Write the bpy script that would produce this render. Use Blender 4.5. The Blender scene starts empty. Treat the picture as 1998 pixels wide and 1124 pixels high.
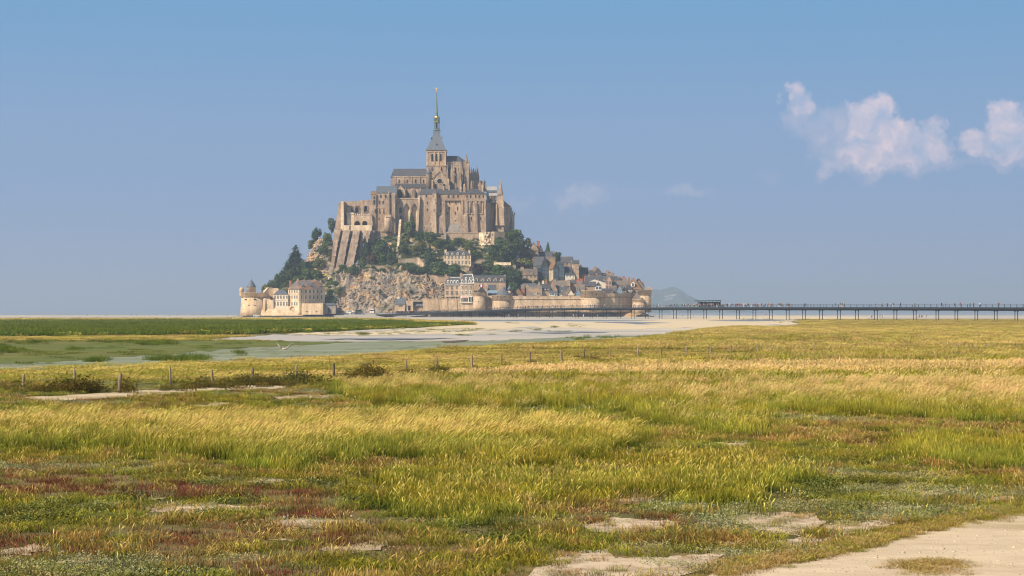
import bpy, math, random
from mathutils import Vector, Matrix, noise
import numpy as np
R = math.radians
random.seed(7)
SC = bpy.context.scene
COL = SC.collection

# ------------------------------------------------------------------ camera
F = 3330.0      # focal length in photo pixels (1998 wide)
HC = 3.2        # camera height
HY = 609.0      # horizon row
cam_d = bpy.data.cameras.new("camera"); cam = bpy.data.objects.new("camera", cam_d); COL.objects.link(cam)
cam_d.sensor_width = 36.0; cam_d.lens = F/1998*36; cam_d.shift_y = 47/1998
cam_d.clip_start = 0.5; cam_d.clip_end = 60000
cam.location = (0, 0, HC); cam.rotation_euler = (R(90), 0, 0)
SC.camera = cam
def X(px, Y): return (px-999)/F*Y
def Z(py, Y): return HC+(HY-py)/F*Y
def GY(py): return HC*F/max(py-HY, .3)       # ground distance of an image row
def G(px, py): y = GY(py); return X(px, y), y

# ------------------------------------------------------------------ light
SUN_AZ, SUN_EL = R(-50), R(36)   # azimuth measured from the direction back to the camera, to the left
sd = Vector((math.sin(SUN_AZ)*math.cos(SUN_EL), -math.cos(SUN_AZ)*math.cos(SUN_EL), math.sin(SUN_EL)))
sun_d = bpy.data.lights.new("sun", 'SUN'); sun = bpy.data.objects.new("sun", sun_d); COL.objects.link(sun)
sun_d.energy = 5.0; sun_d.angle = R(.53); sun_d.color = (1, .87, .68)
sun.rotation_euler = sd.to_track_quat('Z', 'Y').to_euler()

W = bpy.data.worlds.new("World"); SC.world = W; W.use_nodes = True
wt = W.node_tree; wn, wl = wt.nodes, wt.links; wn.clear()
def N(nodes, t, **k):
    n = nodes.new(t)
    for a, v in k.items(): setattr(n, a, v)
    return n
wo = N(wn, 'ShaderNodeOutputWorld'); bg = N(wn, 'ShaderNodeBackground'); sky = N(wn, 'ShaderNodeTexSky')
sky.sky_type = 'NISHITA'; sky.sun_disc = False; sky.sun_elevation = SUN_EL
sky.sun_rotation = math.atan2(sd.x, sd.y); sky.air_density = 1.0; sky.dust_density = 1.2; sky.ozone_density = 3.5
bg.inputs['Strength'].default_value = .072
tc = N(wn, 'ShaderNodeTexCoord'); sep = N(wn, 'ShaderNodeSeparateXYZ'); wl.new(tc.outputs['Generated'], sep.inputs[0])
# tint of the hazy summer sky by elevation
ramp = N(wn, 'ShaderNodeValToRGB'); ramp.color_ramp.interpolation = 'EASE'
mr = N(wn, 'ShaderNodeMapRange'); mr.inputs[1].default_value = 0; mr.inputs[2].default_value = .22
wl.new(sep.outputs['Z'], mr.inputs[0]); wl.new(mr.outputs[0], ramp.inputs[0])
SKY_LO, SKY_MID, SKY_HI = (3.55, 4.25, 6.2, 1), (2.75, 4.15, 6.6, 1), (1.8, 3.95, 6.7, 1)
e = ramp.color_ramp.elements
e[0].position = 0; e[0].color = SKY_LO; e[1].position = .86; e[1].color = SKY_HI
m_ = e.new(.36); m_.color = SKY_MID
low = N(wn, 'ShaderNodeMix', data_type='RGBA'); mr2 = N(wn, 'ShaderNodeMapRange'); mr2.inputs[1].default_value = .18; mr2.inputs[2].default_value = .5
wl.new(sep.outputs['Z'], mr2.inputs[0]); wl.new(mr2.outputs[0], low.inputs['Factor'])
wl.new(ramp.outputs[0], low.inputs['A']); wl.new(sky.outputs[0], low.inputs['B'])
# cumulus far out over the bay: blobs of noise in view direction, each (px, py, half width, half height, strength)
u = N(wn, 'ShaderNodeMath', operation='DIVIDE'); wl.new(sep.outputs['X'], u.inputs[0]); wl.new(sep.outputs['Y'], u.inputs[1])
v = N(wn, 'ShaderNodeMath', operation='DIVIDE'); wl.new(sep.outputs['Z'], v.inputs[0]); wl.new(sep.outputs['Y'], v.inputs[1])
uv = N(wn, 'ShaderNodeCombineXYZ'); wl.new(u.outputs[0], uv.inputs[0]); wl.new(v.outputs[0], uv.inputs[1])
def wnoise(scale, detail, rough, off=0.0, dist=0.0):
    n = N(wn, 'ShaderNodeTexNoise'); n.inputs['Scale'].default_value = scale; n.inputs['Detail'].default_value = detail
    n.inputs['Roughness'].default_value = rough; n.inputs['Distortion'].default_value = dist
    mp = N(wn, 'ShaderNodeMapping'); mp.inputs['Location'].default_value = (off, off*.7, 0); wl.new(uv.outputs[0], mp.inputs[0]); wl.new(mp.outputs[0], n.inputs['Vector'])
    return n.outputs['Fac']
def wm(op, a, b=None, clamp=False):
    n = N(wn, 'ShaderNodeMath', operation=op); n.use_clamp = clamp
    for i, q in enumerate((a, b)):
        if q is None: continue
        if isinstance(q, (int, float)): n.inputs[i].default_value = q
        else: wl.new(q, n.inputs[i])
    return n.outputs[0]
nz_x = wm('MULTIPLY', wm('SUBTRACT', wnoise(60, 5, .62, 3.1), .5), .030)
nz_y = wm('MULTIPLY', wm('SUBTRACT', wnoise(60, 5, .62, 7.7), .5), .030)
uu = wm('ADD', u.outputs[0], nz_x); vv = wm('ADD', v.outputs[0], nz_y)
blobs = [(1712, 214, 36, 34, 1), (1688, 250, 42, 42, 1), (1735, 262, 50, 44, 1), (1700, 296, 78, 38, .95), (1770, 290, 70, 34, .9), (1816, 262, 26, 36, .75),
         (1822, 292, 34, 26, .8), (1556, 196, 24, 28, .75), (1558, 228, 34, 34, .5), (1610, 250, 62, 40, .5), (1645, 284, 60, 40, .6), (1618, 322, 36, 26, .6), (1700, 322, 110, 24, .5), (1790, 318, 80, 16, .4),
         (1958, 228, 32, 34, 1), (1975, 262, 46, 36, 1), (1925, 282, 52, 26, .8), (1990, 285, 60, 30, .85), (1975, 315, 90, 16, .3),
         (1130, 388, 46, 18, .5), (1160, 372, 28, 14, .45), (1330, 375, 44, 14, .42), (1230, 382, 40, 12, .1), (1015, 396, 30, 10, .18), (1500, 348, 34, 12, .1), (2060, 240, 60, 60, .9)]
tot = None
for bx_, by_, rx, ry, st in blobs:
    cu, cv = (bx_-999)/F, (HY-by_)/F
    d = wm('ADD', wm('POWER', wm('ABSOLUTE', wm('DIVIDE', wm('SUBTRACT', uu, cu), rx*1.25/F)), 2.0), wm('POWER', wm('ABSOLUTE', wm('DIVIDE', wm('SUBTRACT', vv, cv), ry*1.25/F)), 2.0))
    q = wm('MULTIPLY', wm('MULTIPLY', wm('SUBTRACT', 1.0, d, True), 1.5 if st > .6 else .95), st)
    q = wm('MULTIPLY', wm('MINIMUM', wm('DIVIDE', q, st), 1.0), st)
    tot = q if tot is None else wm('MAXIMUM', tot, q)
infront = wm('GREATER_THAN', sep.outputs['Y'], 0.0)
tot = wm('MULTIPLY', tot, infront)
lump = wnoise(75, 6, .6, 1.3, .5)
cfac = wm('MULTIPLY', tot, wm('ADD', .45, wm('MULTIPLY', lump, .45)), True)
cfac = wm('MULTIPLY', cfac, 1.0)
ccol = N(wn, 'ShaderNodeMix', data_type='RGBA'); ccol.inputs['A'].default_value = (5.4, 6.0, 7.9, 1); ccol.inputs['B'].default_value = (10.2, 8.0, 8.3, 1)
wl.new(wm('MULTIPLY', wm('SUBTRACT', lump, .34), 3.0, True), ccol.inputs['Factor'])
cm = N(wn, 'ShaderNodeMix', data_type='RGBA'); wl.new(cfac, cm.inputs['Factor']); wl.new(low.outputs['Result'], cm.inputs['A']); wl.new(ccol.outputs['Result'], cm.inputs['B'])
wl.new(cm.outputs['Result'], bg.inputs['Color']); wl.new(bg.outputs[0], wo.inputs[0])

SC.view_settings.view_transform = 'Standard'; SC.view_settings.look = 'None'; SC.view_settings.exposure = 0.40; SC.view_settings.gamma = 1
SC.view_settings.use_curve_mapping = False
SC.cycles.filter_width = 1.15; SC.cycles.max_bounces = 6; SC.cycles.transparent_max_bounces = 8; SC.cycles.volume_bounces = 0; SC.cycles.diffuse_bounces = 2

# ------------------------------------------------------------------ materials
MATS = {}
def mat(name, col, col2=None, scale=.4, rough=.9, bump=0.0, bscale=None, detail=5, metallic=0.0, stretch=(1, 1, 1), contrast=(.35, .65), extra=None, obj_rand=0.0, spec=.3):
    """noise-mixed principled material in object space"""
    if name in MATS: return MATS[name]
    m = bpy.data.materials.new(name); m.use_nodes = True; t = m.node_tree; n, l = t.nodes, t.links
    b = n['Principled BSDF']; b.inputs['Roughness'].default_value = rough; b.inputs['Metallic'].default_value = metallic
    b.inputs['Specular IOR Level'].default_value = spec
    geo = N(n, 'ShaderNodeNewGeometry'); mp = N(n, 'ShaderNodeMapping'); mp.inputs['Scale'].default_value = stretch
    l.new(geo.outputs['Position'], mp.inputs[0])
    tex = N(n, 'ShaderNodeTexNoise'); tex.inputs['Scale'].default_value = scale; tex.inputs['Detail'].default_value = detail; tex.inputs['Roughness'].default_value = .65
    l.new(mp.outputs[0], tex.inputs['Vector'])
    cr = N(n, 'ShaderNodeValToRGB'); l.new(tex.outputs['Fac'], cr.inputs[0])
    cr.color_ramp.elements[0].position = contrast[0]; cr.color_ramp.elements[1].position = contrast[1]
    c2 = col2 or tuple(c*.75 for c in col)
    cr.color_ramp.elements[0].color = (*c2, 1); cr.color_ramp.elements[1].color = (*col, 1)
    if extra:      # a third colour in patches of a larger noise
        t2 = N(n, 'ShaderNodeTexNoise'); t2.inputs['Scale'].default_value = extra[1]; t2.inputs['Detail'].default_value = 4; l.new(mp.outputs[0], t2.inputs['Vector'])
        r2 = N(n, 'ShaderNodeMapRange'); r2.inputs[1].default_value = extra[2]; r2.inputs[2].default_value = extra[3]; l.new(t2.outputs['Fac'], r2.inputs[0])
        mx = N(n, 'ShaderNodeMix', data_type='RGBA'); l.new(r2.outputs[0], mx.inputs['Factor']); l.new(cr.outputs[0], mx.inputs['A']); mx.inputs['B'].default_value = (*extra[0], 1)
        out = mx.outputs['Result']
    else: out = cr.outputs[0]
    if obj_rand:
        oi = N(n, 'ShaderNodeObjectInfo'); hs = N(n, 'ShaderNodeHueSaturation'); r3 = N(n, 'ShaderNodeMapRange'); r3.inputs[3].default_value = 1-obj_rand; r3.inputs[4].default_value = 1+obj_rand
        l.new(oi.outputs['Random'], r3.inputs[0]); l.new(r3.outputs[0], hs.inputs['Value']); l.new(out, hs.inputs['Color']); out = hs.outputs[0]
    l.new(out, b.inputs['Base Color'])
    if bump:
        tb = N(n, 'ShaderNodeTexNoise'); tb.inputs['Scale'].default_value = bscale or scale*4; tb.inputs['Detail'].default_value = 6; l.new(mp.outputs[0], tb.inputs['Vector'])
        bp = N(n, 'ShaderNodeBump'); bp.inputs['Strength'].default_value = min(1, bump); bp.inputs['Distance'].default_value = max(.2, bump); l.new(tb.outputs['Fac'], bp.inputs['Height']); l.new(bp.outputs[0], b.inputs['Normal'])
    MATS[name] = m
    return m
def stone(name, col, col2, orange=None):
    """coursed granite: brick courses at two sizes, stained by noise"""
    m = mat(name, col, col2, scale=.30, bump=.5, bscale=1.1, detail=8, contrast=(.36, .62), extra=(orange or tuple(c*.7 for c in col), .09, .55, .75), stretch=(1, 1, .55))
    n, l = m.node_tree.nodes, m.node_tree.links; b = n['Principled BSDF']
    src = b.inputs['Base Color'].links[0].from_socket
    geo = N(n, 'ShaderNodeNewGeometry'); s = N(n, 'ShaderNodeSeparateXYZ'); l.new(geo.outputs['Position'], s.inputs[0])
    ad = N(n, 'ShaderNodeMath', operation='ADD'); l.new(s.outputs[0], ad.inputs[0]); l.new(s.outputs[1], ad.inputs[1])
    cb = N(n, 'ShaderNodeCombineXYZ'); l.new(ad.outputs[0], cb.inputs[0]); l.new(s.outputs[2], cb.inputs[1])
    br = N(n, 'ShaderNodeTexBrick'); br.inputs['Scale'].default_value = .55; br.inputs['Mortar Size'].default_value = .03; br.inputs['Color1'].default_value = (.72, .72, .74, 1)
    br.inputs['Color2'].default_value = (1.18, 1.14, 1.1, 1); br.inputs['Mortar'].default_value = (.7, .66, .6, 1); l.new(cb.outputs[0], br.inputs['Vector'])
    mx = N(n, 'ShaderNodeMix', data_type='RGBA', blend_type='MULTIPLY'); mx.inputs['Factor'].default_value = .75
    l.new(src, mx.inputs['A']); l.new(br.outputs['Color'], mx.inputs['B'])
    # water streaks running down the walls
    st = N(n, 'ShaderNodeTexNoise'); st.inputs['Scale'].default_value = 1; mp = N(n, 'ShaderNodeMapping'); mp.inputs['Scale'].default_value = (.45, .45, .09); l.new(geo.outputs['Position'], mp.inputs[0]); l.new(mp.outputs[0], st.inputs['Vector'])
    rr = N(n, 'ShaderNodeMapRange'); rr.inputs[1].default_value = .4; rr.inputs[2].default_value = .66; rr.inputs[3].default_value = 1.08; rr.inputs[4].default_value = .80; l.new(st.outputs['Fac'], rr.inputs[0])
    m2 = N(n, 'ShaderNodeMix', data_type='RGBA', blend_type='MULTIPLY'); m2.inputs['Factor'].default_value = 1; l.new(mx.outputs['Result'], m2.inputs['A']); l.new(rr.outputs[0], m2.inputs['B'])
    l.new(m2.outputs['Result'], b.inputs['Base Color'])
    return m
ABBEY = stone('abbey_granite', (.50, .375, .27), (.25, .185, .14), (.36, .235, .15))
ABBEY_L = stone('abbey_granite_light', (.62, .47, .33), (.40, .30, .21), (.48, .32, .19))
RAMP = stone('rampart_granite', (.63, .475, .32), (.43, .325, .22), (.48, .335, .20))
FORT = stone('fort_granite', (.78, .60, .40), (.62, .46, .29), (.62, .42, .23))
BUTT = stone('buttress_stone', (.50, .37, .27), (.25, .19, .15), (.46, .29, .18))
HOUSE = stone('house_granite', (.50, .37, .25), (.30, .22, .155))
PALE = stone('pale_ashlar', (.80, .65, .46), (.68, .53, .36))
GREYST = stone('grey_granite', (.34, .30, .26), (.22, .19, .17))
PLASTER = mat('plaster', (.74, .67, .55), (.62, .55, .44), .5, bump=.05)
SLATE = mat('slate', (.095, .095, .102), (.048, .05, .06), .8, rough=.6, bump=.12, bscale=2.5, obj_rand=.2, spec=.45)
SLATE_L = mat('slate_light', (.135, .15, .175), (.085, .10, .12), .8, rough=.6, bump=.12, bscale=2.5, spec=.45)
SLATE_W = mat('weathered_slate', (.22, .165, .12), (.11, .10, .10), .5, rough=.7, bump=.12, bscale=2.5, extra=((.30, .20, .10), .15, .5, .62), obj_rand=.18)
SLATE_O = mat('rusty_slate', (.19, .15, .13), (.12, .115, .12), .4, rough=.7, bump=.1, bscale=2.5, extra=((.36, .18, .07), .10, .46, .6), stretch=(1, 1, 2.4))
TILE = mat('brown_tile', (.30, .17, .085), (.17, .10, .06), .6, bump=.15, bscale=2.5)
GLASS = mat('dark_glass', (.008, .010, .014), (.014, .016, .022), .3, rough=.3)
VOID = mat('dark_opening', (.02, .018, .018), (.03, .025, .02), .3)
WHITE = mat('white_paint', (.8, .78, .74), (.68, .66, .62), .7)
REDBR = mat('red_brick', (.42, .15, .08), (.30, .11, .07), 1.0, bump=.1)
TIMBER = mat('dark_timber', (.055, .055, .06), (.03, .03, .035), .8)
BLUEP = mat('blue_paint', (.22, .33, .42), (.15, .24, .32), .8)
COPPER = mat('copper_green', (.13, .22, .17), (.07, .12, .10), .8, rough=.6, extra=((.24, .22, .10), .5, .5, .7))
GOLD = mat('gold_leaf', (.90, .60, .16), (.7, .42, .1), 1, rough=.5, metallic=1)
LEAD = mat('lead', (.15, .17, .21), (.10, .115, .14), 1, rough=.5, obj_rand=.05)
STEEL = mat('dark_steel', (.02, .03, .042), (.013, .02, .03), 1, rough=.5)
WOODP = mat('post_wood', (.30, .23, .16), (.14, .10, .07), 5, bump=.02, stretch=(3, 3, .5), obj_rand=.45)
BARK = mat('bark', (.10, .075, .05), (.05, .04, .03), 2, bump=.05)

# ------------------------------------------------------------------ mesh builder
class MB:
    def __init__(s): s.v = []; s.f = []; s.m = []; s.sm = []
    def face(s, pts, m=0, smooth=False):
        i = len(s.v); s.v += [tuple(p) for p in pts]; s.f.append(tuple(range(i, i+len(pts)))); s.m.append(m); s.sm.append(smooth)
    def grid(s, rings, m=0, closed=True, smooth=False, cap0=False, cap1=False):
        i = len(s.v); n = len(rings[0])
        for r in rings: s.v += [tuple(p) for p in r]
        for a in range(len(rings)-1):
            for b in range(n if closed else n-1):
                c = (b+1) % n
                s.f.append((i+a*n+b, i+a*n+c, i+(a+1)*n+c, i+(a+1)*n+b)); s.m.append(m); s.sm.append(smooth)
        if cap0: s.f.append(tuple(i+k for k in reversed(range(n)))); s.m.append(m); s.sm.append(False)
        if cap1: s.f.append(tuple(i+(len(rings)-1)*n+k for k in range(n))); s.m.append(m); s.sm.append(False)
    def box(s, x0, x1, y0, y1, z0, z1, m=0):
        a = [(x0, y0), (x1, y0), (x1, y1), (x0, y1)]
        s.grid([[(x, y, z0) for x, y in a], [(x, y, z1) for x, y in a]], m, cap0=True, cap1=True)
    def taper(s, b, z0, t, z1, m=0):
        """frustum from rectangle b=(x0,x1,y0,y1) at z0 to rectangle t at z1"""
        q = lambda r: [(r[0], r[2]), (r[1], r[2]), (r[1], r[3]), (r[0], r[3])]
        s.grid([[(x, y, z0) for x, y in q(b)], [(x, y, z1) for x, y in q(t)]], m, cap0=True, cap1=True)
    def prism(s, poly, y0, y1, m=0):
        """polygon in x,z extruded along y (poly counterclockwise seen from -y)"""
        s.grid([[(x, y1, z) for x, z in poly], [(x, y0, z) for x, z in poly]], m, cap0=True, cap1=True)
    def plan(s, poly, z0, z1, m=0):
        s.grid([[(x, y, z0) for x, y in poly], [(x, y, z1) for x, y in poly]], m, cap0=True, cap1=True)
    def lathe(s, cx, cy, prof, n=20, m=0, smooth=True, ph=0.0, cap0=True, cap1=True):
        rings = [[(cx+r*math.cos(ph+2*math.pi*k/n), cy+r*math.sin(ph+2*math.pi*k/n), z) for k in range(n)] for r, z in prof]
        s.grid(rings, m, smooth=smooth, cap0=cap0, cap1=cap1)
    def tube(s, p, q, r0, r1=None, n=6, m=0):
        p, q = Vector(p), Vector(q); r1 = r0 if r1 is None else r1
        d = (q-p).normalized(); a = d.orthogonal().normalized(); b = d.cross(a)
        s.grid([[tuple(c+(a*math.cos(2*math.pi*k/n)+b*math.sin(2*math.pi*k/n))*r) for k in range(n)] for c, r in ((p, r0), (q, r1))], m, smooth=n > 5, cap0=True, cap1=True)
    def gable(s, x0, x1, y0, y1, z0, z1, along='x', m=0, hip=0.0, over=0.0, mg=None):
        """roof solid: ridge along x or y; hip = how far the ridge ends are drawn in"""
        x0 -= over; x1 += over; y0 -= over; y1 += over
        if along == 'x':
            ym = (y0+y1)/2; r0, r1 = (x0+hip, ym, z1), (x1-hip, ym, z1)
            a, b, c, d = (x0, y0, z0), (x1, y0, z0), (x1, y1, z0), (x0, y1, z0)
            s.face([a, b, r1, r0], m); s.face([c, d, r0, r1], m); s.face([b, c, r1], m if mg is None or hip else mg); s.face([d, a, r0], m if mg is None or hip else mg); s.face([d, c, b, a], m)
        else:
            xm = (x0+x1)/2; r0, r1 = (xm, y0+hip, z1), (xm, y1-hip, z1)
            a, b, c, d = (x0, y0, z0), (x1, y0, z0), (x1, y1, z0), (x0, y1, z0)
            s.face([b, c, r1, r0], m); s.face([d, a, r0, r1], m); s.face([a, b, r0], m if mg is None or hip else mg); s.face([c, d, r1], m if mg is None or hip else mg); s.face([d, c, b, a], m)
    def build(s, name, mats, parent=None, off=None):
        me = bpy.data.meshes.new(name)
        o3 = off or (0, 0, 0)
        me.from_pydata([(a-o3[0], b-o3[1], c-o3[2]) for a, b, c in s.v], [], s.f)
        if not isinstance(mats, (list, tuple)): mats = [mats]
        for q in mats: me.materials.append(q)
        me.polygons.foreach_set('material_index', s.m); me.polygons.foreach_set('use_smooth', s.sm)
        me.update(); o = bpy.data.objects.new(name, me); COL.objects.link(o)
        if parent: o.parent = parent
        return o
def tag(o, label, cat=None, group=None, kind=None):
    if label: o['label'] = label
    if cat: o['category'] = cat
    if group: o['group'] = group
    if kind: o['kind'] = kind
    return o
class Thing:
    """an Empty at the base; parts are authored in world coordinates (rot=0) or local ones"""
    def __init__(s, name, label, cat, loc, rot=0.0, group=None, local=False):
        s.r = bpy.data.objects.new(name, None); COL.objects.link(s.r); s.r.location = loc; s.r.rotation_euler = (0, 0, rot)
        tag(s.r, label, cat, group); s.off = (0, 0, 0) if local else tuple(loc)
    def part(s, name, mb, mats, parent=None, label=None):
        if not mb.f: return None
        o = mb.build(name, mats, parent or s.r, s.off)
        if label: o['label'] = label
        return o
def copy_tree(o, parent=None):
    c = o.copy(); COL.objects.link(c); c.parent = parent
    for ch in list(o.children): copy_tree(ch, c)
    return c
def struct(o): o['kind'] = 'structure'; return o
def fbm(x, y, s, seed=0.0, oct=4): return noise.fractal(Vector((x*s+seed, y*s-seed, seed*1.7)), .9, 2.0, oct)
# ------------------------------------------------------------------ the flat bay
def interp(pts, x):
    if x <= pts[0][0]: return pts[0][1]
    for (a, b), (c, d) in zip(pts, pts[1:]):
        if x <= c: return b+(d-b)*(x-a)/(c-a)
    return pts[-1][1]
def inpoly(p, poly):
    x, y = p; c = False; j = len(poly)-1
    for i in range(len(poly)):
        xi, yi = poly[i]; xj, yj = poly[j]
        if (yi > y) != (yj > y) and x < (xj-xi)*(y-yi)/(yj-yi)+xi: c = not c
        j = i
    return c
def attr_mat(name, base, rules, bump=.05, bscale=3.0, scale=.5):
    return mat(name, base, rules, scale, bump=bump, bscale=bscale)
GROUND = mat('field_soil', (.20, .16, .055), (.10, .105, .03), .35, bump=.1, bscale=6, extra=((.25, .17, .08), .08, .45, .62), contrast=(.3, .7))
MUD = mat('pale_mud', (.50, .46, .41), (.38, .355, .33), .03, rough=.75, bump=.05, bscale=.8, stretch=(.25, 1, 1), extra=((.64, .56, .42), .012, .47, .58))
ALGAE = mat('algae_mud', (.30, .32, .225), (.19, .215, .13), .16, rough=.8, bump=.06, bscale=1.5, stretch=(.4, 1, 1), extra=((.19, .22, .09), .035, .52, .68))
MARSH = mat('low_marsh', (.165, .185, .035), (.095, .115, .022), .3, bump=.3, bscale=1.6, stretch=(.5, 1, 1), extra=((.19, .15, .035), .03, .5, .7))
SAND = mat('dry_sand', (.74, .62, .42), (.60, .48, .31), .05, bump=.06, bscale=1.0, stretch=(.4, 1, 1), extra=((.46, .38, .27), .05, .56, .75))
PATH = mat('path_dust', (.66, .53, .36), (.50, .39, .25), 1.6, bump=.12, bscale=12, contrast=(.32, .6), stretch=(.35, 1, 1), extra=((.36, .28, .13), .45, .55, .72))
BARE = mat('bare_earth', (.62, .49, .34), (.36, .26, .16), 2.2, bump=.10, bscale=14, contrast=(.38, .56))
WET = mat('wet_flat', (.30, .31, .33), (.38, .37, .35), .01, rough=.35, bump=.01, bscale=.3, stretch=(.3, 1, 1), spec=.5)

g = MB(); xs = [-16000, -5000, -1500, -500, -150, -40, 0, 40, 150, 500, 1500, 5000, 16000]; ys = [-400, -60, 0, 15, 25, 40, 60, 90, 140, 220, 400, 800, 1300, 2500, 6000, 16000]
g.grid([[(x, y, 0) for x in xs] for y in ys], closed=False)
gr = struct(g.build('ground', GROUND)); gr['label'] = 'flat salt meadow ground under the grass'
def jag(poly, amp, seed, step=14):
    """irregular edge: subdivide in plan and push by noise (photo px units along the rows)"""
    out = []
    n = len(poly)
    for i in range(n):
        (x0, y0), (x1, y1) = poly[i], poly[(i+1) % n]
        k = max(1, int(math.hypot(x1-x0, (y1-y0)*3)/step))
        for j in range(k):
            t = j/k; x = x0+(x1-x0)*t; y = y0+(y1-y0)*t
            out.append((x+amp*4*fbm(x, y, .05, seed), y+amp*fbm(x, y, .045, seed+9)*min(1, (y-HY)/25)))
    return out
def sheet(name, polys, z, material, amp=2.0, label=None, step=14):
    import bmesh
    bm = bmesh.new()
    for k, poly in enumerate(polys):
        pts = [G(a, max(b, 610.0)) for a, b in jag(poly, amp, 3.3*k+z*100, step)]
        vs = [bm.verts.new((x, y, z+(.0006 if name == 'bare_sand' else .0015)*min(k, 16))) for x, y in pts]
        f = bm.faces.new(vs)
        if f.normal.z < 0: f.normal_flip()
    bm.normal_update()
    for f in bm.faces:
        if f.normal.z < 0: f.normal_flip()
    bmesh.ops.triangulate(bm, faces=bm.faces[:])
    me = bpy.data.meshes.new(name); bm.to_mesh(me); bm.free(); me.materials.append(material)
    o = bpy.data.objects.new(name, me); COL.objects.link(o); o['kind'] = 'structure'
    if label: o['label'] = label
    return o
# distant wet flats and sea beyond the island
b = MB(); b.grid([[(x, y, .03) for x in (-15900, -3000, 0, 3000, 15900)] for y in (1700, 2500, 4000, 8000, 15900)], closed=False)
struct(b.build('sea', WET))['label'] = 'shallow grey-blue bay water and wet flats at the horizon'
b = MB(); b.grid([[(x, y, .015) for x in (-2600, -600, 0, 600, 2600)] for y in (560, 800, 1100, 1400, 1750)], closed=False)
struct(b.build('tidal_flat', MUD))['label'] = 'pale tidal flat around the island'
MUDPOLY = [(380, 664), (600, 650), (760, 612), (1520, 612), (1500, 640), (1470, 634), (1360, 643), (1320, 655), (1060, 662), (900, 668), (620, 668)]
sheet('mudflat', [[(360, 663), (560, 652), (700, 645), (840, 620), (1000, 622.5), (1700, 622.5), (1470, 640), (1340, 650), (1260, 656), (1060, 662), (900, 667), (620, 667)], [(-400, 662), (0, 661), (140, 659), (380, 657), (420, 664), (150, 667), (0, 669), (-400, 670)]], .030, MUD, 1.6, 'pale dried mud channel between the marsh banks')
sheet('sandbank', [[(1225, 630), (1290, 624), (1420, 618), (1560, 616), (1700, 620), (1640, 632), (1500, 634), (1440, 640), (1330, 637)], [(1010, 633), (1100, 628), (1290, 634), (1400, 640), (1220, 642), (1060, 640)], [(850, 634), (1020, 628), (1080, 634), (960, 644), (820, 644)], [(560, 651), (800, 645), (980, 648), (900, 652), (640, 656)]], .045, SAND, 2.2, 'yellow-white dry sand bank beside the mud')
MARSHPOLY = [(-400, 668), (150, 664), (420, 663), (620, 668), (690, 670), (560, 676), (440, 683), (350, 692), (200, 701), (60, 711), (-400, 718)]
ALGPOLY = [(-400, 738), (0, 731), (320, 716), (620, 701), (840, 684), (980, 674), (1260, 660), (1340, 652), (1120, 659), (900, 667), (600, 667), (380, 666), (-400, 668)]
sheet('algae_flat', [ALGPOLY], .055, ALGAE, 1.8, 'grey-green algae covered mud in front of the channel')
sheet('low_marsh', [MARSHPOLY], .070, MARSH, 3, 'flat olive green marsh plants on the mud')
PATHL = [(40, 777), (180, 768), (330, 760), (450, 753), (570, 749), (566, 757), (440, 763), (330, 770), (200, 778), (90, 783)]
PATHR = [(2100, 985), (1998, 996), (1900, 1010), (1800, 1033), (1690, 1060), (1600, 1082), (1510, 1098), (1400, 1118), (1330, 1150), (1300, 1320), (2300, 1320), (2300, 985)]
sheet('path', [PATHL, PATHR], .012, PATH, 2.0, 'pale dusty footpath through the grass')
BAREP = [[(280, 990), (400, 984), (520, 986), (500, 996), (380, 1002), (300, 1000)], [(530, 1016), (600, 1012), (690, 1018), (640, 1030), (560, 1032)], [(1200, 976), (1250, 970), (1285, 974), (1260, 984), (1210, 985)],
         [(1140, 1024), (1200, 1012), (1330, 1018), (1300, 1032), (1200, 1044), (1150, 1040)], [(1030, 1124), (1100, 1082), (1180, 1070), (1200, 1090), (1290, 1088), (1420, 1078), (1400, 1100), (1290, 1140), (1050, 1170)],
         [(1420, 1010), (1480, 1000), (1580, 1004), (1620, 1020), (1560, 1048), (1500, 1040)], [(1600, 1030), (1700, 1018), (1790, 1000), (1770, 1016), (1700, 1036), (1620, 1050)], [(1790, 961), (1840, 960), (1835, 965), (1795, 966)],
         [(1870, 980), (1970, 968), (1990, 974), (1900, 986)], [(370, 792), (440, 786), (470, 789), (440, 796), (385, 798)], [(520, 776), (600, 772), (700, 770), (640, 777), (560, 781)], [(630, 1070), (760, 1056), (740, 1076), (650, 1086)],
         [(0, 1074), (60, 1066), (110, 1072), (40, 1086), (-20, 1084)], [(1400, 866), (1440, 862), (1480, 868), (1430, 876)], [(480, 940), (540, 934), (600, 940), (520, 948)], [(1500, 1060), (1560, 1052), (1640, 1052), (1600, 1066), (1520, 1074)]]
_r = random.Random(4); extra_ = []; _bb = [(min(q[0] for q in b_)-14, max(q[0] for q in b_)+14, min(q[1] for q in b_)-4, max(q[1] for q in b_)+4) for b_ in BAREP]
def _free(poly):
    a = (min(q[0] for q in poly)-10, max(q[0] for q in poly)+10, min(q[1] for q in poly)-3, max(q[1] for q in poly)+3)
    if any(a[0] < b_[1] and a[1] > b_[0] and a[2] < b_[3] and a[3] > b_[2] for b_ in _bb): return False
    _bb.append(a); return True
for poly in BAREP:
    bx0, bx1 = min(q[0] for q in poly), max(q[0] for q in poly); by0, by1 = min(q[1] for q in poly), max(q[1] for q in poly)
    for _ in range(7 if by0 > 850 else 2):
        cx_, cy_ = _r.uniform(bx0-70, bx1+70), _r.uniform(by0-14, by1+14); w_, h_ = _r.uniform(8, 42)*(cy_-HY)/400, _r.uniform(1.2, 5)*(cy_-HY)/400
        extra_.append([(cx_+w_*math.cos(a*.785)*_r.uniform(.6, 1.2), cy_+h_*math.sin(a*.785)*_r.uniform(.6, 1.2)) for a in range(8)])
_r2 = random.Random(8)
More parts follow.
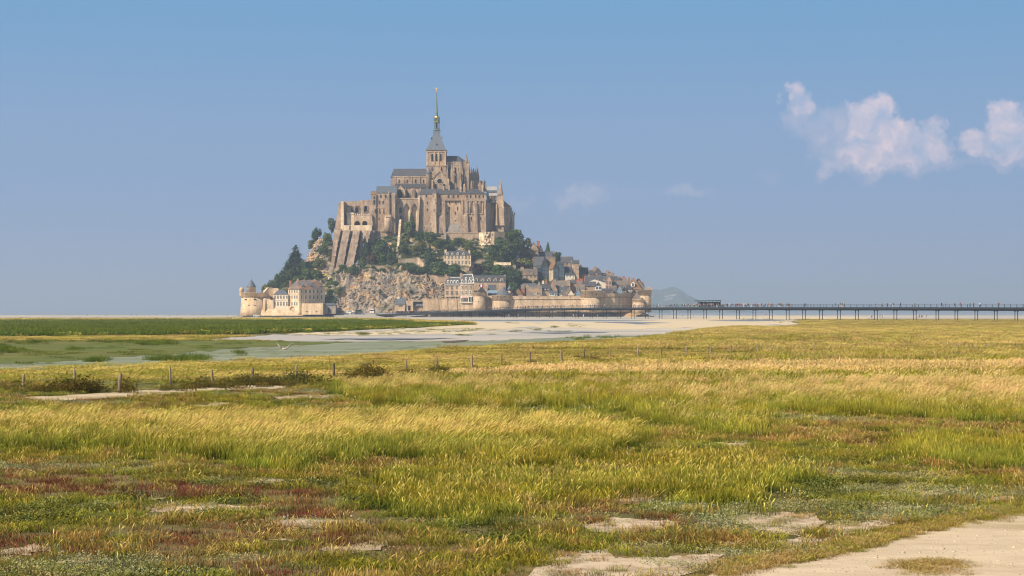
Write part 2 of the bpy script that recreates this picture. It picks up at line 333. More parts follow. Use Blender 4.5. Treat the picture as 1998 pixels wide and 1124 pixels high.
for _ in range(46):
    cx_, cy_ = _r2.uniform(1050, 1950), _r2.uniform(960, 1110)
    if inpoly((cx_, cy_), PATHR): continue
    w_, h_ = _r2.uniform(6, 30), _r2.uniform(1.5, 4); extra_.append([(cx_+w_*math.cos(a*.785)*_r2.uniform(.6, 1.2), cy_+h_*math.sin(a*.785)*_r2.uniform(.6, 1.2)) for a in range(8)])
BAREP = BAREP+[q for q in extra_ if _free(q)]
sheet('bare_sand', BAREP, .008, BARE, 4, 'bare sandy patches between the low plants', 9)
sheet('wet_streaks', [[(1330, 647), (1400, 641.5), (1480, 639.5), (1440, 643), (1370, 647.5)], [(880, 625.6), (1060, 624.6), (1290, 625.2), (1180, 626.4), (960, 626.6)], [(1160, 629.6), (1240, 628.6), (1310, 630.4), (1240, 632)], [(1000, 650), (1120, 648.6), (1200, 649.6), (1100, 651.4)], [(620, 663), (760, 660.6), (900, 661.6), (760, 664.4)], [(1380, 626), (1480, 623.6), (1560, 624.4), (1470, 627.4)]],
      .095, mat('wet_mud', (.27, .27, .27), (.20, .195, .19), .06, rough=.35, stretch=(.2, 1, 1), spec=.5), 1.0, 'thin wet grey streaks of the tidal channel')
# brown cut bank of the tidal creek and dark wet scar
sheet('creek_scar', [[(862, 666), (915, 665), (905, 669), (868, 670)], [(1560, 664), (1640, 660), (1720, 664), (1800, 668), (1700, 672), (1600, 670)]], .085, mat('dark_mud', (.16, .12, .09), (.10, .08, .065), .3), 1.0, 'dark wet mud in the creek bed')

# ------------------------------------------------------------------ grass
def gmat(name, stops, patch_scale=.06, patch=None, rnd=.25, trans=.25):
    """blade colour by height along the blade (attribute h) with large patches and per tuft variation"""
    m = bpy.data.materials.new(name); m.use_nodes = True; n, l = m.node_tree.nodes, m.node_tree.links
    b = n['Principled BSDF']; b.inputs['Roughness'].default_value = .7; b.inputs['Specular IOR Level'].default_value = .2
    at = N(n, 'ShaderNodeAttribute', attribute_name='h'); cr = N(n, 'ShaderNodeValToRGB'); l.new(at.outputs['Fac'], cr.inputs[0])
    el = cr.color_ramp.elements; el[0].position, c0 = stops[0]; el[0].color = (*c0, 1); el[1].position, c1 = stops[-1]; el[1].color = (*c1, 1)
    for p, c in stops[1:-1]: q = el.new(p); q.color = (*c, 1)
    out = cr.outputs[0]
    if patch:
        geo = N(n, 'ShaderNodeNewGeometry'); mp = N(n, 'ShaderNodeMapping'); mp.inputs['Scale'].default_value = (.6, 1, 1); l.new(geo.outputs['Position'], mp.inputs[0])
        t = N(n, 'ShaderNodeTexNoise'); t.inputs['Scale'].default_value = patch_scale; t.inputs['Detail'].default_value = 4; l.new(mp.outputs[0], t.inputs['Vector'])
        r = N(n, 'ShaderNodeMapRange'); r.inputs[1].default_value = .42; r.inputs[2].default_value = .62; l.new(t.outputs['Fac'], r.inputs[0])
        mx = N(n, 'ShaderNodeMix', data_type='RGBA', blend_type='MULTIPLY'); l.new(r.outputs[0], mx.inputs['Factor']); l.new(out, mx.inputs['A']); mx.inputs['B'].default_value = (*patch, 1); out = mx.outputs['Result']
    oi = N(n, 'ShaderNodeObjectInfo'); hs = N(n, 'ShaderNodeHueSaturation'); r3 = N(n, 'ShaderNodeMapRange'); r3.inputs[3].default_value = 1-rnd; r3.inputs[4].default_value = 1+rnd
    l.new(oi.outputs['Random'], r3.inputs[0]); l.new(r3.outputs[0], hs.inputs['Value'])
    mh = N(n, 'ShaderNodeMath', operation='MULTIPLY_ADD'); l.new(oi.outputs['Random'], mh.inputs[0]); mh.inputs[1].default_value = 57.3; mh.inputs[2].default_value = 0
    fr = N(n, 'ShaderNodeMath', operation='FRACT'); l.new(mh.outputs[0], fr.inputs[0]); r4 = N(n, 'ShaderNodeMapRange'); r4.inputs[3].default_value = .480; r4.inputs[4].default_value = .520
    l.new(fr.outputs[0], r4.inputs[0]); l.new(r4.outputs[0], hs.inputs['Hue'])
    l.new(out, hs.inputs['Color']); l.new(hs.outputs[0], b.inputs['Base Color'])
    tr = N(n, 'ShaderNodeBsdfTranslucent'); l.new(hs.outputs[0], tr.inputs[0]); ms = N(n, 'ShaderNodeMixShader'); ms.inputs[0].default_value = trans
    l.new(b.outputs[0], ms.inputs[1]); l.new(tr.outputs[0], ms.inputs[2]); l.new(ms.outputs[0], n['Material Output'].inputs[0])
    return m
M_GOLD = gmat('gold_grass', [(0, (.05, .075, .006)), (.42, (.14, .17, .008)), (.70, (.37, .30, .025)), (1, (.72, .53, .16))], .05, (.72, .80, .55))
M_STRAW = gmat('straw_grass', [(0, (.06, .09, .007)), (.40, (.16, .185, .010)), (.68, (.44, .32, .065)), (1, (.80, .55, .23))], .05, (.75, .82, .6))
M_GREEN = gmat('green_grass', [(0, (.045, .065, .006)), (.5, (.165, .20, .012)), (1, (.42, .38, .055))], .22, (1.12, .95, .75))
M_BROWN = gmat('dry_grass', [(0, (.08, .065, .010)), (.5, (.25, .165, .035)), (1, (.54, .36, .14))], .2, (.7, .85, .6))
M_WEED = gmat('weed', [(0, (.035, .05, .008)), (1, (.14, .165, .028))], .3, (1.9, 1.6, 2.6), .4)
M_SAGE = gmat('sage_plant', [(0, (.12, .13, .055)), (1, (.42, .43, .22))], .4, (1.1, .95, .75), .3)
M_RUST = gmat('rust_grass', [(0, (.09, .045, .010)), (.5, (.26, .15, .028)), (1, (.48, .29, .09))], .3, (.85, 1.05, .8), .35)
M_RED = gmat('red_glasswort', [(0, (.09, .03, .014)), (1, (.24, .075, .038))], .5, (1.3, 1.2, 1.3), .35)
M_REED = gmat('reed', [(0, (.055, .085, .014)), (1, (.13, .19, .014))], .02, (1.4, 1.05, .8), .35)
M_BUSH = gmat('hedge_leaf', [(0, (.025, .03, .006)), (1, (.125, .115, .02))], .3, (1.6, 1.2, .8), .4)

def clump(name, material, n, rad, h0, h1, w, lean=(.25, 0), seed=0, head=0.0, leaf=False, curl=.5, segs=3):
    rnd = random.Random(seed); v, f, hv = [], [], []
    for k in range(n):
        a = rnd.uniform(0, 6.283); r = rad*math.sqrt(rnd.random()); bx_, by_ = r*math.cos(a), r*math.sin(a)
        H = rnd.uniform(h0, h1)*(1-.35*(r/rad)**2); la = rnd.uniform(0, 6.283); ls = rnd.uniform(.05, curl)*H
        dx = lean[0]*H*rnd.uniform(.4, 1.3)+ls*math.cos(la); dy = lean[1]*H+ls*math.sin(la)
        fa = rnd.uniform(-.9, .9); wx, wy = math.cos(fa)*w/2, math.sin(fa)*w/2
        if leaf:     # small leaves at random heights on invisible-thin stems
            z = H*rnd.uniform(.15, 1); t = z/H; s = w*rnd.uniform(.6, 1.3); q = Vector((rnd.uniform(-1, 1), rnd.uniform(-1, 1), rnd.uniform(-.2, .9))).normalized()
            p = q.orthogonal().normalized()*s*.5; c = Vector((bx_+dx*t, by_+dy*t, z)); i = len(v)
            v += [tuple(c-p*.3), tuple(c+q*s*.5+p), tuple(c+q*s), tuple(c+q*s*.5-p)]; hv += [t*.8, t, t, t]; f.append((i, i+1, i+2, i+3)); continue
        i = len(v)
        for s in range(segs+1):
            t = s/segs; ww = (1-t*.75) if not head else (1-.5*t)
            c = (bx_+dx*t*t, by_+dy*t*t, H*(t-.12*t*t))
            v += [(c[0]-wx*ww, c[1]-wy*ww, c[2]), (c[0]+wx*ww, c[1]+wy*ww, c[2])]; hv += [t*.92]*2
            if s: f.append((i+2*s-2, i+2*s-1, i+2*s+1, i+2*s))
        if head and rnd.random() < head:      # seed head: elongated diamond continuing the stem
            c = Vector((bx_+dx, by_+dy, H*.88)); d = Vector((dx*1.6+.02, dy*1.6, H*.55)).normalized(); L = rnd.uniform(.07, .11)*max(1, w/.012)**.5; sd_ = Vector((wx, wy, 0))*1.9
            i = len(v); v += [tuple(c-d*.02), tuple(c+d*L*.45+sd_), tuple(c+d*L), tuple(c+d*L*.45-sd_)]; hv += [.97, 1, 1, 1]; f.append((i, i+1, i+2, i+3))
    me = bpy.data.meshes.new(name); me.from_pydata(v, [], f); me.materials.append(material)
    at = me.attributes.new('h', 'FLOAT', 'POINT'); at.data.foreach_set('value', hv)
    return bpy.data.objects.new(name, me)
def scatter(name, protos, pts, label):
    """stuff object: tufts instanced on a point mesh by geometry nodes. pts = (x,y,z,scale,zscale)"""
    lib = bpy.data.collections.new(name+'_tufts')
    for p in protos: lib.objects.link(p)
    me = bpy.data.meshes.new(name); n = len(pts); me.from_pydata([p[:3] for p in pts], [], [])
    rnd = random.Random(len(pts))
    a = me.attributes.new('scl', 'FLOAT_VECTOR', 'POINT'); a.data.foreach_set('vector', [c for p in pts for c in (p[3], p[3], p[4])])
    a = me.attributes.new('rot', 'FLOAT_VECTOR', 'POINT'); a.data.foreach_set('vector', [c for p in pts for c in (rnd.uniform(-.08, .08), rnd.uniform(-.08, .08), rnd.uniform(-.5, .5) if len(p) < 6 else rnd.uniform(0, 6.28) if len(p) == 6 else p[6]+rnd.uniform(-.45, .45))])
    o = bpy.data.objects.new(name, me); COL.objects.link(o)
    ng = bpy.data.node_groups.new(name+'_scatter', 'GeometryNodeTree')
    ng.interface.new_socket('Geometry', in_out='INPUT', socket_type='NodeSocketGeometry'); ng.interface.new_socket('Geometry', in_out='OUTPUT', socket_type='NodeSocketGeometry')
    nn, ll = ng.nodes, ng.links
    gi = nn.new('NodeGroupInput'); go = nn.new('NodeGroupOutput'); ip = nn.new('GeometryNodeInstanceOnPoints'); ci = nn.new('GeometryNodeCollectionInfo')
    ci.inputs['Collection'].default_value = lib; ci.inputs['Separate Children'].default_value = True; ci.inputs['Reset Children'].default_value = True
    ip.inputs['Pick Instance'].default_value = True
    s1 = nn.new('GeometryNodeInputNamedAttribute'); s1.data_type = 'FLOAT_VECTOR'; s1.inputs[0].default_value = 'scl'
    s2 = nn.new('GeometryNodeInputNamedAttribute'); s2.data_type = 'FLOAT_VECTOR'; s2.inputs[0].default_value = 'rot'
    ri = nn.new('FunctionNodeRandomValue'); ri.data_type = 'INT'; ri.inputs[4].default_value = 0; ri.inputs[5].default_value = len(protos)-1
    ll.new(gi.outputs[0], ip.inputs['Points']); ll.new(ci.outputs[0], ip.inputs['Instance']); ll.new(ri.outputs[2], ip.inputs['Instance Index'])
    ll.new(s1.outputs[0], ip.inputs['Scale']); ll.new(s2.outputs[0], ip.inputs['Rotation']); ll.new(ip.outputs[0], go.inputs[0])
    md = o.modifiers.new('scatter', 'NODES'); md.node_group = ng
    tag(o, label, None, None, 'stuff'); o['category'] = 'grass'
    return o

# tall grass stands (footprints in photo px on the ground)
TALL = [ # (polygon, kind, height)
 ([(-300, 826), (200, 822), (560, 820), (900, 816), (1010, 826), (1120, 838), (1260, 850), (1230, 876), (1100, 892), (1010, 915), (860, 905), (700, 900), (600, 912), (520, 916), (430, 900), (250, 882), (90, 876), (-300, 884)], 'gold', .54),
 ([(640, 742), (900, 728), (1200, 722), (1600, 718), (2300, 716), (2300, 826), (1998, 822), (1800, 812), (1500, 804), (1250, 800), (1000, 800), (800, 796), (700, 785), (640, 765)], 'straw', .56),
 ([(1240, 806), (1400, 802), (1500, 812), (1480, 838), (1380, 846), (1290, 840)], 'straw', .5),
 ([(700, 700), (900, 686), (1200, 676), (1600, 668), (2300, 664), (2300, 706), (1500, 706), (1100, 712), (800, 728)], 'gold', .5),
 ([(1400, 640), (1700, 632), (2300, 628), (2300, 664), (1500, 664), (1300, 668), (1250, 662)], 'gold', .5),
 ([(1560, 622), (1700, 618), (2300, 616.5), (2300, 630), (1700, 632), (1640, 630)], 'gold', .5),
 ([(-300, 732), (0, 728), (320, 714), (700, 697), (760, 700), (640, 724), (300, 742), (-300, 756)], 'gold', .5),
 ([(1760, 868), (1850, 860), (2300, 862), (2300, 905), (1900, 912), (1780, 898)], 'green', .42),
 ([(740, 960), (860, 930), (1100, 908), (1420, 905), (1560, 918), (1500, 960), (1400, 992), (1200, 975), (1050, 1000), (880, 1030), (760, 1000)], 'mixed', .40),
 ([(-300, 640), (0, 640)], 'none', 0)]
REDP = [[(-200, 938), (200, 932), (470, 944), (640, 962), (700, 985), (500, 978), (280, 972), (-200, 966)], [(500, 984), (600, 976), (690, 990), (700, 1026), (600, 1030), (530, 1010)], [(-200, 1034), (90, 1038), (160, 1056), (60, 1094), (-200, 1100)], [(420, 1096), (560, 1090), (600, 1124), (420, 1140)],
        [(1120, 1030), (1150, 1008), (1340, 1008), (1400, 1022), (1150, 1046)], [(1640, 868), (1780, 858), (1800, 870), (1660, 880)], [(1880, 852), (1990, 852), (1998, 862), (1900, 864)], [(560, 1060), (780, 1040), (800, 1060), (600, 1090)]]
WATERY = [MUDPOLY, ALGPOLY]
def edge1(x, y, py): return (9*fbm(x, y, .25, 4)+6*fbm(x, y, .9, 14)+rg.gauss(0, 3.5))*(py-609)/250
def inedge(px, py, e1):
    return any(len(poly) > 2 and k in ('gold', 'straw') and inpoly((px+5*e1, py+e1*1.5), poly) for poly, k, h in TALL)
def zone(px, py, x, y):
    """what grows at a ground point"""
    if py > 745:
        if inpoly((px, py), PATHR) or inpoly((px, py), PATHL): return 'none', 0
    e1 = edge1(x, y, py)
    for poly, k, h in TALL:
        if len(poly) > 2 and inpoly((px+5*e1, py+e1*1.5), poly): return k, h
    if py < 735 and inpoly((px, py), ALGPOLY): return 'algae', 0
    if py < 680 and inpoly((px, py), MUDPOLY): return 'none', 0
    for poly in BAREP:
        if inpoly((px, py), poly): return ('bare', 0)
    for poly in REDP:
        if inpoly((px+4*e1, py+e1), poly): return 'red', .16
    return 'low', .22
pts = {k: [] for k in ('stalk', 'sage', 'rust', 'gold', 'straw', 'green', 'brown', 'weed', 'red', 'goldf', 'strawf', 'greenf', 'brownf')}
rg = random.Random(11)
Yc = 18.5
while Yc < 760:
    dY = max(1.0, Yc*.03); x0, x1 = -(999+110)/F*Yc-5, (999+110)/F*Yc+5
    dens = 10.5 if Yc < 45 else 10.5*(45/Yc)**1.75
    n = int((x1-x0)*dY*dens)
    near = Yc < 75
    for _ in range(n):
        x = rg.uniform(x0, x1); y = Yc+rg.uniform(0, dY); py = HY+HC*F/y; px = 999+x*F/y
        if py < 617: continue
        if px < 1560 and py < 640 and not (px > 1380 and py > 636): continue
        if px < 1300 and py < 656: continue
        k, h = zone(px, py, x, y); s = rg.uniform(.8, 1.2)*(1 if near else 1+(y-75)/260)
        big = fbm(x, y, .16, 2); sm = fbm(x, y, .7, 5)
        f_ = '' if near else 'f'
        hz = rg.uniform(.8, 1.15)*(1+.18*big)
        if k == 'none' or k == 'algae': continue
        if k == 'bare':
            q = rg.random()
            if q < .30: pts['sage'].append((x, y, 0, .6*s, .8))
            elif q < .60: pts['brown'].append((x, y, 0, .5*s, .35))
            elif q < .70: pts['green'].append((x, y, 0, .4*s, .4))
            continue
        if k in ('gold', 'straw') and 684 < py < 775 and px < 1480: h *= .45 if py < interp([(0, 768), (500, 760), (760, 742), (1100, 715), (1480, 694)], px)+6 else 1
        if k in ('gold', 'straw'):
            dd = (py-HY)*.13*rg.uniform(.1, 1.7); stk = fbm(x*.35, y*1.2, .06 if near else .018, 31)
            edge = py > 640 and not inedge(px, py+dd, edge1(x, y, py))
            if not near and k == 'gold' and py < 712 and rg.random() < .42: pts['brownf'].append((x, y, 0, s, hz*h/.34/max(1, s*.75))); continue
            if edge or rg.random() < .22+max(0, min(.7, (stk-.12)*1.6)): pts['green'+f_].append((x, y, 0, s, hz*h/(.36 if edge else .46)/(1 if near else max(1, s*.75))))
            else: pts[k+f_].append((x, y, 0, s, hz*h/.55/(1 if near else max(1, s*.75))))
            continue
        if k == 'green': pts['green'+f_].append((x, y, 0, s, hz*1.3)); continue
        if k == 'mixed':
            q = rg.random()+.25*big
            pts[('green' if q > .02 else 'brown')].append((x, y, 0, s, hz*.92))
            if q > .45: pts['stalk'].append((x, y, 0, s, hz*.95))
            continue
        if k == 'red':
            q = rg.random()
            if q < .55: pts['red'].append((x, y, 0, s, hz))
            elif q < .63: pts['rust'].append((x, y, 0, s*.9, .9))
            elif q < .67: pts['green'].append((x, y, 0, s*.8, .4))
            elif q < .78: pts['brown'].append((x, y, 0, s*.8, .6))
            continue
        # low mixed sward
        q = big*.9+sm*.5+rg.uniform(-.35, .35)
        if near:
            pal = fbm(x*.45, y*1.1, .33, 51); hh = .62 if py > 900 else .8
            if pal > .30 and rg.random() < .75: pts['sage'].append((x, y, 0, s, hz))
            elif q > .50: pts['weed'].append((x, y, 0, s, hz*rg.uniform(.5, .9)))
            elif q > -.14: pts['green'].append((x, y, 0, s, hh*hz*rg.uniform(.45, .9)))
            elif q > -.36: pts['rust'].append((x, y, 0, s, hz*rg.uniform(.7, 1.2)))
            elif q > -.62: pts['brown'].append((x, y, 0, s, hh*hz*rg.uniform(.5, .85)))
            else: pts['red'].append((x, y, 0, s, hz))
            if rg.random() < .07: pts['stalk'].append((x, y, 0, s*.9, .75))
        else:
            if q > .25: pts['greenf'].append((x, y, 0, s, hz*.6))
            elif q > -.3: pts['brownf'].append((x, y, 0, s, hz*.7))
            else: pts['goldf'].append((x, y, 0, s, hz*.55))
    Yc += dY
wind = (.42, .06)
P = {}
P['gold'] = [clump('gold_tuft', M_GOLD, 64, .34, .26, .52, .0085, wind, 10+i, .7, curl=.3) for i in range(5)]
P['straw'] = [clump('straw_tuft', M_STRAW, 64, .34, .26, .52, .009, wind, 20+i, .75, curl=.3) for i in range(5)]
P['stalk'] = [clump('stalk_tuft', M_GOLD, 9, .34, .26, .5, .010, (.15, .05), 15+i, .95, curl=.3) for i in range(4)]
P['green'] = [clump('green_tuft', M_GREEN, 120, .32, .10, .33, .009, (.06, 0), 30+i, .05, curl=.5) for i in range(5)]
P['brown'] = [clump('brown_tuft', M_BROWN, 95, .32, .08, .28, .0085, (.05, 0), 40+i, .3, curl=.55) for i in range(4)]
P['weed'] = [clump('weed_tuft', M_WEED, 150, .28, .06, .22, .032, (.05, 0), 50+i, leaf=True) for i in range(5)]
P['sage'] = [clump('sage_tuft', M_SAGE, 210, .34, .04, .12, .020, (.02, 0), 150+i, leaf=True) for i in range(4)]
P['rust'] = [clump('rust_tuft', M_RUST, 110, .34, .06, .20, .008, (.05, 0), 160+i, .15, curl=.45) for i in range(4)]
P['red'] = [clump('red_tuft', M_RED, 90, .34, .04, .13, .009, (0, 0), 60+i, curl=.4, segs=2) for i in range(3)]
P['goldf'] = [clump('gold_tuft_far', M_GOLD, 84, .75, .24, .52, .02, wind, 70+i, .75, curl=.3, segs=2) for i in range(4)]
P['strawf'] = [clump('straw_tuft_far', M_STRAW, 84, .75, .24, .52, .02, wind, 80+i, .75, curl=.3, segs=2) for i in range(4)]
P['greenf'] = [clump('green_tuft_far', M_GREEN, 84, .75, .14, .42, .022, (.15, 0), 90+i, .08, curl=.4, segs=2) for i in range(4)]
P['brownf'] = [clump('brown_tuft_far', M_BROWN, 84, .75, .12, .32, .02, (.2, 0), 100+i, .3, curl=.45, segs=2) for i in range(4)]
NM = {'sage': ('sage_plants', 'low grey-green leafy plants at the edges of the sand patches'), 'rust': ('rusty_grass', 'short rust coloured grass of the foreground'), 'stalk': ('seed_stalks', 'thin golden seed stalks standing above the short green grass'), 'gold': ('meadow_grass', 'tall golden grass bent by the wind in the near meadow'), 'straw': ('straw_grass', 'pale straw grass stand right of the meadow'), 'green': ('green_grass', 'short green grass of the foreground'),
      'brown': ('dry_grass', 'dry brown grass of the foreground'), 'weed': ('low_weeds', 'small grey-green leafy weeds in the foreground'), 'red': ('glasswort', 'dark red glasswort patches on the bare soil'),
      'goldf': ('distant_meadow_grass', 'golden grass of the far field'), 'strawf': ('distant_straw_grass', 'pale straw grass band across the field'), 'greenf': ('distant_green_grass', 'green grass streaks in the far field'), 'brownf': ('distant_dry_grass', 'brown dry grass streaks in the far field')}

for _ in range(1500):
    k = rg.randrange(7); (ax, ay), (bx_, by_) = PATHR[k], PATHR[k+1]; t = rg.random(); px, py = ax+(bx_-ax)*t+rg.gauss(0, 12), ay+(by_-ay)*t+rg.gauss(0, 7)-3
    x, y = G(px, py); brn = rg.random(); pts['brown' if brn < .75 else 'green'].append((x, y, 0, rg.uniform(.25, .6), rg.uniform(.15, .4)))
for _ in range(160):
    px, py = rg.gauss(1815, 40), rg.gauss(1102, 4) if rg.random() < .5 else rg.gauss(1112, 6); x, y = G(px, py); pts['brown'].append((x, y, 0, rg.uniform(.3, .7), .18))
for k in pts: scatter(NM[k][0], P[k], [q+(1,) for q in pts[k]] if k in ('green', 'brown', 'weed', 'red', 'stalk', 'sage', 'rust') else [q+(1, .9*fbm(q[0], q[1]*1.4, .09, 44)) for q in pts[k]], NM[k][1])
_st = []
for _ in range(2600):
    px, py = rg.uniform(1300, 2060), rg.uniform(990, 1160)
    if rg.random() < .8:
        if not inpoly((px, py), PATHR): continue
    else:
        q_ = rg.choice(BAREP[:15]); px, py = q_[0][0]+rg.uniform(-20, 160), q_[0][1]+rg.uniform(-10, 12)
    x, y = G(px, py); s = rg.uniform(.006, .02)*(1.8 if rg.random() < .06 else 1); _st.append((x, y, .012, s, s*.7, 1))
_pm = []
for k_ in range(3):
    m = MB(); rr_ = random.Random(k_); m.grid([[(math.sin(math.pi*j/4)*math.cos(a*1.05)*rr_.uniform(.8, 1.2), math.sin(math.pi*j/4)*math.sin(a*1.05)*rr_.uniform(.8, 1.2), math.cos(math.pi*j/4)) for a in range(6)] for j in range(5)])
    me = bpy.data.meshes.new('pebble'); me.from_pydata(m.v, [], m.f); me.materials.append(mat('pebble_stone', (.55, .46, .34), (.32, .26, .19), 8)); _pm.append(bpy.data.objects.new('pebble', me))
scatter('pebbles', _pm, _st, 'small pebbles and crumbs of dry mud on the path')['category'] = 'pebbles'
# reed bank on the left, marsh tussocks and little plants on the mud
REEDN = [(-300, 664), (0, 659), (200, 656), (400, 654), (560, 649), (700, 644), (800, 640), (860, 636), (900, 634)]
REEDF = [(-300, 622), (620, 621), (740, 621.5), (800, 625), (860, 629), (900, 632)]
rp, rgold, tus = [], [], []
for _ in range(15000):
    px = rg.uniform(-120, 905); a, b_ = interp(REEDF, px), interp(REEDN, px); t = rg.random()**.8; py = a+(b_-a)*t
    x, y = G(px, py); s = .8+y/420; hh = rg.uniform(.75, 1.1)*(1.0 if t > .15 else .85)/s**.6
    if py < a+3+3*fbm(px*.02, py*.3, 1, 3): rgold.append((x, y, 0, s*1.2, .6*hh*1.9, 1))
    elif t > .95 and rg.random() < .12: rgold.append((x, y, 0, s, .5*hh*1.5, 1))
    else: rp.append((x, y, 0, s, hh, 1))
for _ in range(5200):
    px = rg.uniform(-100, 640); py = rg.uniform(663, 716)
    if not inpoly((px, py), MARSHPOLY): continue
    x, y = G(px, py)
    if fbm(px*.012, py*.09, 1, 6) > .12: tus.append((x, y, 0, rg.uniform(.5, 1.1), rg.uniform(.08, .26), 1))
    elif rg.random() < .25: tus.append((x, y, 0, rg.uniform(.4, .9), .1, 1))
for _ in range(5200):
    px = rg.uniform(-100, 1330); py = rg.uniform(660, 722)
    if not inpoly((px, py), ALGPOLY) or inpoly((px, py), MARSHPOLY) or fbm(px*.008, py*.12, 1, 8) < .0: continue
    x, y = G(px, py); tus.append((x, y, 0, rg.uniform(.25, .75), rg.uniform(.05, .18), 1))
for _ in range(900):
    px = rg.uniform(480, 1300); py = rg.uniform(629, 656)
    if fbm(px*.01, py*.2, 1, 12) < (px-700)/900-.2: continue
    if py < interp(REEDN, px) and px < 900: continue
    x, y = G(px, py); s = rg.uniform(.5, 1.3); tus.append((x, y, 0, s, s*.35, 1))
for cx, cy, w_, h_, n in ((300, 672, 44, 4, 40), (380, 664, 24, 3, 20), (185, 706, 22, 3, 16), (360, 702, 60, 6, 60), (467, 692, 8, 5, 8), (302, 703, 14, 3, 8), (10, 684, 40, 7, 40), (60, 668, 40, 4, 24), (250, 668, 90, 3, 40), (145, 682, 12, 3, 8), (1150, 660, 60, 3, 24), (1480, 624, 60, 3, 30), (1560, 629, 60, 2.5, 30)):
    for _ in range(n*2):
        x, y = G(cx+rg.gauss(0, w_/2), cy+rg.gauss(0, h_/2)); tus.append((x, y, 0, rg.uniform(.4, .8), rg.uniform(.3, .6), 1))
reeds = [clump('reed_tuft', M_REED, 70, 1.5, .55, 1.15, .09, (.1, 0), 200+i, curl=.5, segs=2) for i in range(4)]
scatter('reeds', reeds, rp, 'dense dark green reeds on the far left bank')
scatter('reed_fringe', [clump('gold_reed', M_GOLD, 70, 1.5, .5, 1.0, .09, (.2, 0), 210+i, .6, curl=.4, segs=2) for i in range(3)], rgold, 'golden grass along the top of the reed bank')
scatter('marsh_plants', [clump('marsh_tuft', M_REED, 60, .9, .4, 1.0, .05, (.1, 0), 220+i, leaf=i % 2 == 0) for i in range(4)], tus, 'small green marsh plants dotted over the mud')

# fence line with wooden posts and the brambles along its foot
POSTS = [(45, 750, 16), (146, 751, 26), (232, 762, 36), (333, 752, 32), (415, 748, 22), (493, 743, 22), (577, 741, 26), (652, 738, 26), (717, 733, 22), (793, 728, 26), (853, 724, 23), (921, 719, 24), (979, 712, 18), (1035, 708, 20), (1096, 704, 20), (1139, 699, 18), (1190, 695, 14),
         (1245, 695, 16), (1291, 692, 14), (1339, 690, 14), (1386, 688, 12), (1427, 687, 14), (1476, 684, 12), (1508, 683, 11), (1588, 682, 10), (1669, 681, 10), (1866, 680, 10), (1898, 680, 9), (1925, 679, 9)]
POSTL = ['short weathered post at the left edge of the photo, first of the row', 'leaning brown post beside a dark bramble on the left', 'tall dark post above the pale left path', 'pale grey post above the path, with brambles at its right', 'low tan post half sunk in dry grass, fifth of the row',
         'thin grey post behind green bramble, sixth of the row', 'reddish dark post standing in a bramble, seventh of the row', 'bright pale post right of the reddish one', 'dark crooked post at the big black bramble', 'pale post right of the big black bramble', 'dark thin post with a bush at its right foot, eleventh of the row',
         'pale thick post, twelfth of the row', 'low brown post, thirteenth of the row', 'narrow grey post in golden grass, fourteenth of the row', 'dark stub post, fifteenth of the row', 'pale post with bushes at its foot, sixteenth of the row', 'faint grey post, seventeenth of the row', 'pale upright post, eighteenth of the row',
         'dark thin post, nineteenth of the row', 'pale post, twentieth of the row', 'small post, twenty-first of the row', 'small pale post, twenty-second of the row', 'tiny pale post in straw grass, twenty-third of the row', 'tiny dark post, twenty-fourth of the row', 'tiny post, twenty-fifth of the row', 'tiny post, twenty-sixth of the row',
         'tiny post near the right edge, third from the end', 'tiny post near the right edge, second from the end', 'tiny last post of the row at the right']
bush_pts = []
posts = []
for i, ((px, py, hp), lb) in enumerate(zip(POSTS, POSTL)):
    x, y = G(px, py+5); hgt = hp*y/F+(.05 if i == 2 else .20); r = .046+.010*(i % 3)
    m = MB(); ln = random.Random(i); tx, ty = ln.uniform(-.07, .07), ln.uniform(-.05, .05)
    prof = [(r*1.05, -.1), (r, hgt*.3), (r*.96, hgt*.7), (r*.92, hgt-.03), (r*.6, hgt)]
    m.grid([[(tx*z+rr*math.cos(a*.785+.2)*(1+.12*math.sin(a*2+i)), ty*z+rr*math.sin(a*.785+.2), z) for a in range(8)] for rr, z in prof], smooth=True, cap1=True)
    o = m.build('fence_post', WOODP); o.location = (x, y, 0); tag(o, lb.replace(' of the row', '').replace(' post', ' fence post', 1), 'fence post', 'wooden posts of the meadow fence'); posts.append((x+tx*hgt, y, hgt))
wm_ = MB()
for (a, b_) in zip(posts, posts[1:24]):
    for k in (.55, .85):
        p, q = Vector((a[0], a[1]+.09, a[2]*k)), Vector((b_[0], b_[1]+.09, b_[2]*k)); mid = (p+q)/2-Vector((0, 0, .05))
        wm_.tube(p, mid, .004, n=4); wm_.tube(mid, q, .004, n=4)
tag(wm_.build('fence_wire', mat('galvanised_wire', (.3, .29, .27), None)), 'thin sagging wires strung along the row of meadow fence posts', 'fence wire')
for cx, cy, w_, n, s0 in ((150, 764, 60, 46, 1.0), (238, 762, 24, 16, .8), (340, 762, 40, 14, .6), (60, 764, 80, 18, .7), (420, 756, 60, 30, .7), (490, 750, 60, 40, .8), (585, 748, 40, 34, .9), (530, 752, 60, 26, .7), (722, 741, 36, 44, 1.15), (745, 745, 30, 14, .7), (690, 744, 30, 18, .8), (805, 736, 30, 20, .8), (860, 732, 26, 20, .9), (925, 724, 30, 14, .6), (985, 718, 26, 12, .6), (1040, 712, 20, 10, .6), (1145, 704, 36, 26, .7), (15, 758, 30, 10, .5), (330, 776, 90, 20, .35), (640, 756, 80, 20, .45)):
    for _ in range(n):
        x, y = G(cx+rg.gauss(0, w_/2.4), cy+rg.gauss(0, 2.2)); bush_pts.append((x, y, 0, s0*rg.uniform(.35, .9), s0*rg.uniform(.4, .95), 1))
scatter('brambles', [clump('bramble', M_BUSH, 170, .7, .2, .9, .10, (.1, 0), 300+i, leaf=True) for i in range(3)], bush_pts, 'dark green brambles growing along the foot of the fence')
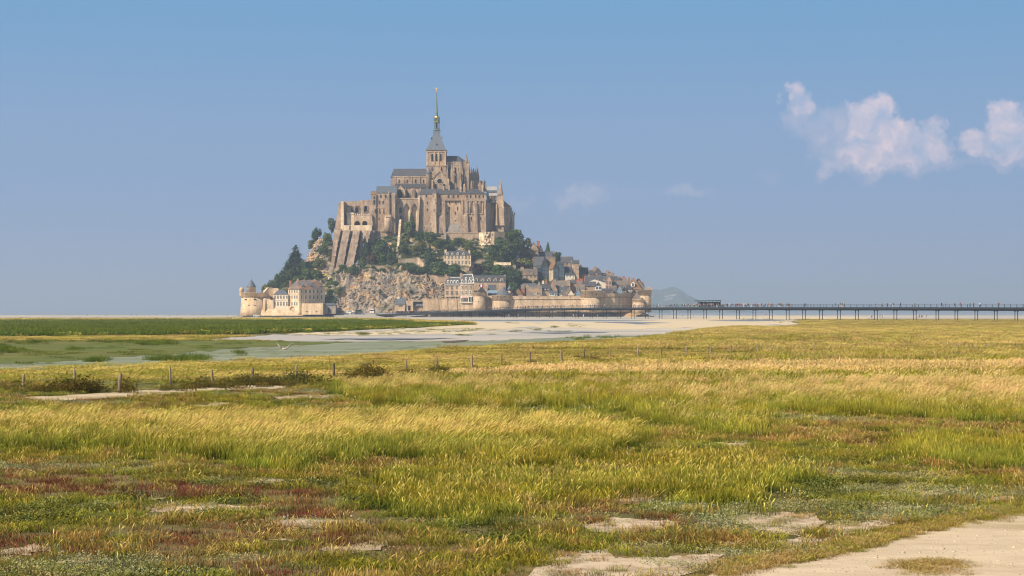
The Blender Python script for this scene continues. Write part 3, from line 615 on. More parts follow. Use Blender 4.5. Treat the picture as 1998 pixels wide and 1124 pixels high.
# pale forked driftwood on the algae flat
m = MB(); x, y = G(550, 684); s = y/F
m.tube((0, 0, .05), (-9*s, .1, 12*s), .09, .03, 7); m.tube((-9*s, .1, 12*s), (-12*s, .1, 16*s), .03, .012, 6); m.tube((0, 0, .05), (10*s, -.2, 2.5*s), .09, .07, 7); m.tube((10*s, -.2, 2.5*s), (19*s, 0, 13*s), .07, .03, 7); m.tube((19*s, 0, 13*s), (30*s, .3, 11*s), .03, .01, 6); m.tube((-1*s, 0, 0), (3*s, .3, 2.5*s), .14, .08, 7)
o = m.build('driftwood', mat('bleached_wood', (.42, .37, .30), (.25, .21, .17), 3)); o.location = (x, y, .06); tag(o, 'bleached forked driftwood branch lying on the grey-green mud', 'driftwood')
# ------------------------------------------------------------------ the rock of the island
CPX = [440, 470, 510, 540, 570, 600, 640, 660, 700, 740, 780, 830, 870, 920, 980, 1030, 1080, 1130, 1180, 1230, 1262, 1290]
CX = [X(p, 1200) for p in CPX]
CY = [1155, 1163, 1182, 1212, 1238, 1262, 1320, 1395]
CZ = [[-2]*22,
      [-2, .3, .6, 1, 2, 2, 3, 4, 6, 6, 6, 5, 5, 5, 4, 4, 4, 4, 3, 2, .5, -2],
      [-2, .5, 4, 6, 8, 10, 17, 25, 30, 29, 27, 23, 22, 20, 18, 17, 16, 14, 11, 7, 1, -2],
      [-2, .5, 8, 17, 24, 27, 31, 32, 33, 36, 42, 43, 41, 40, 38, 33, 27, 20, 15, 9, 1, -2],
      [-2, .5, 9, 22, 34, 45, 46, 48, 54, 60, 60.5, 60.5, 61, 61, 58, 45, 36, 28, 20, 11, 1, -2],
      [-2, .5, 9, 23, 36, 54, 58, 60, 61, 61, 61, 61, 61, 61, 60, 49, 41, 31, 22, 11, 1, -2],
      [-2, 0, 5, 17, 26, 38, 46, 50, 54, 55, 55, 55, 55, 52, 46, 34, 26, 18, 11, 4, 0, -2],
      [-2]*22]
import bisect
def smooth(t): return t*t*(3-2*t)
def hill_z(x, y, rough=True):
    i = min(max(bisect.bisect(CX, x)-1, 0), 20); j = min(max(bisect.bisect(CY, y)-1, 0), 6)
    tx = min(max((x-CX[i])/(CX[i+1]-CX[i]), 0), 1); ty = min(max((y-CY[j])/(CY[j+1]-CY[j]), 0), 1)
    a = CZ[j][i]*(1-tx)+CZ[j][i+1]*tx; b = CZ[j+1][i]*(1-tx)+CZ[j+1][i+1]*tx
    z = a*(1-ty)+b*ty
    if rough and z > .5:
        k = min(1, z/8)*rockiness(x, y)
        q = noise.ridged_multi_fractal(Vector(((x*.82+y*.57)*.035+3, (-x*.57+y*.82)*.12, z*.02)), .8, 2.1, 6, 1.0, 2.0)
        z += k*((q-1.0)*4.6+fbm(x, y, .35, 2)*1.5) + .4*fbm(x, y, .2, 1)
    return z
def rockiness(x, y):
    px = 999+x*F/y
    r = .35
    if 650 < px < 880 and y < 1192: r = 1.25
    if 585 < px < 650 and 1190 < y < 1275: r = .9
    if y > 1234 and 660 < px < 1004: r = .05
    if px > 880 and y < 1215: r = .25
    return r
ROCK = mat('rock', (.39, .315, .24), (.125, .11, .09), .20, bump=.5, bscale=.9, detail=8, contrast=(.36, .60), extra=((.50, .32, .17), .11, .50, .64), stretch=(1, 1, 1.4))
n, l = ROCK.node_tree.nodes, ROCK.node_tree.links; bs = n['Principled BSDF']
src = bs.inputs['Base Color'].links[0].from_socket; at = N(n, 'ShaderNodeAttribute', attribute_name='green')
tn = N(n, 'ShaderNodeTexNoise'); tn.inputs['Scale'].default_value = .35; tn.inputs['Detail'].default_value = 6; ge = N(n, 'ShaderNodeNewGeometry'); l.new(ge.outputs['Position'], tn.inputs['Vector'])
ad = N(n, 'ShaderNodeMath', operation='ADD'); l.new(at.outputs['Fac'], ad.inputs[0]); l.new(tn.outputs['Fac'], ad.inputs[1]); m9 = N(n, 'ShaderNodeMapRange'); m9.inputs[1].default_value = .92; m9.inputs[2].default_value = 1.06; l.new(ad.outputs[0], m9.inputs[0])
mg = N(n, 'ShaderNodeMix', data_type='RGBA'); l.new(m9.outputs[0], mg.inputs['Factor']); l.new(src, mg.inputs['A']); mg.inputs['B'].default_value = (.075, .085, .025, 1); l.new(mg.outputs['Result'], bs.inputs['Base Color'])
hx = np.concatenate([np.arange(CX[0], CX[6], 1.6), np.arange(CX[6], CX[13], .95), np.arange(CX[13], CX[21]+1, 1.6)])
hy = np.concatenate([np.arange(1155, 1195, .95), np.arange(1195, 1275, 1.5), np.arange(1275, 1397, 4)])
hv, hf, hg = [], [], []
for y in hy:
    for x in hx:
        z = hill_z(x, y); hv.append((x, y, z)); px = 999+x*F/y
        gn = .5
        if 655 < px < 875 and y < 1190: gn = .36+.22*fbm(x, y, .05, 3)
        if 590 < px < 640 and y > 1200: gn = .38
        if 640 < px < 700 and y > 1195: gn = .40
        if z < 3: gn = .1
        hg.append(gn)
nx = len(hx)
for j in range(len(hy)-1):
    for i in range(nx-1): hf.append((j*nx+i, j*nx+i+1, (j+1)*nx+i+1, (j+1)*nx+i))
me = bpy.data.meshes.new('rock_hill'); me.from_pydata(hv, [], hf); me.materials.append(ROCK)
a_ = me.attributes.new('green', 'FLOAT', 'POINT'); a_.data.foreach_set('value', hg)
o = bpy.data.objects.new('rock_hill', me); COL.objects.link(o); struct(o)['label'] = 'granite rock hill of the tidal island'
def hit(px, py, y0=1150):
    """where the ray through a photo point meets the hill"""
    y = y0
    while y < 1395:
        if Z(py, y) <= hill_z(X(px, y), y, False): return y
        y += 1.0
    return 1262.0
# broken boulders on the outcrop and along the shore
def boulder_proto(seed, s=1.0):
    rnd = random.Random(seed); m = MB(); n0, n1 = 7, 5; rings = []
    for j in range(n1+1):
        ph = math.pi*j/n1; rings.append([(math.sin(ph)*math.cos(2*math.pi*k/n0)*s*rnd.uniform(.7, 1.2)*1.2, math.sin(ph)*math.sin(2*math.pi*k/n0)*s*rnd.uniform(.7, 1.2), math.cos(ph)*s*rnd.uniform(.7, 1.1)) for k in range(n0)])
    m.grid(rings); me = bpy.data.meshes.new('boulder'); me.from_pydata(m.v, [], m.f); me.materials.append(mat('boulder_rock', (.42, .33, .25), (.14, .12, .105), .3, bump=.3, bscale=1.5, detail=8, extra=((.52, .33, .17), .12, .5, .6)))
    h = me.attributes.new('h', 'FLOAT', 'POINT'); h.data.foreach_set('value', [1.0]*len(me.vertices)); return bpy.data.objects.new('boulder', me)
bp_ = []
for _ in range(2300):
    px = rg.uniform(640, 885); y = rg.uniform(1160, 1188); x = X(px, y); z = hill_z(x, y)
    if z > 34 or fbm(x, y, .045, 21) < -.12 or px < 655+14*fbm(x, y, .1, 2) or px > 868+14*fbm(x, y, .1, 5): continue
    s = rg.uniform(.2, .7)*(2.0 if rg.random() < .08 else 1); bp_.append((x, y, z, s, s*rg.uniform(.4, .9), 1))
for _ in range(420):
    px = rg.uniform(590, 640); y = rg.uniform(1215, 1262); x = X(px, y); s = rg.uniform(.4, 1.1); bp_.append((x, y, hill_z(x, y), s, s, 1))
scatter('boulders', [boulder_proto(i) for i in range(5)], bp_, 'broken pale granite boulders on the outcrop above the shore')['category'] = 'rocks'

# ------------------------------------------------------------------ architecture helpers
def arch_pts(xc, z0, z1, w, pointed=False, n=6):
    """outline of an arched opening, counterclockwise seen from -y"""
    r = w/2; pts = [(xc-r, z0), (xc+r, z0)]
    if pointed:
        h = w*.9; zs = z1-h
        pts += [(xc+r*(1-(k/n)**1.6), zs+h*(k/n)) for k in range(0, n)]+[(xc, z1)]+[(xc-r*(1-(k/n)**1.6), zs+h*(k/n)) for k in range(n-1, -1, -1)]
    else:
        zs = z1-r
        pts += [(xc+r*math.cos(math.pi*k/(2*n)), zs+r*math.sin(math.pi*k/(2*n))) for k in range(0, 2*n+1)]
    return pts
def ring(m, pts, grow, y0, y1, mi=0):
    """raised surround around an outline"""
    cx = sum(p[0] for p in pts)/len(pts); cz = sum(p[1] for p in pts)/len(pts)
    out = []
    for x, z in pts:
        dx, dz = x-cx, z-cz; L = math.hypot(dx, dz) or 1; out.append((x+dx/L*grow, z+dz/L*grow))
    n = len(pts)
    for k in range(n):
        j = (k+1) % n; a, b, c, d = pts[k], pts[j], out[j], out[k]
        m.face([(a[0], y0, a[1]), (d[0], y0, d[1]), (c[0], y0, c[1]), (b[0], y0, b[1])], mi)
        m.face([(d[0], y0, d[1]), (d[0], y1, d[1]), (c[0], y1, c[1]), (c[0], y0, c[1])], mi)
        m.face([(a[0], y1, a[1]), (a[0], y0, a[1]), (b[0], y0, b[1]), (b[0], y1, b[1])], mi)
def window_mb(xc, z0, z1, w, y, kind='rect', proud=.22, fr=.28, glaze=True, bars=False):
    """window set in a wall face at depth y: a stone surround standing proud, dark glass set back inside it"""
    m = MB()
    pts = [(xc-w/2, z0), (xc+w/2, z0), (xc+w/2, z1), (xc-w/2, z1)] if kind == 'rect' else arch_pts(xc, z0, z1, w, kind == 'pointed')
    m.face([(x, y-.03, z) for x, z in pts], 1)
    ring(m, pts, fr, y-proud, y+.02, 0)
    if bars:
        m.box(xc-.06, xc+.06, y-.12, y-.035, z0, z1, 2)
        if z1-z0 > 1.6: m.box(xc-w/2, xc+w/2, y-.11, y-.04, (z0+z1)/2-.05, (z0+z1)/2+.05, 2)
    return m
class B(Thing):
    """building authored from photo rows and columns at a chosen depth"""
    def __init__(s, name, label, cat, px, py, Y, group=None):
        super().__init__(name, label, cat, (X(px, Y), Y, Z(py, Y)), group=group); s.Y = Y
    def win(s, px, pyt, pyb, wpx, Y, kind='rect', parent=None, mats=None, fr=.16, bars=False, name='window', proud=.22):
        m = window_mb(X(px, Y), Z(pyb, Y), Z(pyt, Y), wpx*Y/F, Y, kind, fr=fr, bars=bars, proud=proud)
        return s.part(name, m, mats or [ABBEY_L, GLASS, WHITE], parent)
def wallbox(m, px0, px1, pyt, pyb, Y, d, mi=0, Ye=None):
    m.box(X(px0, Y), X(px1, Y), Y, Ye or Y+d, Z(pyb, Y), Z(pyt, Y), mi)
def buttress(m, px0, px1, pyt, pyb, Y, d, mi=0, slope=.35, dpx=0, batter=.25):
    """projecting pier with a sloped head; foot steps out"""
    x0, x1 = X(px0, Y), X(px1, Y); zt, zb = Z(pyt, Y), Z(pyb, Y); h = zt-zb; dx = dpx*Y/F
    zm = zb+h*.45
    m.taper((x0+dx-.3, x1+dx+.3, Y-d*(1+batter), Y+.02), zb, (x0+dx*.5, x1+dx*.5, Y-d, Y+.02), zm, mi)
    m.taper((x0+dx*.5, x1+dx*.5, Y-d, Y+.02), zm, (x0, x1, Y-d*.8, Y+.02), zt-d*slope*2, mi)
    m.taper((x0, x1, Y-d*.8, Y+.02), zt-d*slope*2, (x0, x1, Y-.05, Y+.02), zt, mi)
def pinnacle(m, x, y, z0, z1, w, mi=0, body=.6):
    zb = z0+(z1-z0)*body
    m.box(x-w/2, x+w/2, y-w/2, y+w/2, z0, zb, mi)
    m.lathe(x, y, [(w*.62, zb), (w*.62, zb+w*.25), (w*.42, zb+w*.3), (w*.2, zb+(z1-zb)*.6), (.04, z1)], 4, mi, False, math.pi/4)
    for a in range(4):
        m.lathe(x+w*.42*math.cos(a*1.5708+.785), y+w*.42*math.sin(a*1.5708+.785), [(w*.13, zb), (.03, zb+w*1.3)], 4, mi, False)

# ------------------------------------------------------------------ abbey church
YC = 1258.0
ch = B('abbey_church', 'great granite abbey church with tall green spire on the summit of the island', 'church', 850, 372, YC)
Yn = 1256.0
# nave: upper wall, roof, aisle, aisle roof
m = MB(); wallbox(m, 767.5, 833, 343.5, 376, Yn, 11); wallbox(m, 762.3, 768, 347, 376, Yn+.6, 9.6); ch.part('nave_wall', m, ABBEY)
m = MB(); x0, x1 = X(766.6, Yn), X(834, Yn); m.gable(x0, x1, Yn-.5, Yn+11.5, Z(343.6, Yn), Z(329.3, Yn+5.5), 'x')
m.gable(X(761.5, Yn), X(768, Yn), Yn+.2, Yn+10.4, Z(347, Yn), Z(336, Yn+5), 'x', hip=1.5); ch.part('nave_roof', m, SLATE)
m = MB(); m.box(x0, x1, Yn-.35, Yn, Z(345.4, Yn), Z(343.6, Yn))
for p in (771.5, 787, 803, 819): m.box(X(p, Yn)-.25, X(p, Yn)+.25, Yn-.45, Yn, Z(366, Yn), Z(345.4, Yn))
ch.part('nave_cornice', m, ABBEY_L)
for p in (778.8, 794.6, 810.6, 826.4): ch.win(p, 350, 358, 2.6, Yn, 'arch', fr=.2)
Ya = 1251.0
m = MB(); wallbox(m, 770, 834, 365.6, 392, Ya, 5); ch.part('aisle_wall', m, ABBEY)
m = MB(); a = X(770, Ya), X(834.5, Ya); zt, zl = Z(358.6, Ya+5), Z(365.4, Ya)
m.face([(a[0], Ya-.5, zl), (a[1], Ya-.5, zl), (a[1], Ya+5, zt), (a[0], Ya+5, zt)]); m.box(a[0], a[1], Ya-.55, Ya, zl-.5, zl-.02); ch.part('aisle_roof', m, SLATE)
for p in (796.3, 812.8, 826.5): ch.win(p, 375.2, 386, 3.4, Ya, 'arch', fr=.22)
for p in (791.3, 804.4, 807.8, 820.4): m = MB(); buttress(m, p-.9, p+.9, 367, 390, Ya, 1.6); ch.part('aisle_buttress', m, ABBEY)
# porch with its gable and big arch
Yp = 1247.0
m = MB(); xa, xb, xm_ = X(773, Yp), X(790.5, Yp), X(780.5, Yp); zt = Z(361, Yp)
ap = arch_pts(X(780.3, Yp), Z(387.5, Yp), Z(369, Yp), 10.5*Yp/F, True)
# wall around the arch opening as strips
pl = X(780.3, Yp)-5.25*Yp/F; pr = X(780.3, Yp)+5.25*Yp/F
m.box(xa, pl, Yp, Yp+4, Z(392, Yp), Z(371, Yp)); m.box(pr, xb, Yp, Yp+4, Z(392, Yp), Z(371, Yp)); m.box(pl, pr, Yp, Yp+4, Z(392, Yp), Z(387.5, Yp))
top = [(pl, Z(371, Yp))]+[(x, z) for x, z in reversed(ap[2:]) if z > Z(378, Yp)]+[(pr, Z(371, Yp)), (xb, Z(371, Yp)), (xm_, zt), (xa, Z(371, Yp))]
m.prism([(pl, Z(378, Yp)), (pl, Z(371, Yp)-.01), (xa, Z(371, Yp)-.01)][::-1], Yp+.01, Yp+4)
m.prism([(xb, Z(371, Yp)), (xm_, zt), (xa, Z(371, Yp))], Yp+.02, Yp+4.01)
ring(m, ap, .45, Yp-.25, Yp+.3)
ch.part('porch', m, ABBEY_L)
m = MB(); m.face([(x, Yp+2.8, z) for x, z in ap]); ch.part('porch_opening', m, VOID)
m = MB(); m.face([(xa-.3, Yp-.3, Z(371.5, Yp)), (xm_, Yp-.3, zt+.35), (xm_, Yp+5, zt+.35), (xa-.3, Yp+5, Z(371.5, Yp))][::-1]); m.face([(xb+.3, Yp-.3, Z(371.5, Yp)), (xm_, Yp-.3, zt+.35), (xm_, Yp+5, zt+.35), (xb+.3, Yp+5, Z(371.5, Yp))]); ch.part('porch_roof', m, SLATE_L)
# crossing tower
Yt = 1254.0; tx0, tx1 = X(832, Yt), X(870.3, Yt)
tw = MB(); tw.box(tx0, tx1, Yt, Yt+14.4, Z(372, Yt), Z(322.6, Yt)); tw.box(tx0+.25, tx1-.25, Yt+.25, Yt+14.1, Z(322.6, Yt), Z(294.6, Yt))
tower = ch.part('tower', tw, ABBEY)
m = MB(); m.box(tx0-.5, tx1+.5, Yt-.5, Yt+14.9, Z(323.4, Yt), Z(322, Yt)); m.box(tx0-.35, tx1+.35, Yt-.35, Yt+14.7, Z(296, Yt), Z(294.4, Yt))
for p in (833.4, 868.9, 847.5, 855.6): m.box(X(p, Yt)-.42, X(p, Yt)+.42, Yt-.15, Yt+.5, Z(322, Yt), Z(296, Yt))
for s in (-1, 1):
    for q in (.12, .5, .88): m.box((tx0 if s < 0 else tx1-.3)-.12*s*0-.1, (tx0+.3 if s < 0 else tx1)+.1, Yt+14.4*q-.4, Yt+14.4*q+.4, Z(322, Yt), Z(296, Yt))
ch.part('string_course', m, ABBEY_L, tower)
for p in (843.4, 851.5, 859.7): ch.win(p, 300, 314.4, 4.0, Yt+.25, 'arch', parent=tower, fr=.25, name='belfry_window')
for p in (843.2, 861.5): ch.win(p, 325.8, 334, 2.8, Yt, 'arch', parent=tower, fr=.35, name='belfry_window')
for q in (.26, .5, .74):      # side belfry windows
    for xx, sgn in ((tx0+.25, -1), (tx1-.25, 1)):
        m = MB(); yy = Yt+14.4*q; pts = arch_pts(0, Z(314.4, Yt), Z(300, Yt), 1.5); m.face([(xx+sgn*.03, yy-a_*sgn*-1, z) for a_, z in pts], 0); ch.part('belfry_window', m, VOID, tower)
# pyramid roof and spire
tcx, tcy = (tx0+tx1)/2, Yt+7.2; H2 = 7.35
def sq(m, r, z, mi=0): return [(tcx-r, tcy-r, z), (tcx+r, tcy-r, z), (tcx+r, tcy+r, z), (tcx-r, tcy+r, z)]
Ym = tcy; zz = lambda py: Z(py, Ym)
m = MB(); m.grid([sq(m, 7.7, zz(294.6)), sq(m, 7.0, zz(292)), sq(m, 5.6, zz(284)), sq(m, 4.2, zz(275)), sq(m, 3.0, zz(267.5)), sq(m, 2.5, zz(262)), sq(m, 2.3, zz(255.4))], cap0=True, cap1=True)
spire_roof = ch.part('tower_roof', m, LEAD)
for dx, py in ((-6.2*.6, 272), (.4, 284.5), (4.1, 271)):
    m = MB(); r = interp([(255, 2.3), (267, 3.0), (275, 4.2), (284, 5.6), (292, 7.0)], py); m.taper((tcx+dx-.45, tcx+dx+.45, tcy-r-.5, tcy-r+.8), zz(py), (tcx+dx-.05, tcx+dx+.05, tcy-r-.4, tcy-r+1.2), zz(py)+1.3); ch.part('roof_vent', m, VOID, spire_roof)
sp = MB()
sp.lathe(tcx, tcy, [(2.9, zz(255.4)), (3.1, zz(254.3)), (2.3, zz(253.4)), (2.2, zz(251.8)), (2.4, zz(251.3))], 8, smooth=False, ph=math.pi/8)
sp.lathe(tcx, tcy, [(1.1, zz(251.5)), (1.1, zz(239.5))], 8, 1, False)
for k in range(8):
    a = math.pi/8+k*math.pi/4; sp.tube((tcx+2.0*math.cos(a), tcy+2.0*math.sin(a), zz(251.6)), (tcx+1.95*math.cos(a), tcy+1.95*math.sin(a), zz(239.5)), .24, n=5)
    sp.lathe(tcx+2.05*math.cos(a), tcy+2.05*math.sin(a), [(.32, zz(239.6)), (.28, zz(233)), (.36, zz(232)), (.05, zz(226.5))], 4, smooth=False)
sp.lathe(tcx, tcy, [(2.4, zz(240)), (2.5, zz(238.6)), (1.9, zz(238)), (1.4, zz(231)), (1.2, zz(226)), (.95, zz(221)), (.7, zz(212)), (.4, zz(196)), (.18, zz(183)), (.1, zz(178.5))], 8, smooth=False, ph=math.pi/8)
for k in range(9):        # crockets
    z = zz(222-k*5); r = interp([(178, .14), (183, .22), (196, .5), (212, .85), (221, 1.1)], 222-k*5)
    for a in range(4): b_ = math.pi/8+a*math.pi/2; sp.box(tcx+r*math.cos(b_)-.14, tcx+r*math.cos(b_)+.14, tcy+r*math.sin(b_)-.14, tcy+r*math.sin(b_)+.14, z, z+.3)
spire = ch.part('spire', sp, [COPPER, VOID])
m = MB(); m.lathe(tcx, tcy, [(2.45, zz(238.9)), (2.62, zz(238.3)), (2.5, zz(237.9))], 8, smooth=False, ph=math.pi/8); ch.part('gilt_band', m, GOLD, spire); m = MB(); m.lathe(tcx, tcy, [(1.55, zz(231)), (1.75, zz(229.5)), (1.5, zz(227.5))], 8, smooth=False); ch.part('gilt_band', m, GOLD, spire)
# gilded archangel figure on the tip: body, wings, raised sword arm
m = MB(); zf = zz(178.8)
m.lathe(tcx, tcy, [(.45, zf), (.5, zf+.25), (.2, zf+.4), (.42, zf+.7), (.34, zf+1.3), (.45, zf+1.75), (.5, zf+2.05), (.18, zf+2.3), (.15, zf+2.38), (.22, zf+2.5), (.2, zf+2.72), (.05, zf+2.85)], 10)
m.tube((tcx+.4, tcy, zf+2.05), (tcx+.85, tcy-.1, zf+2.6), .13, .09); m.tube((tcx+.85, tcy-.1, zf+2.6), (tcx+.6, tcy-.1, zf+3.5), .05, .02); m.tube((tcx-.4, tcy, zf+2.0), (tcx-.7, tcy-.3, zf+1.5), .13, .08)
for s in (-1, 1): m.prism([(tcx+s*.1, zf+1.5), (tcx+s*.75, zf+1.9), (tcx+s*1.0, zf+2.7), (tcx+s*.6, zf+2.9), (tcx+s*.2, zf+2.2)][::s], tcy+.15, tcy+.3)
ch.part('archangel_statue', m, GOLD, spire)
# south transept: gable, rose window, stair turret
Yg = 1246.0; ga, gb, gx = X(844.2, Yg), X(876.3, Yg), X(858.2, Yg)
m = MB(); m.prism([(ga, Z(372, Yg)), (gb, Z(372, Yg)), (gb, Z(350.5, Yg)), (gx, Z(334.3, Yg)), (ga, Z(350.5, Yg))], Yg, Yg+9)
transept = ch.part('transept', m, ABBEY)
m = MB(); zt = Z(334, Yg)
for s, e_ in ((ga-.4, 1), (gb+.4, -1)):
    q = [(s, Yg+.6, Z(351, Yg)), (gx, Yg+.6, zt+.2), (gx, Yg+14, zt+.2), (s, Yg+14, Z(351, Yg))]; m.face(q if e_ < 0 else q[::-1])
ch.part('transept_roof', m, SLATE_L, transept)
m = MB()
for s in (ga, gb): m.prism([(s, Z(351.3, Yg)), (s, Z(349.8, Yg)), (gx, zt+.1), (gx, zt+.8)][::-1 if s == ga else 1], Yg-.4, Yg+.6)
ch.part('gable_coping', m, ABBEY_L, transept)
m = MB(); rp_ = [(X(857.8, Yg)+1.8*math.cos(k*.3927), Z(353.6, Yg)+1.8*math.sin(k*.3927)) for k in range(16)]; m.face([(x, Yg-.04, z) for x, z in rp_], 1); ring(m, rp_, .45, Yg-.3, Yg+.02); ch.part('rose_window', m, [ABBEY_L, GLASS], transept)
for p in (850, 866.5):
    ch.win(p, 358.5, 370, 4.8, Yg, 'arch', parent=transept, fr=.3)
for a_, c_ in ((842, 845.3), (872.5, 876.5)): m = MB(); buttress(m, a_, c_, 351, 372, Yg, 1.5); ch.part('transept_buttress', m, ABBEY, transept)
m = MB(); tu = X(836.8, 1248); m.lathe(tu, 1249.2, [(2.15, Z(372, 1248)), (2.15, Z(341, 1248)), (2.45, Z(340, 1248)), (2.45, Z(339.2, 1248))], 12); turret = ch.part('stair_turret', m, ABBEY)
m = MB(); m.lathe(tu, 1249.2, [(2.7, Z(339.2, 1248)), (1.3, Z(333.5, 1248)), (.1, Z(328, 1248)), (.06, Z(325.5, 1248))], 12); ch.part('turret_roof', m, SLATE_L, turret)
# choir with apse, flying buttresses and the forest of pinnacles
Yq = 1258.0
m = MB(); q0, q1 = X(868, Yq), X(900, Yq)
apse = [(q0, Yq), (q1, Yq), (X(910, Yq), Yq+3.5), (X(913, Yq), Yq+7), (X(910, Yq), Yq+10.5), (q1, Yq+14), (q0, Yq+14)]
m.plan(apse, Z(372, Yq), Z(316.5, Yq)); choir = ch.part('choir', m, ABBEY)
m = MB(); zt = Z(304.2, Yq+7); zl = Z(316.8, Yq); rr = [(q0, Yq+7, zt), (X(893, Yq), Yq+7, zt)]
ap2 = [(x+(.4 if x > q0 else 0), y, zl) for x, y in apse]
m.face([ap2[0], ap2[1], rr[1], rr[0]])
for k in range(1, 5): m.face([ap2[k], ap2[k+1], rr[1]])
m.face([ap2[5], ap2[6], rr[0], rr[1]]); m.face([ap2[6], ap2[0], rr[0]]); ch.part('choir_roof', m, SLATE, choir)
for p in (875.7, 887.8, 896.5): ch.win(p, 325.5, 345, 6.2 if p < 880 else 4.4, Yq, 'pointed', parent=choir, fr=.22)
m = MB(); m.box(q0, q1, Yq-.3, Yq, Z(317.6, Yq), Z(316, Yq)); m.box(q0, q1, Yq-.25, Yq, Z(322.6, Yq), Z(321.6, Yq)); ch.part('balustrade', m, ABBEY_L, choir)
# lower ring of chapels
m = MB(); cx_, cy_ = X(898, 1262), 1265
ringp = [(X(876, 1252), 1252), (X(900, 1252), 1252), (X(925, 1254), 1255), (X(940, 1262), 1262), (X(943, 1268), 1268), (X(935, 1276), 1276), (X(900, 1280), 1280), (X(876, 1280), 1280)]
m.plan(ringp, Z(376, 1252), Z(351, 1252)); m.plan([(cx_+(x-cx_)*.72, cy_+(y-cy_)*.72) for x, y in ringp], Z(351, 1252), Z(338, 1252)); chap = ch.part('chapel_ring', m, ABBEY)
pins = [(872.5, 318, 364, 1252, 1.2), (881.4, 314.5, 366, 1252, 1.5), (884.3, 312, 366, 1250.5, 1.5), (892.8, 314, 366, 1252, 1.5), (897.2, 315, 372, 1249, 1.7), (901.2, 317, 360, 1254, 1.2), (904.8, 316, 360, 1256, 1.2),
        (915.8, 321, 368, 1257, 1.4), (919.6, 323, 368, 1258, 1.4), (923.7, 317, 368, 1259, 1.7), (927.5, 322, 370, 1261, 1.4), (931.4, 319, 370, 1262, 1.6), (933.2, 326, 372, 1264, 1.3), (936, 349, 374, 1254, 1.5), (942.3, 350, 374, 1258, 1.3), (946.1, 349, 374, 1262, 1.6), (947.3, 354, 374, 1266, 1.2),
        (898, 362, 378, 1245, 1.4), (906, 358, 376, 1247, 1.5), (919.8, 351, 374, 1250, 1.3), (939, 358, 376, 1252, 1.2), (889, 356, 370, 1249, 1.2)]
for p, pt, pb, yy, w in pins:
    m = MB(); pinnacle(m, X(p, yy), yy, Z(pb, yy), Z(pt, yy), w*1.15); ch.part('pinnacle', m, ABBEY, choir)
m = MB(); xx, yy = X(910.2, 1253), 1253.0
m.box(xx-1.9, xx+1.9, yy-1.6, yy+2, Z(372, yy), Z(317.5, yy)); m.lathe(xx, yy, [(2.3, Z(317.5, yy)), (2.3, Z(316.5, yy)), (1.1, Z(316, yy)), (.75, Z(309, yy)), (.1, Z(300.4, yy))], 8, smooth=False)
for s in (-1, 1): m.lathe(xx+s*1.6, yy-1.2, [(.45, Z(317, yy)), (.05, Z(311.5, yy))], 4, smooth=False)
ch.part('stair_tower', m, ABBEY, choir)
for p0, p1, yy, zt_, zb_ in ((884.3, 887, 1250.5, 327, 340), (897.2, 898, 1249, 327, 342), (906, 905, 1250, 326, 343), (916, 909, 1256, 326, 343), (924, 912, 1259, 328, 345), (931.4, 913, 1262, 330, 347), (942, 928, 1258, 352, 364), (936, 924, 1254, 352, 364)):
    m = MB(); a = Vector((X(p0, yy), yy, Z(zb_, yy))); b_ = Vector((X(p1, Yq), max(yy+6, Yq+2) if p0 < 900 else Yq+6, Z(zt_, yy)))
    for off in (0, -3.2):
        prev = None
        for k in range(6):
            t = k/5; q = a.lerp(b_, t); q.z += off+math.sin(t*math.pi*.5)*.8-.3
            if prev is not None: m.tube(prev, q, .42, n=4)
            prev = q
    ch.part('flying_buttress', m, ABBEY_L, choir)
for p, yy in ((879, 1252), (890, 1252), (903, 1252), (914, 1253.2), (921, 1254.2)):
    ch.win(p, 354, 366, 4, yy-.05-.9*(p > 905), 'pointed', parent=chap, fr=.3)

# ------------------------------------------------------------------ abbey lodgings along the south front (three ranges)
def range_windows(b, rows, Y, parent=None, kind='rect'):
    for p, t, bt, w in rows: b.win(p, t, bt, w, Y, kind, parent)
E_ = 1236.0
b1 = B('abbey_lodging', 'western range of abbey lodgings, plain wall with a projecting stair turret', 'abbey building', 834, 449, E_, 'abbey ranges')
m = MB(); wallbox(m, 817.5, 854, 378.5, 458, E_, 12); w1 = b1.part('wall', m, ABBEY)
m = MB(); m.gable(X(815.8, E_), X(855, E_), E_-.6, E_+12.5, Z(378.4, E_), Z(368.4, E_+6), 'x', hip=2.5); b1.part('roof', m, SLATE)
for p, t, bt in ((831.8, 380, 385), (833.7, 393.5, 398.5), (833.7, 407, 411.5)): b1.win(p, t, bt, 2.3, E_, parent=w1)
for p, t in ((824, 430), (828, 443), (840, 436)): b1.win(p, t, t+2.2, 1.2, E_, parent=w1, fr=.12)
m = MB(); buttress(m, 816, 820, 383, 456, E_, 2.6, dpx=-4.5); b1.part('buttress', m, ABBEY_L)
m = MB(); wallbox(m, 844, 851.4, 377.5, 452, E_-3.2, 4); m.taper((X(844, E_)-.3, X(851.6, E_)+.3, E_-3.6, E_-3), Z(456, E_), (X(844, E_), X(851.4, E_), E_-3.25, E_-3), Z(417, E_)); st = b1.part('stair_turret', m, ABBEY_L)
m = MB(); xx = X(847.9, E_-2); m.lathe(xx, E_-1.5, [(2.2, Z(377.6, E_-2)), (.1, Z(367.8, E_-2)), (.05, Z(365.5, E_-2))], 4, smooth=False, ph=math.pi/4); b1.part('turret_roof', m, SLATE, st)
for p, t in ((846, 381), (850, 395), (846.6, 409), (849, 388)): b1.win(p, t, t+3, 1.1, E_-3.2, parent=st, fr=.12)
b2 = B('abbey_lodging', 'middle range of the abbey lodgings with a wide recessed panel of masonry', 'abbey building', 880, 449, E_, 'abbey ranges')
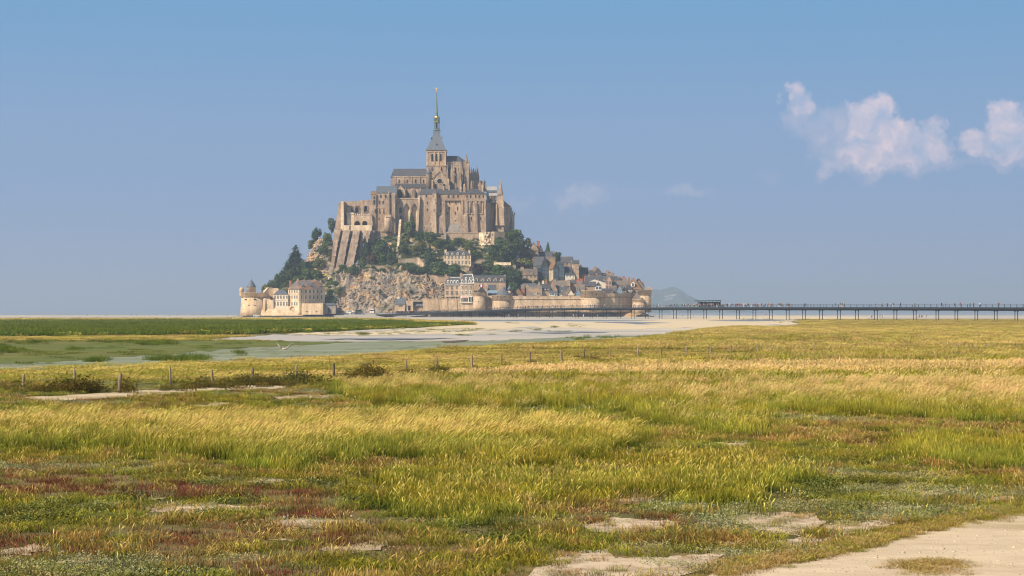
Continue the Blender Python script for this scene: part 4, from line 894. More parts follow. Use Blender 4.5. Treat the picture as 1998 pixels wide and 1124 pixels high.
m = MB(); wallbox(m, 854.05, 868, 378.5, 458, E_+.02, 12); wallbox(m, 868, 901.3, 378.5, 391.3, E_+.02, 12); wallbox(m, 868, 901.3, 391.3, 458, E_+1.6, 10); w2 = b2.part('wall', m, ABBEY)
m = MB(); wallbox(m, 868.2, 901, 391.4, 447, E_+1.45, .1); b2.part('recessed_panel', m, ABBEY_L, w2)
m = MB(); m.gable(X(853, E_), X(904, E_), E_-.58, E_+12.4, Z(378.4, E_), Z(368.5, E_+6), 'x'); rf = b2.part('roof', m, SLATE)
for p, t in ((898, 355), (876, 361), (865, 362)): m = MB(); m.box(X(p, E_)-.55, X(p, E_)+.55, E_+4, E_+5.2, Z(378, E_), Z(t, E_)); b2.part('chimney', m, ABBEY_L, rf)
for p in (857.6, 874.8, 884.4, 893.6): b2.win(p, 380.5, 386, 2.6, E_, parent=w2)
for p, t, bt in ((877, 392.5, 398.5), (889.4, 392.5, 399), (898.4, 394.5, 397.5), (877, 404, 410), (892.7, 404, 410), (873.7, 413.5, 419), (888, 413, 419), (888.5, 429, 431.5)): b2.win(p, t, bt, 1.7, E_+1.45, parent=w2, fr=.2)
for p, t, bt in ((860.3, 396, 401), (860.3, 409, 415)): b2.win(p, t, bt, 1.9, E_, parent=w2)
for a_, c_, t, d_ in ((854, 862, 420, 1.8), (862, 869, 395, 1.5), (899, 904, 388, 1.5)): m = MB(); buttress(m, a_, c_, t, 456, E_, d_); b2.part('buttress', m, ABBEY)
m = MB(); m.taper((X(872, E_), X(903, E_), E_-3, E_+2), Z(457, E_), (X(878, E_), X(901, E_), E_+.5, E_+2), Z(436, E_)); b2.part('rubble_foot', m, GREYST)
b3 = B('abbey_lodging', 'eastern range of the abbey lodgings with four tall blind arches and a hipped roof', 'abbey building', 927, 449, E_, 'abbey ranges')
m = MB(); wallbox(m, 901.6, 947.8, 378.3, 458, E_-.6, 15); w3 = b3.part('wall', m, ABBEY)
m = MB(); m.gable(X(900.8, E_), X(948.8, E_), E_-1.2, E_+15, Z(378.2, E_), Z(368, E_+7), 'x', hip=7); rf = b3.part('roof', m, SLATE)
for p, t in ((905.5, 361), (941.5, 363.5), (898.5, 366)): m = MB(); m.box(X(p, E_)-.6, X(p, E_)+.6, E_+2, E_+3.4, Z(378, E_), Z(t, E_)); m.lathe(X(p, E_), E_+2.7, [(.9, Z(t, E_)), (.1, Z(t-3.5, E_))], 4, smooth=False, ph=.785); b3.part('chimney', m, ABBEY_L, rf)
for p in (911.2, 918, 927.7, 935, 942.8): b3.win(p, 380.7, 386, 2.5, E_-.6, parent=w3)
Yb = E_-.6
for p, wd in ((914.3, 4.6), (921.8, 4.6), (932.4, 4.6), (939.8, 4.6)):
    m = MB(); pts_ = arch_pts(X(p, Yb), Z(416, Yb), Z(392, Yb), wd*Yb/F); ring(m, pts_, .55, Yb-.75, Yb+.02); b3.part('blind_arch', m, ABBEY_L, w3)
for p, t, bt in ((919.7, 410, 415), (919.7, 423, 430), (938, 423.5, 430), (934.7, 408, 413)): b3.win(p, t, bt, 1.8, Yb, parent=w3, fr=.2)
m = MB(); m.box(X(902, Yb), X(948, Yb), Yb-.35, Yb, Z(417, Yb), Z(416, Yb)); m.box(X(902, Yb), X(948, Yb), Yb-.3, Yb, Z(432, Yb), Z(431.2, Yb)); b3.part('string_course', m, ABBEY_L, w3)
for a_, c_, t in ((903.5, 913, 418), (924.8, 931.5, 394), (944.3, 948, 384), (909.5, 912.3, 386)): m = MB(); buttress(m, a_, c_, t, 458, Yb, 1.7 if a_ != 909.5 else .8); b3.part('buttress', m, ABBEY)
# wall below the lodgings
tw_ = B('retaining_wall', 'long rubble terrace wall under the abbey lodgings with a low parapet', 'wall', 910, 470, 1229, 'walls on the slope')
m = MB(); m.grid([[(X(p, 1229), 1229+.6*math.sin(p), Z(b_, 1229)) for p, b_ in ((864, 490), (875, 482), (890, 478), (920, 476), (952, 480))], [(X(p, 1230), 1230, Z(t, 1230)) for p, t in ((866, 455), (875, 454), (890, 454.5), (920, 454), (952, 455))], [(X(p, 1233), 1234, Z(t, 1230)) for p, t in ((866, 455), (875, 454), (890, 454.5), (920, 454), (952, 455))]], closed=False); m.box(X(866, 1230), X(952, 1230), 1229.7, 1230.4, Z(455.5, 1230), Z(453.2, 1230)); tw_.part('wall', m, HOUSE)
m = MB(); xx = X(866.5, 1227); m.taper((xx-1.6, xx+1.2, 1225, 1231), Z(486, 1227), (xx+.2, xx+1.6, 1228, 1231), Z(455, 1227)); tw_.part('buttress', m, GREYST)
pl_ = B('rock_face', 'sunlit pale rock face beside the terrace wall under the trees', 'rock', 946, 465, 1226)
m = MB(); rnd = random.Random(5)
rings = []
for j in range(7):
    t = j/6; rings.append([(X(935+k*2.6+rnd.uniform(-1, 1), 1226), 1226-2.2*math.sin(k/9*3.14)+rnd.uniform(-.8, .8)+t*3.2, Z(479-t*26+rnd.uniform(-1, 1), 1226)) for k in range(10)])
m.grid(rings, closed=False); pl_.part('face', m, mat('pale_rock', (.74, .60, .42), (.40, .28, .18), .5, bump=.4, bscale=1.5, contrast=(.4, .55)))

# ------------------------------------------------------------------ west ranges
Y1 = 1238.0
b4 = B('abbey_west_range', 'tall west range of the abbey with slate roof and three rows of small windows', 'abbey building', 750, 440, Y1, 'abbey ranges')
m = MB(); wallbox(m, 734, 774, 376.5, 452, Y1, 14); w4 = b4.part('wall', m, ABBEY)
m = MB(); m.gable(X(733.5, Y1), X(774, Y1), Y1-.5, Y1+14.4, Z(376.4, Y1), Z(363.4, Y1+7), 'x', mg=1); b4.part('roof', m, [SLATE_L, ABBEY])
for p in (743.4, 752.7, 762): b4.win(p, 380, 386.2, 3, Y1, parent=w4, fr=.3)
for p in (740, 747.4): b4.win(p, 391.8, 398, 2.6, Y1, parent=w4, fr=.22)
for p in (733.6+.8, 741, 749, 761.7): b4.win(p, 407.3, 417, 2.2, Y1, 'arch', parent=w4, fr=.3)
for p, t in ((739.6, 425), (755, 400)): b4.win(p, t, t+4.5, 1.8, Y1, parent=w4, fr=.2)
for a_, c_, t, b__, d_ in ((757.5, 760, 374, 452, 1.5), (765.4, 771.6, 376, 456, 3.4), (752, 757.4, 392, 436, .9)): m = MB(); buttress(m, a_, c_, t, b__, Y1, d_); b4.part('buttress', m, ABBEY)
m = MB(); m.box(X(725, Y1), X(758, Y1), Y1-.4, Y1, Z(405.6, Y1), Z(404.6, Y1)); b4.part('string_course', m, ABBEY_L, w4)
m = MB(); xx = X(757.8, 1233); m.lathe(xx, 1234.5, [(3.3, Z(452, 1233)), (3.0, Z(428, 1233)), (3.0, Z(424, 1233)), (2.6, Z(421, 1233))], 14); m.box(xx-2, xx+2, 1231.2, 1232.2, Z(424, 1233), Z(419.5, 1233)); b4.part('round_bastion', m, ABBEY_L)
b5 = B('abbey_tower_block', 'narrow abbey block with a low pitched roof and a tall dark slot window', 'abbey building', 728, 440, Y1-1, 'abbey ranges')
m = MB(); wallbox(m, 723.4, 733.9, 380, 449, Y1-1, 13); w5 = b5.part('wall', m, ABBEY)
m = MB(); m.gable(X(722.8, Y1-1), X(734, Y1-1), Y1-1.4, Y1+12, Z(380, Y1), Z(372.6, Y1+5), 'x', mg=1); b5.part('roof', m, [TILE, ABBEY])
b5.win(730.3, 383, 388, 3.2, Y1-1, parent=w5); b5.win(730.3, 390.5, 399.5, 3.2, Y1-1, parent=w5); b5.win(732.4, 407.5, 416.5, 2.2, Y1-1, 'arch', parent=w5)
# hall between west range and lodgings with three giant blind arches
b6 = B('abbey_hall', 'abbey hall wall with three giant pointed blind arches facing the slope', 'abbey building', 793, 440, 1240, 'abbey ranges')
Y6 = 1240.0
m = MB(); wallbox(m, 771, 818, 387.3, 395, Y6, 12)
arches = [(778.1, 12.6, 396), (793.4, 12.6, 396), (808.8, 11.6, 396.5)]
edges = [771, 771.6, 784.5, 787, 799.8, 802.6, 815, 818]
for k in (0, 2, 4, 6): wallbox(m, edges[k], edges[k+1], 395, 456, Y6, 3)
for p, wd, t in arches:
    ap = arch_pts(X(p, Y6), Z(430, Y6), Z(t, Y6), wd*Y6/F, True, 8); xs_ = [q for q in ap[2:]]
    zs = Z(395, Y6)
    for q, r in zip(xs_, xs_[1:]):
        if abs(q[0]-r[0]) < 1e-4: continue
        m.face([(q[0], Y6, q[1]), (q[0], Y6, zs), (r[0], Y6, zs), (r[0], Y6, r[1])][::-1 if q[0] < r[0] else 1]); m.face([(q[0], Y6, q[1]), (r[0], Y6, r[1]), (r[0], Y6+3, r[1]), (q[0], Y6+3, q[1])])
w6 = b6.part('wall', m, ABBEY)
m = MB(); wallbox(m, 771, 818, 390, 458, Y6+2.6, 8); b6.part('inner_wall', m, PALE, w6)
b6.win(781.5, 405, 416, 4.8, Y6+2.55, 'arch', parent=w6, fr=.22); b6.win(796.5, 404, 409, .9, Y6+2.55, parent=w6, fr=.1); b6.win(783, 421, 428, 4.2, Y6+2.55, parent=w6, fr=.3)
m = MB(); m.box(X(771, Y6), X(818, Y6), Y6-.35, Y6+.4, Z(388.4, Y6), Z(386.4, Y6)); b6.part('parapet', m, ABBEY_L, w6)
# western ruined gallery: front leaning tower, arcaded wall, terrace, and the sloped giant buttresses
b7 = B('abbey_west_gallery', 'weathered western gallery of the abbey with arched recesses and a walled terrace', 'abbey building', 695, 445, 1236, 'abbey ranges')
Y7 = 1240.0
m = MB(); top7 = [(672, 392.5), (680, 393.5), (690, 392.6), (700, 392.8), (702, 390.5), (723.5, 390.5)]
zb = Z(448, Y7)
arcs = [(682.5, 12.2, 399.5, 415), (697.4, 8.8, 401.5, 416), (714, 8, 401.5, 414.5)]
m.box(X(672, Y7), X(676.2, Y7), Y7, Y7+2.5, zb, Z(399, Y7)); m.box(X(688.8, Y7), X(693, Y7), Y7, Y7+2.5, zb, Z(399, Y7)); m.box(X(701.9, Y7), X(709.9, Y7), Y7, Y7+2.5, zb, Z(399, Y7)); m.box(X(718.1, Y7), X(723.5, Y7), Y7, Y7+2.5, zb, Z(399, Y7))
for p, wd, t, bt in arcs: m.box(X(p-wd/2, Y7), X(p+wd/2, Y7), Y7+.05, Y7+2.4, zb, Z(bt, Y7))
for (p, q), (r, s) in zip(top7, top7[1:]): m.prism([(X(p, Y7), Z(402, Y7)), (X(r, Y7), Z(402, Y7)), (X(r, Y7), Z(s, Y7)), (X(p, Y7), Z(q, Y7))], Y7+.02, Y7+2.45)
for p, wd, t, bt in arcs: ring(m, arch_pts(X(p, Y7), Z(bt, Y7), Z(t, Y7), wd*Y7/F), .4, Y7-.3, Y7+2)
w7 = b7.part('wall', m, ABBEY)
m = MB(); wallbox(m, 672, 723.4, 395, 450, Y7+2.5, 8); b7.part('inner_wall', m, PALE, w7)
for p, t, bt, w in ((686.8, 406, 414.5, 2.6), (696.7, 406, 413.5, 4.2), (714, 402.7, 413.2, 5.6), (681, 402, 404, 1.4)): b7.win(p, t, bt, w, Y7+2.45 if p != 714 else Y7+.9, 'arch', parent=w7, fr=.25, mats=[ABBEY_L, VOID, WHITE])
m = MB()
for k in range(26): m.box(X(673+k*1.9, Y7)-.2, X(673+k*1.9, Y7)+.2, Y7+.2, Y7+.6, Z(393, Y7), Z(391.8+(k % 3)*.25-(1.4 if 700 < 673+k*1.9 else 0), Y7))
b7.part('merlons', m, ABBEY, w7)
# corner tower
Yl = 1233.0
m = MB()
m.grid([[(X(651.8, Yl), Yl, Z(470, Yl)), (X(672, Yl), Yl, Z(470, Yl)), (X(672, Yl), Yl+12, Z(470, Yl)), (X(653, Yl), Yl+12, Z(470, Yl))],
        [(X(653.2, Yl), Yl, Z(445, Yl)), (X(671.6, Yl), Yl, Z(445, Yl)), (X(671.6, Yl), Yl+12, Z(445, Yl)), (X(655, Yl), Yl+12, Z(445, Yl))],
        [(X(657.6, Yl), Yl, Z(418, Yl)), (X(671.5, Yl), Yl, Z(418, Yl)), (X(671.5, Yl), Yl+11, Z(418, Yl)), (X(658, Yl), Yl+11, Z(418, Yl))],
        [(X(660.8, Yl), Yl, Z(396, Yl)), (X(671.5, Yl), Yl, Z(393, Yl)), (X(671.5, Yl), Yl+10, Z(393, Yl)), (X(661, Yl), Yl+10, Z(395, Yl))]], cap0=True, cap1=True)
tw7 = b7.part('corner_tower', m, ABBEY)
m = MB(); wallbox(m, 665, 670.5, 392.6, 447, Yl-1.2, 2); wallbox(m, 677, 690, 417, 450, Y7-4, 4.2); wallbox(m, 675.5, 690.6, 414.8, 418, Y7-4.3, 4.5); b7.part('buttress', m, PALE)
# terrace with two low arches behind a parapet
Ytt = 1234.0
m = MB(); wallbox(m, 690, 726, 419, 431, Ytt+1, 4)
for a_, c_ in ((690, 691.2), (702.6, 706.6), (716.6, 727)): wallbox(m, a_, c_, 430.9, 441, Ytt+1, 4)
for p in (696.9, 711.6):
    ap = arch_pts(X(p, Ytt+1), Z(441, Ytt+1), Z(431, Ytt+1), (11.4 if p < 700 else 10)*Ytt/F)
    ring(m, ap, .35, Ytt+.8, Ytt+3)
    for q, r in zip(ap[2:], ap[3:]): m.face([(q[0], Ytt+1, q[1]), (q[0], Ytt+1, Z(430.9, Ytt+1)), (r[0], Ytt+1, Z(430.9, Ytt+1)), (r[0], Ytt+1, r[1])])
t7 = b7.part('terrace', m, ABBEY_L)
m = MB(); wallbox(m, 690.5, 717, 430, 441, Ytt+4.6, .3); b7.part('arch_openings', m, VOID, t7)
m = MB(); wallbox(m, 667, 725.5, 439.6, 450, Ytt-3, 3.9)
for k in range(8): m.box(X(692+k*4.2, Ytt), X(694+k*4.2, Ytt), Ytt+.6, Ytt+1.1, Z(419.2, Ytt), Z(416.4+.6*(k % 3), Ytt))
b7.part('parapet', m, PALE, t7)
m = MB(); wallbox(m, 681.6, 684, 440.5, 448.5, Ytt-3.06, .2); b7.part('slit_opening', m, VOID, t7)
# giant sloped buttresses carrying the terrace
def slant(top0, top1, pt, mid0, mid1, pm, bot0, bot1, pb, y, out):
    m = MB(); m.grid([[(X(bot0, y), y-out, Z(pb, y)), (X(bot1, y), y-out, Z(pb, y)), (X(bot1, y), y+9, Z(pb, y)), (X(bot0, y), y+9, Z(pb, y))],
            [(X(mid0, y), y-out*.55, Z(pm, y)), (X(mid1, y), y-out*.55, Z(pm, y)), (X(mid1, y), y+9, Z(pm, y)), (X(mid0, y), y+9, Z(pm, y))],
            [(X(top0, y), y, Z(pt, y)), (X(top1, y), y, Z(pt, y)), (X(top1, y), y+9, Z(pt, y)), (X(top0, y), y+9, Z(pt, y))]], cap0=True, cap1=True)
    for t in (.18, .36, .55, .74):      # worn set-off ledges down the slope
        tt = t*2 if t < .5 else (t-.5)*2; lo_ = (bot0, bot1, pb, out) if t < .5 else (mid0, mid1, pm, out*.55); hi_ = (mid0, mid1, pm, out*.55) if t < .5 else (top0, top1, pt, 0)
        a0, a1, az, ao = [q+(r-q)*tt for q, r in zip(lo_, hi_)]; m.taper((X(a0, y)-.15, X(a1, y)+.15, y-ao-.7, y+1), Z(az, y)-2.2, (X(a0, y), X(a1, y), y-ao-.25, y+1), Z(az, y)+.2)
    b7.part('giant_buttress', m, BUTT)
slant(652, 665.0, 449, 650.5, 659, 480, 646.6, 651.6, 532, 1224, 8)
slant(669.4, 683.0, 449.5, 665.5, 678.5, 478, 655.6, 670.2, 534, 1223, 10)
slant(689.5, 702.5, 449.5, 684.5, 698.5, 478, 675.5, 689.5, 528, 1223.5, 10)
slant(706, 724, 449.5, 704, 718, 470, 700, 712, 500, 1226, 5)
m = MB(); wallbox(m, 652.5, 730.5, 449.6, 530, 1231.5, 3); b7.part('back_wall', m, ABBEY)
m = MB(); wallbox(m, 726, 772, 448, 500, 1236, 3); wallbox(m, 738, 776, 449, 452, 1235.4, 1); b7.part('lower_wall', m, HOUSE)
# straight stone hoist ramp down the slope
r7 = B('hoist_ramp', 'narrow straight stone hoist ramp running down the slope below the hall', 'ramp', 777, 510, 1212)
m = MB()
for k in range(12):
    t0, t1 = k/12, (k+1)/12; f_ = lambda t: (X(773.8+7.4*t, 1208+t*30), 1208+t*30, Z(514-86*t, 1208+t*30))
    p, q = f_(t0), f_(t1); m.grid([[(p[0]-.75, p[1]-.5, p[2]-3), (p[0]+.75, p[1]-.5, p[2]-3), (p[0]+.75, p[1]-.5, p[2]), (p[0]-.75, p[1]-.5, p[2])], [(q[0]-.75, q[1]-.5, q[2]-3), (q[0]+.75, q[1]-.5, q[2]-3), (q[0]+.75, q[1]-.5, q[2]), (q[0]-.75, q[1]-.5, q[2])]], cap0=True, cap1=True)
    m.box(p[0]-.85, p[0]+.85, p[1]-.9, p[1]-.1, p[2]-.3, p[2]+.35)
r7.part('ramp', m, PALE)
# east end: scaffolded block, chatelet towers and shaded side walls
b8 = B('abbey_gatehouse', 'eastern gatehouse of the abbey with slender stone spire turret and shaded side walls', 'abbey building', 985, 440, 1240, 'abbey ranges')
m = MB(); zb = Z(474, 1240)
m.plan([(X(948.5, 1238), 1238), (X(968, 1246), 1246), (X(968, 1246), 1262), (X(948.5, 1262), 1262)], zb, Z(390, 1240))
m.plan([(X(968, 1246), 1241), (X(983, 1241), 1241), (X(1003.8, 1262), 1262), (X(985, 1275), 1275), (X(968, 1262), 1262)], zb, Z(417, 1240))
m.plan([(X(968.5, 1242), 1242), (X(983, 1242), 1242), (X(998, 1258), 1258), (X(985, 1270), 1270), (X(968.5, 1262), 1262)], Z(417, 1240), Z(404, 1250))
w8 = b8.part('wall', m, ABBEY)
m = MB(); m.grid([[(X(981, 1243), 1243, Z(404, 1243)), (X(998, 1258), 1258, Z(404, 1258)), (X(985, 1270), 1270, Z(404, 1262)), (X(968, 1262), 1262, Z(404, 1262))], [(X(981, 1248), 1246, Z(390.5, 1246)), (X(983, 1250), 1250, Z(391, 1250)), (X(983, 1262), 1262, Z(391, 1262)), (X(978, 1260), 1260, Z(391, 1260))]], cap1=True); b8.part('roof', m, TILE)
m = MB(); m.gable(X(948, 1240), X(969, 1244), 1239, 1256, Z(396, 1240), Z(387, 1246), 'y'); b8.part('low_roof', m, SLATE)
m = MB(); wallbox(m, 967.8, 982.6, 392.5, 440, 1240, 4); wallbox(m, 967, 983.4, 403.2, 405, 1239.7, 4.4); wallbox(m, 971, 982.2, 379.7, 393, 1240.6, 4); 
for a_, c_, t, b__, y_, d_ in ((967.6, 970, 398, 440, 1240, 1.2), (980, 983.4, 404, 440, 1240, 1.4), (989, 992, 405, 445, 1250, 3), (998, 1001, 418, 448, 1257, 3)): m2 = MB(); buttress(m2, a_, c_, t, b__, y_, d_); b8.part('buttress', m2, ABBEY_L)
tur = b8.part('spire_turret', m, ABBEY_L)
m = MB(); m.lathe(X(976.7, 1243), 1243, [(2.15, Z(380, 1243)), (2.2, Z(378.5, 1243)), (1.1, Z(364, 1243)), (.1, Z(351, 1243))], 8, smooth=False, ph=.39); m.box(X(970, 1243), X(983, 1243), 1240.4, 1241, Z(382, 1243), Z(380.6, 1243)); b8.part('spire', m, ABBEY, tur)
for p, t in ((997.5, 398), (1003.8, 414), (1000.5, 410)): m = MB(); pinnacle(m, X(p, 1256), 1256, Z(420, 1256), Z(t, 1256), .9); b8.part('pinnacle', m, ABBEY, w8)
for p, t, bt in ((957, 382+4, 391), (962, 387, 391)): pass
sc_ = B('scaffold', 'white sheeted scaffolding wrapped around a block behind the gatehouse', 'scaffolding', 959, 390, 1256)
m = MB(); wallbox(m, 949.5, 969, 371.5, 392, 1256, 8); b_ = sc_.part('block', m, ABBEY)
for p in (954.5, 959.5, 964): sc_.win(p, 383.5, 390, 2.4, 1256, 'arch', parent=b_, fr=.2, mats=[ABBEY, VOID, WHITE])
m = MB(); wallbox(m, 949, 969.6, 363.8, 371.4, 1254.8, 10); wallbox(m, 949, 969.6, 375, 382, 1255.4, .5); sc_.part('sheeting', m, mat('scaffold_sheet', (.50, .49, .47), (.42, .41, .40), .5))
m = MB(); m.box(X(949, 1255), X(969.6, 1255), 1254.9, 1255.3, Z(374.8, 1255), Z(371.6, 1255)); sc_.part('frame', m, LEAD)
# ------------------------------------------------------------------ houses
def house(name, label, px0, px1, eave, ridge, base, d=9, along='x', wall=None, roof=None, hip=0.0, yaw=0.0, cols=0, rows=1, chim=(), dorm=(), Y=None, win=(1.0, 1.5), gm=None, cat='house', group='village houses', over=.35, wmats=None, extra=None, rowgap=3.0, kind='rect', bars=True):
    """a house: walls down to the slope, roof, windows, chimneys (px, top row), dormers (px, row)"""
    wall = wall or HOUSE; roof = roof or SLATE
    pc = (px0+px1)/2
    if Y is None: Y = hit(pc, base)
    w = (px1-px0)*Y/F/max(.6, math.cos(yaw)); xc = X(pc, Y); ze = Z(eave, Y); zr = Z(ridge, Y+(d/2 if along == 'x' else 0))
    zb = min(hill_z(xc+sx*w/2, Y+k*d, False) for sx in (-1, 1) for k in (0, 1))-1.5; zb = min(zb, Z(base, Y))
    zb = max(zb, -.5); T = Thing(name, label, cat, (xc, Y, zb), yaw, group, local=True)
    H = ze-zb; RH = max(.5, zr-ze)
    if max(2, H) != H: H = 2.0
    m = MB(); m.box(-w/2, w/2, 0, d, 0, H)
    if not hip:
        if along == 'x':
            for s in (-1, 1): m.face([(s*w/2, 0, H), (s*w/2, d, H), (s*w/2, d/2, H+RH-.05)][::s])
        else:
            for y in (0, d): m.face([(-w/2, y, H), (w/2, y, H), (0, y, H+RH-.05)][::1 if y == 0 else -1])
    wl_ = T.part('wall', m, wall)
    if gm and along == 'y':
        m = MB(); m.prism([(-w/2*.96, H), (w/2*.96, H), (0, H+RH*.96)], -.06, .0); T.part('gable', m, gm, wl_)
    m = MB(); t = .22
    if hip: m.gable(-w/2, w/2, 0, d, H, H+RH, along, hip=hip, over=over)
    elif along == 'x':
        for y0, y1 in ((-over, d/2), (d+over, d/2)):
            a = [(-w/2-over*.4, y0, H-over*RH/(d/2)), (w/2+over*.4, y0, H-over*RH/(d/2)), (w/2+over*.4, y1, H+RH), (-w/2-over*.4, y1, H+RH)]
            if y0 > y1: a = a[::-1]
            m.grid([a, [(p[0], p[1], p[2]+t) for p in a]], cap0=True, cap1=True)
    else:
        for x0_, x1_ in ((-w/2-over, 0), (w/2+over, 0)):
            zz_ = H-over*RH/(w/2); a = [(x0_, -over*.8, zz_), (x0_, d+over*.4, zz_), (x1_, d+over*.4, H+RH), (x1_, -over*.8, H+RH)]
            if x0_ < x1_: a = a[::-1]
            m.grid([a, [(p[0], p[1], p[2]+t) for p in a]], cap0=True, cap1=True)
    rf = T.part('roof', m, roof)
    for c in chim:
        p, tp = c[0], c[1]; mt = c[2] if len(c) > 2 else wall; cw = c[3] if len(c) > 3 else 1.5
        xl = (X(p, Y)-xc); z1 = Z(tp, Y+d/2)-zb; m = MB(); m.box(xl-cw/2, xl+cw/2, d/2-.6, d/2+.6, H*.6, z1-.3); m.box(xl-cw/2-.12, xl+cw/2+.12, d/2-.72, d/2+.72, z1-.3, z1-.12)
        for k in (-1, 1): m.lathe(xl+k*cw*.22, d/2, [(.2, z1-.14), (.16, z1+.35)], 6, 1)
        T.part('chimney', m, [mt, REDBR], rf)
    for c in dorm:
        p, pt = c[0], c[1]; dw = c[2] if len(c) > 2 else 1.9; dm = c[3] if len(c) > 3 else wall
        xl = X(p, Y)-xc; z1 = Z(pt, Y)-zb; y0 = .25 if along == 'x' else .2; hgt = dw*.75; z0 = z1-hgt-dw*.5
        m = MB(); m.prism([(xl-dw/2, z0-.3), (xl+dw/2, z0-.3), (xl+dw/2, z0+hgt), (xl, z1), (xl-dw/2, z0+hgt)], y0, d*.45); dd = T.part('dormer', m, dm, rf)
        m = MB()
        for s in (-1, 1):
            a = [(xl+s*(dw/2+.2), y0-.2, z0+hgt-.2), (xl+s*(dw/2+.2), d*.46, z0+hgt-.2), (xl, d*.46, z1+.06), (xl, y0-.2, z1+.06)]
            if s < 0: a = a[::-1]
            m.grid([a, [(q[0], q[1], q[2]+.12) for q in a]], cap0=True, cap1=True)
        m.box(xl-dw*.24, xl+dw*.24, y0-.05, y0-.01, z0+.1, z0+hgt, 1); m.box(xl-.05, xl+.05, y0-.1, y0-.05, z0+.1, z0+hgt, 2)
        m.box(xl-dw*.3, xl-dw*.24, y0-.12, y0-.01, z0+.05, z0+hgt+.1, 2); m.box(xl+dw*.24, xl+dw*.3, y0-.12, y0-.01, z0+.05, z0+hgt+.1, 2)
        q = m.build('dormer_roof', [roof, GLASS, WHITE], rf); q.name = 'dormer_roof'
    for r in range(rows if cols else 0):
        for k in range(cols):
            xl = -w/2+w*(k+.5)/cols; z1 = H-.5-r*rowgap; z0 = z1-win[1]
            if z0 < .5: continue
            T.part('window', window_mb(xl, z0, z1, win[0], 0, kind, proud=.12, fr=.16, bars=bars), wmats or [wall if wall is PLASTER else ABBEY_L, GLASS, WHITE], wl_)
    if extra: extra(T, w, H, RH, d, wl_, rf)
    return T
def tower_round(name, label, px0, px1, top, base, Y, batter=1.06, corbel=None, par=2.2, mt=None, cat='tower', group='rampart towers', n=36, slits=()):
    mt = mt or RAMP; xc = X((px0+px1)/2, Y); r = (px1-px0)/2*Y/F
    T = Thing(name, label, cat, (xc, Y+r, Z(base, Y)-.5), 0, group); zt, zb = Z(top, Y), Z(base, Y)-.5
    m = MB(); zc = Z(corbel, Y) if corbel else zt
    m.lathe(xc, Y+r, [(r*batter, zb), (r*(1+(batter-1)*.3), zb+(zc-zb)*.4), (r*.97, zc-.6)], n); T.part('shaft', m, mt)
    if corbel:
        m = MB(); m.lathe(xc, Y+r, [(r*.95, zc-.65), (r*.95, zc+.05)], n, 1)
        for k in range(n):
            a = 2*math.pi*k/n; c, s = math.cos(a), math.sin(a); q = r*.98
            m.grid([[(xc+q*c-.22*s, Y+r+q*s+.22*c, zc+z) for q, z in ((r*.94, -.7), (r*1.03, -.05), (r*1.03, .1), (r*.94, .1))], [(xc+q*c+.22*s, Y+r+q*s-.22*c, zc+z) for q, z in ((r*.94, -.7), (r*1.03, -.05), (r*1.03, .1), (r*.94, .1))]], cap0=True, cap1=True)
        T.part('corbels', m, [mt, HOUSE])
        m = MB(); m.lathe(xc, Y+r, [(r*1.035, zc+.05), (r*1.035, zt-.25), (r*1.06, zt-.25), (r*1.06, zt), (r*.93, zt), (r*.93, zc+.8)], n, cap0=True, cap1=True); T.part('parapet', m, mt)
    for p, q, wd, hh in slits:
        a = math.asin(max(-.95, min(.95, (X(p, Y)-xc)/r))); zz_ = Z(q, Y); rr = r*(1.04 if corbel and zz_ > zc else 1.0)*1.003
        m = MB(); c, s = math.sin(a), -math.cos(a); ux, uy = math.cos(a), math.sin(a); px_, py_ = xc+rr*c, Y+r+rr*s
        m.grid([[(px_+k*ux*wd/2+c*o_, py_+k*uy*wd/2+s*o_, zz_-hh/2) for k, o_ in ((-1, -.6), (1, -.6), (1, .08), (-1, .08))], [(px_+k*ux*wd/2+c*o_, py_+k*uy*wd/2+s*o_, zz_+hh/2) for k, o_ in ((-1, -.6), (1, -.6), (1, .08), (-1, .08))]], cap0=True, cap1=True)
        T.part('gun_slit', m, VOID)
    return T
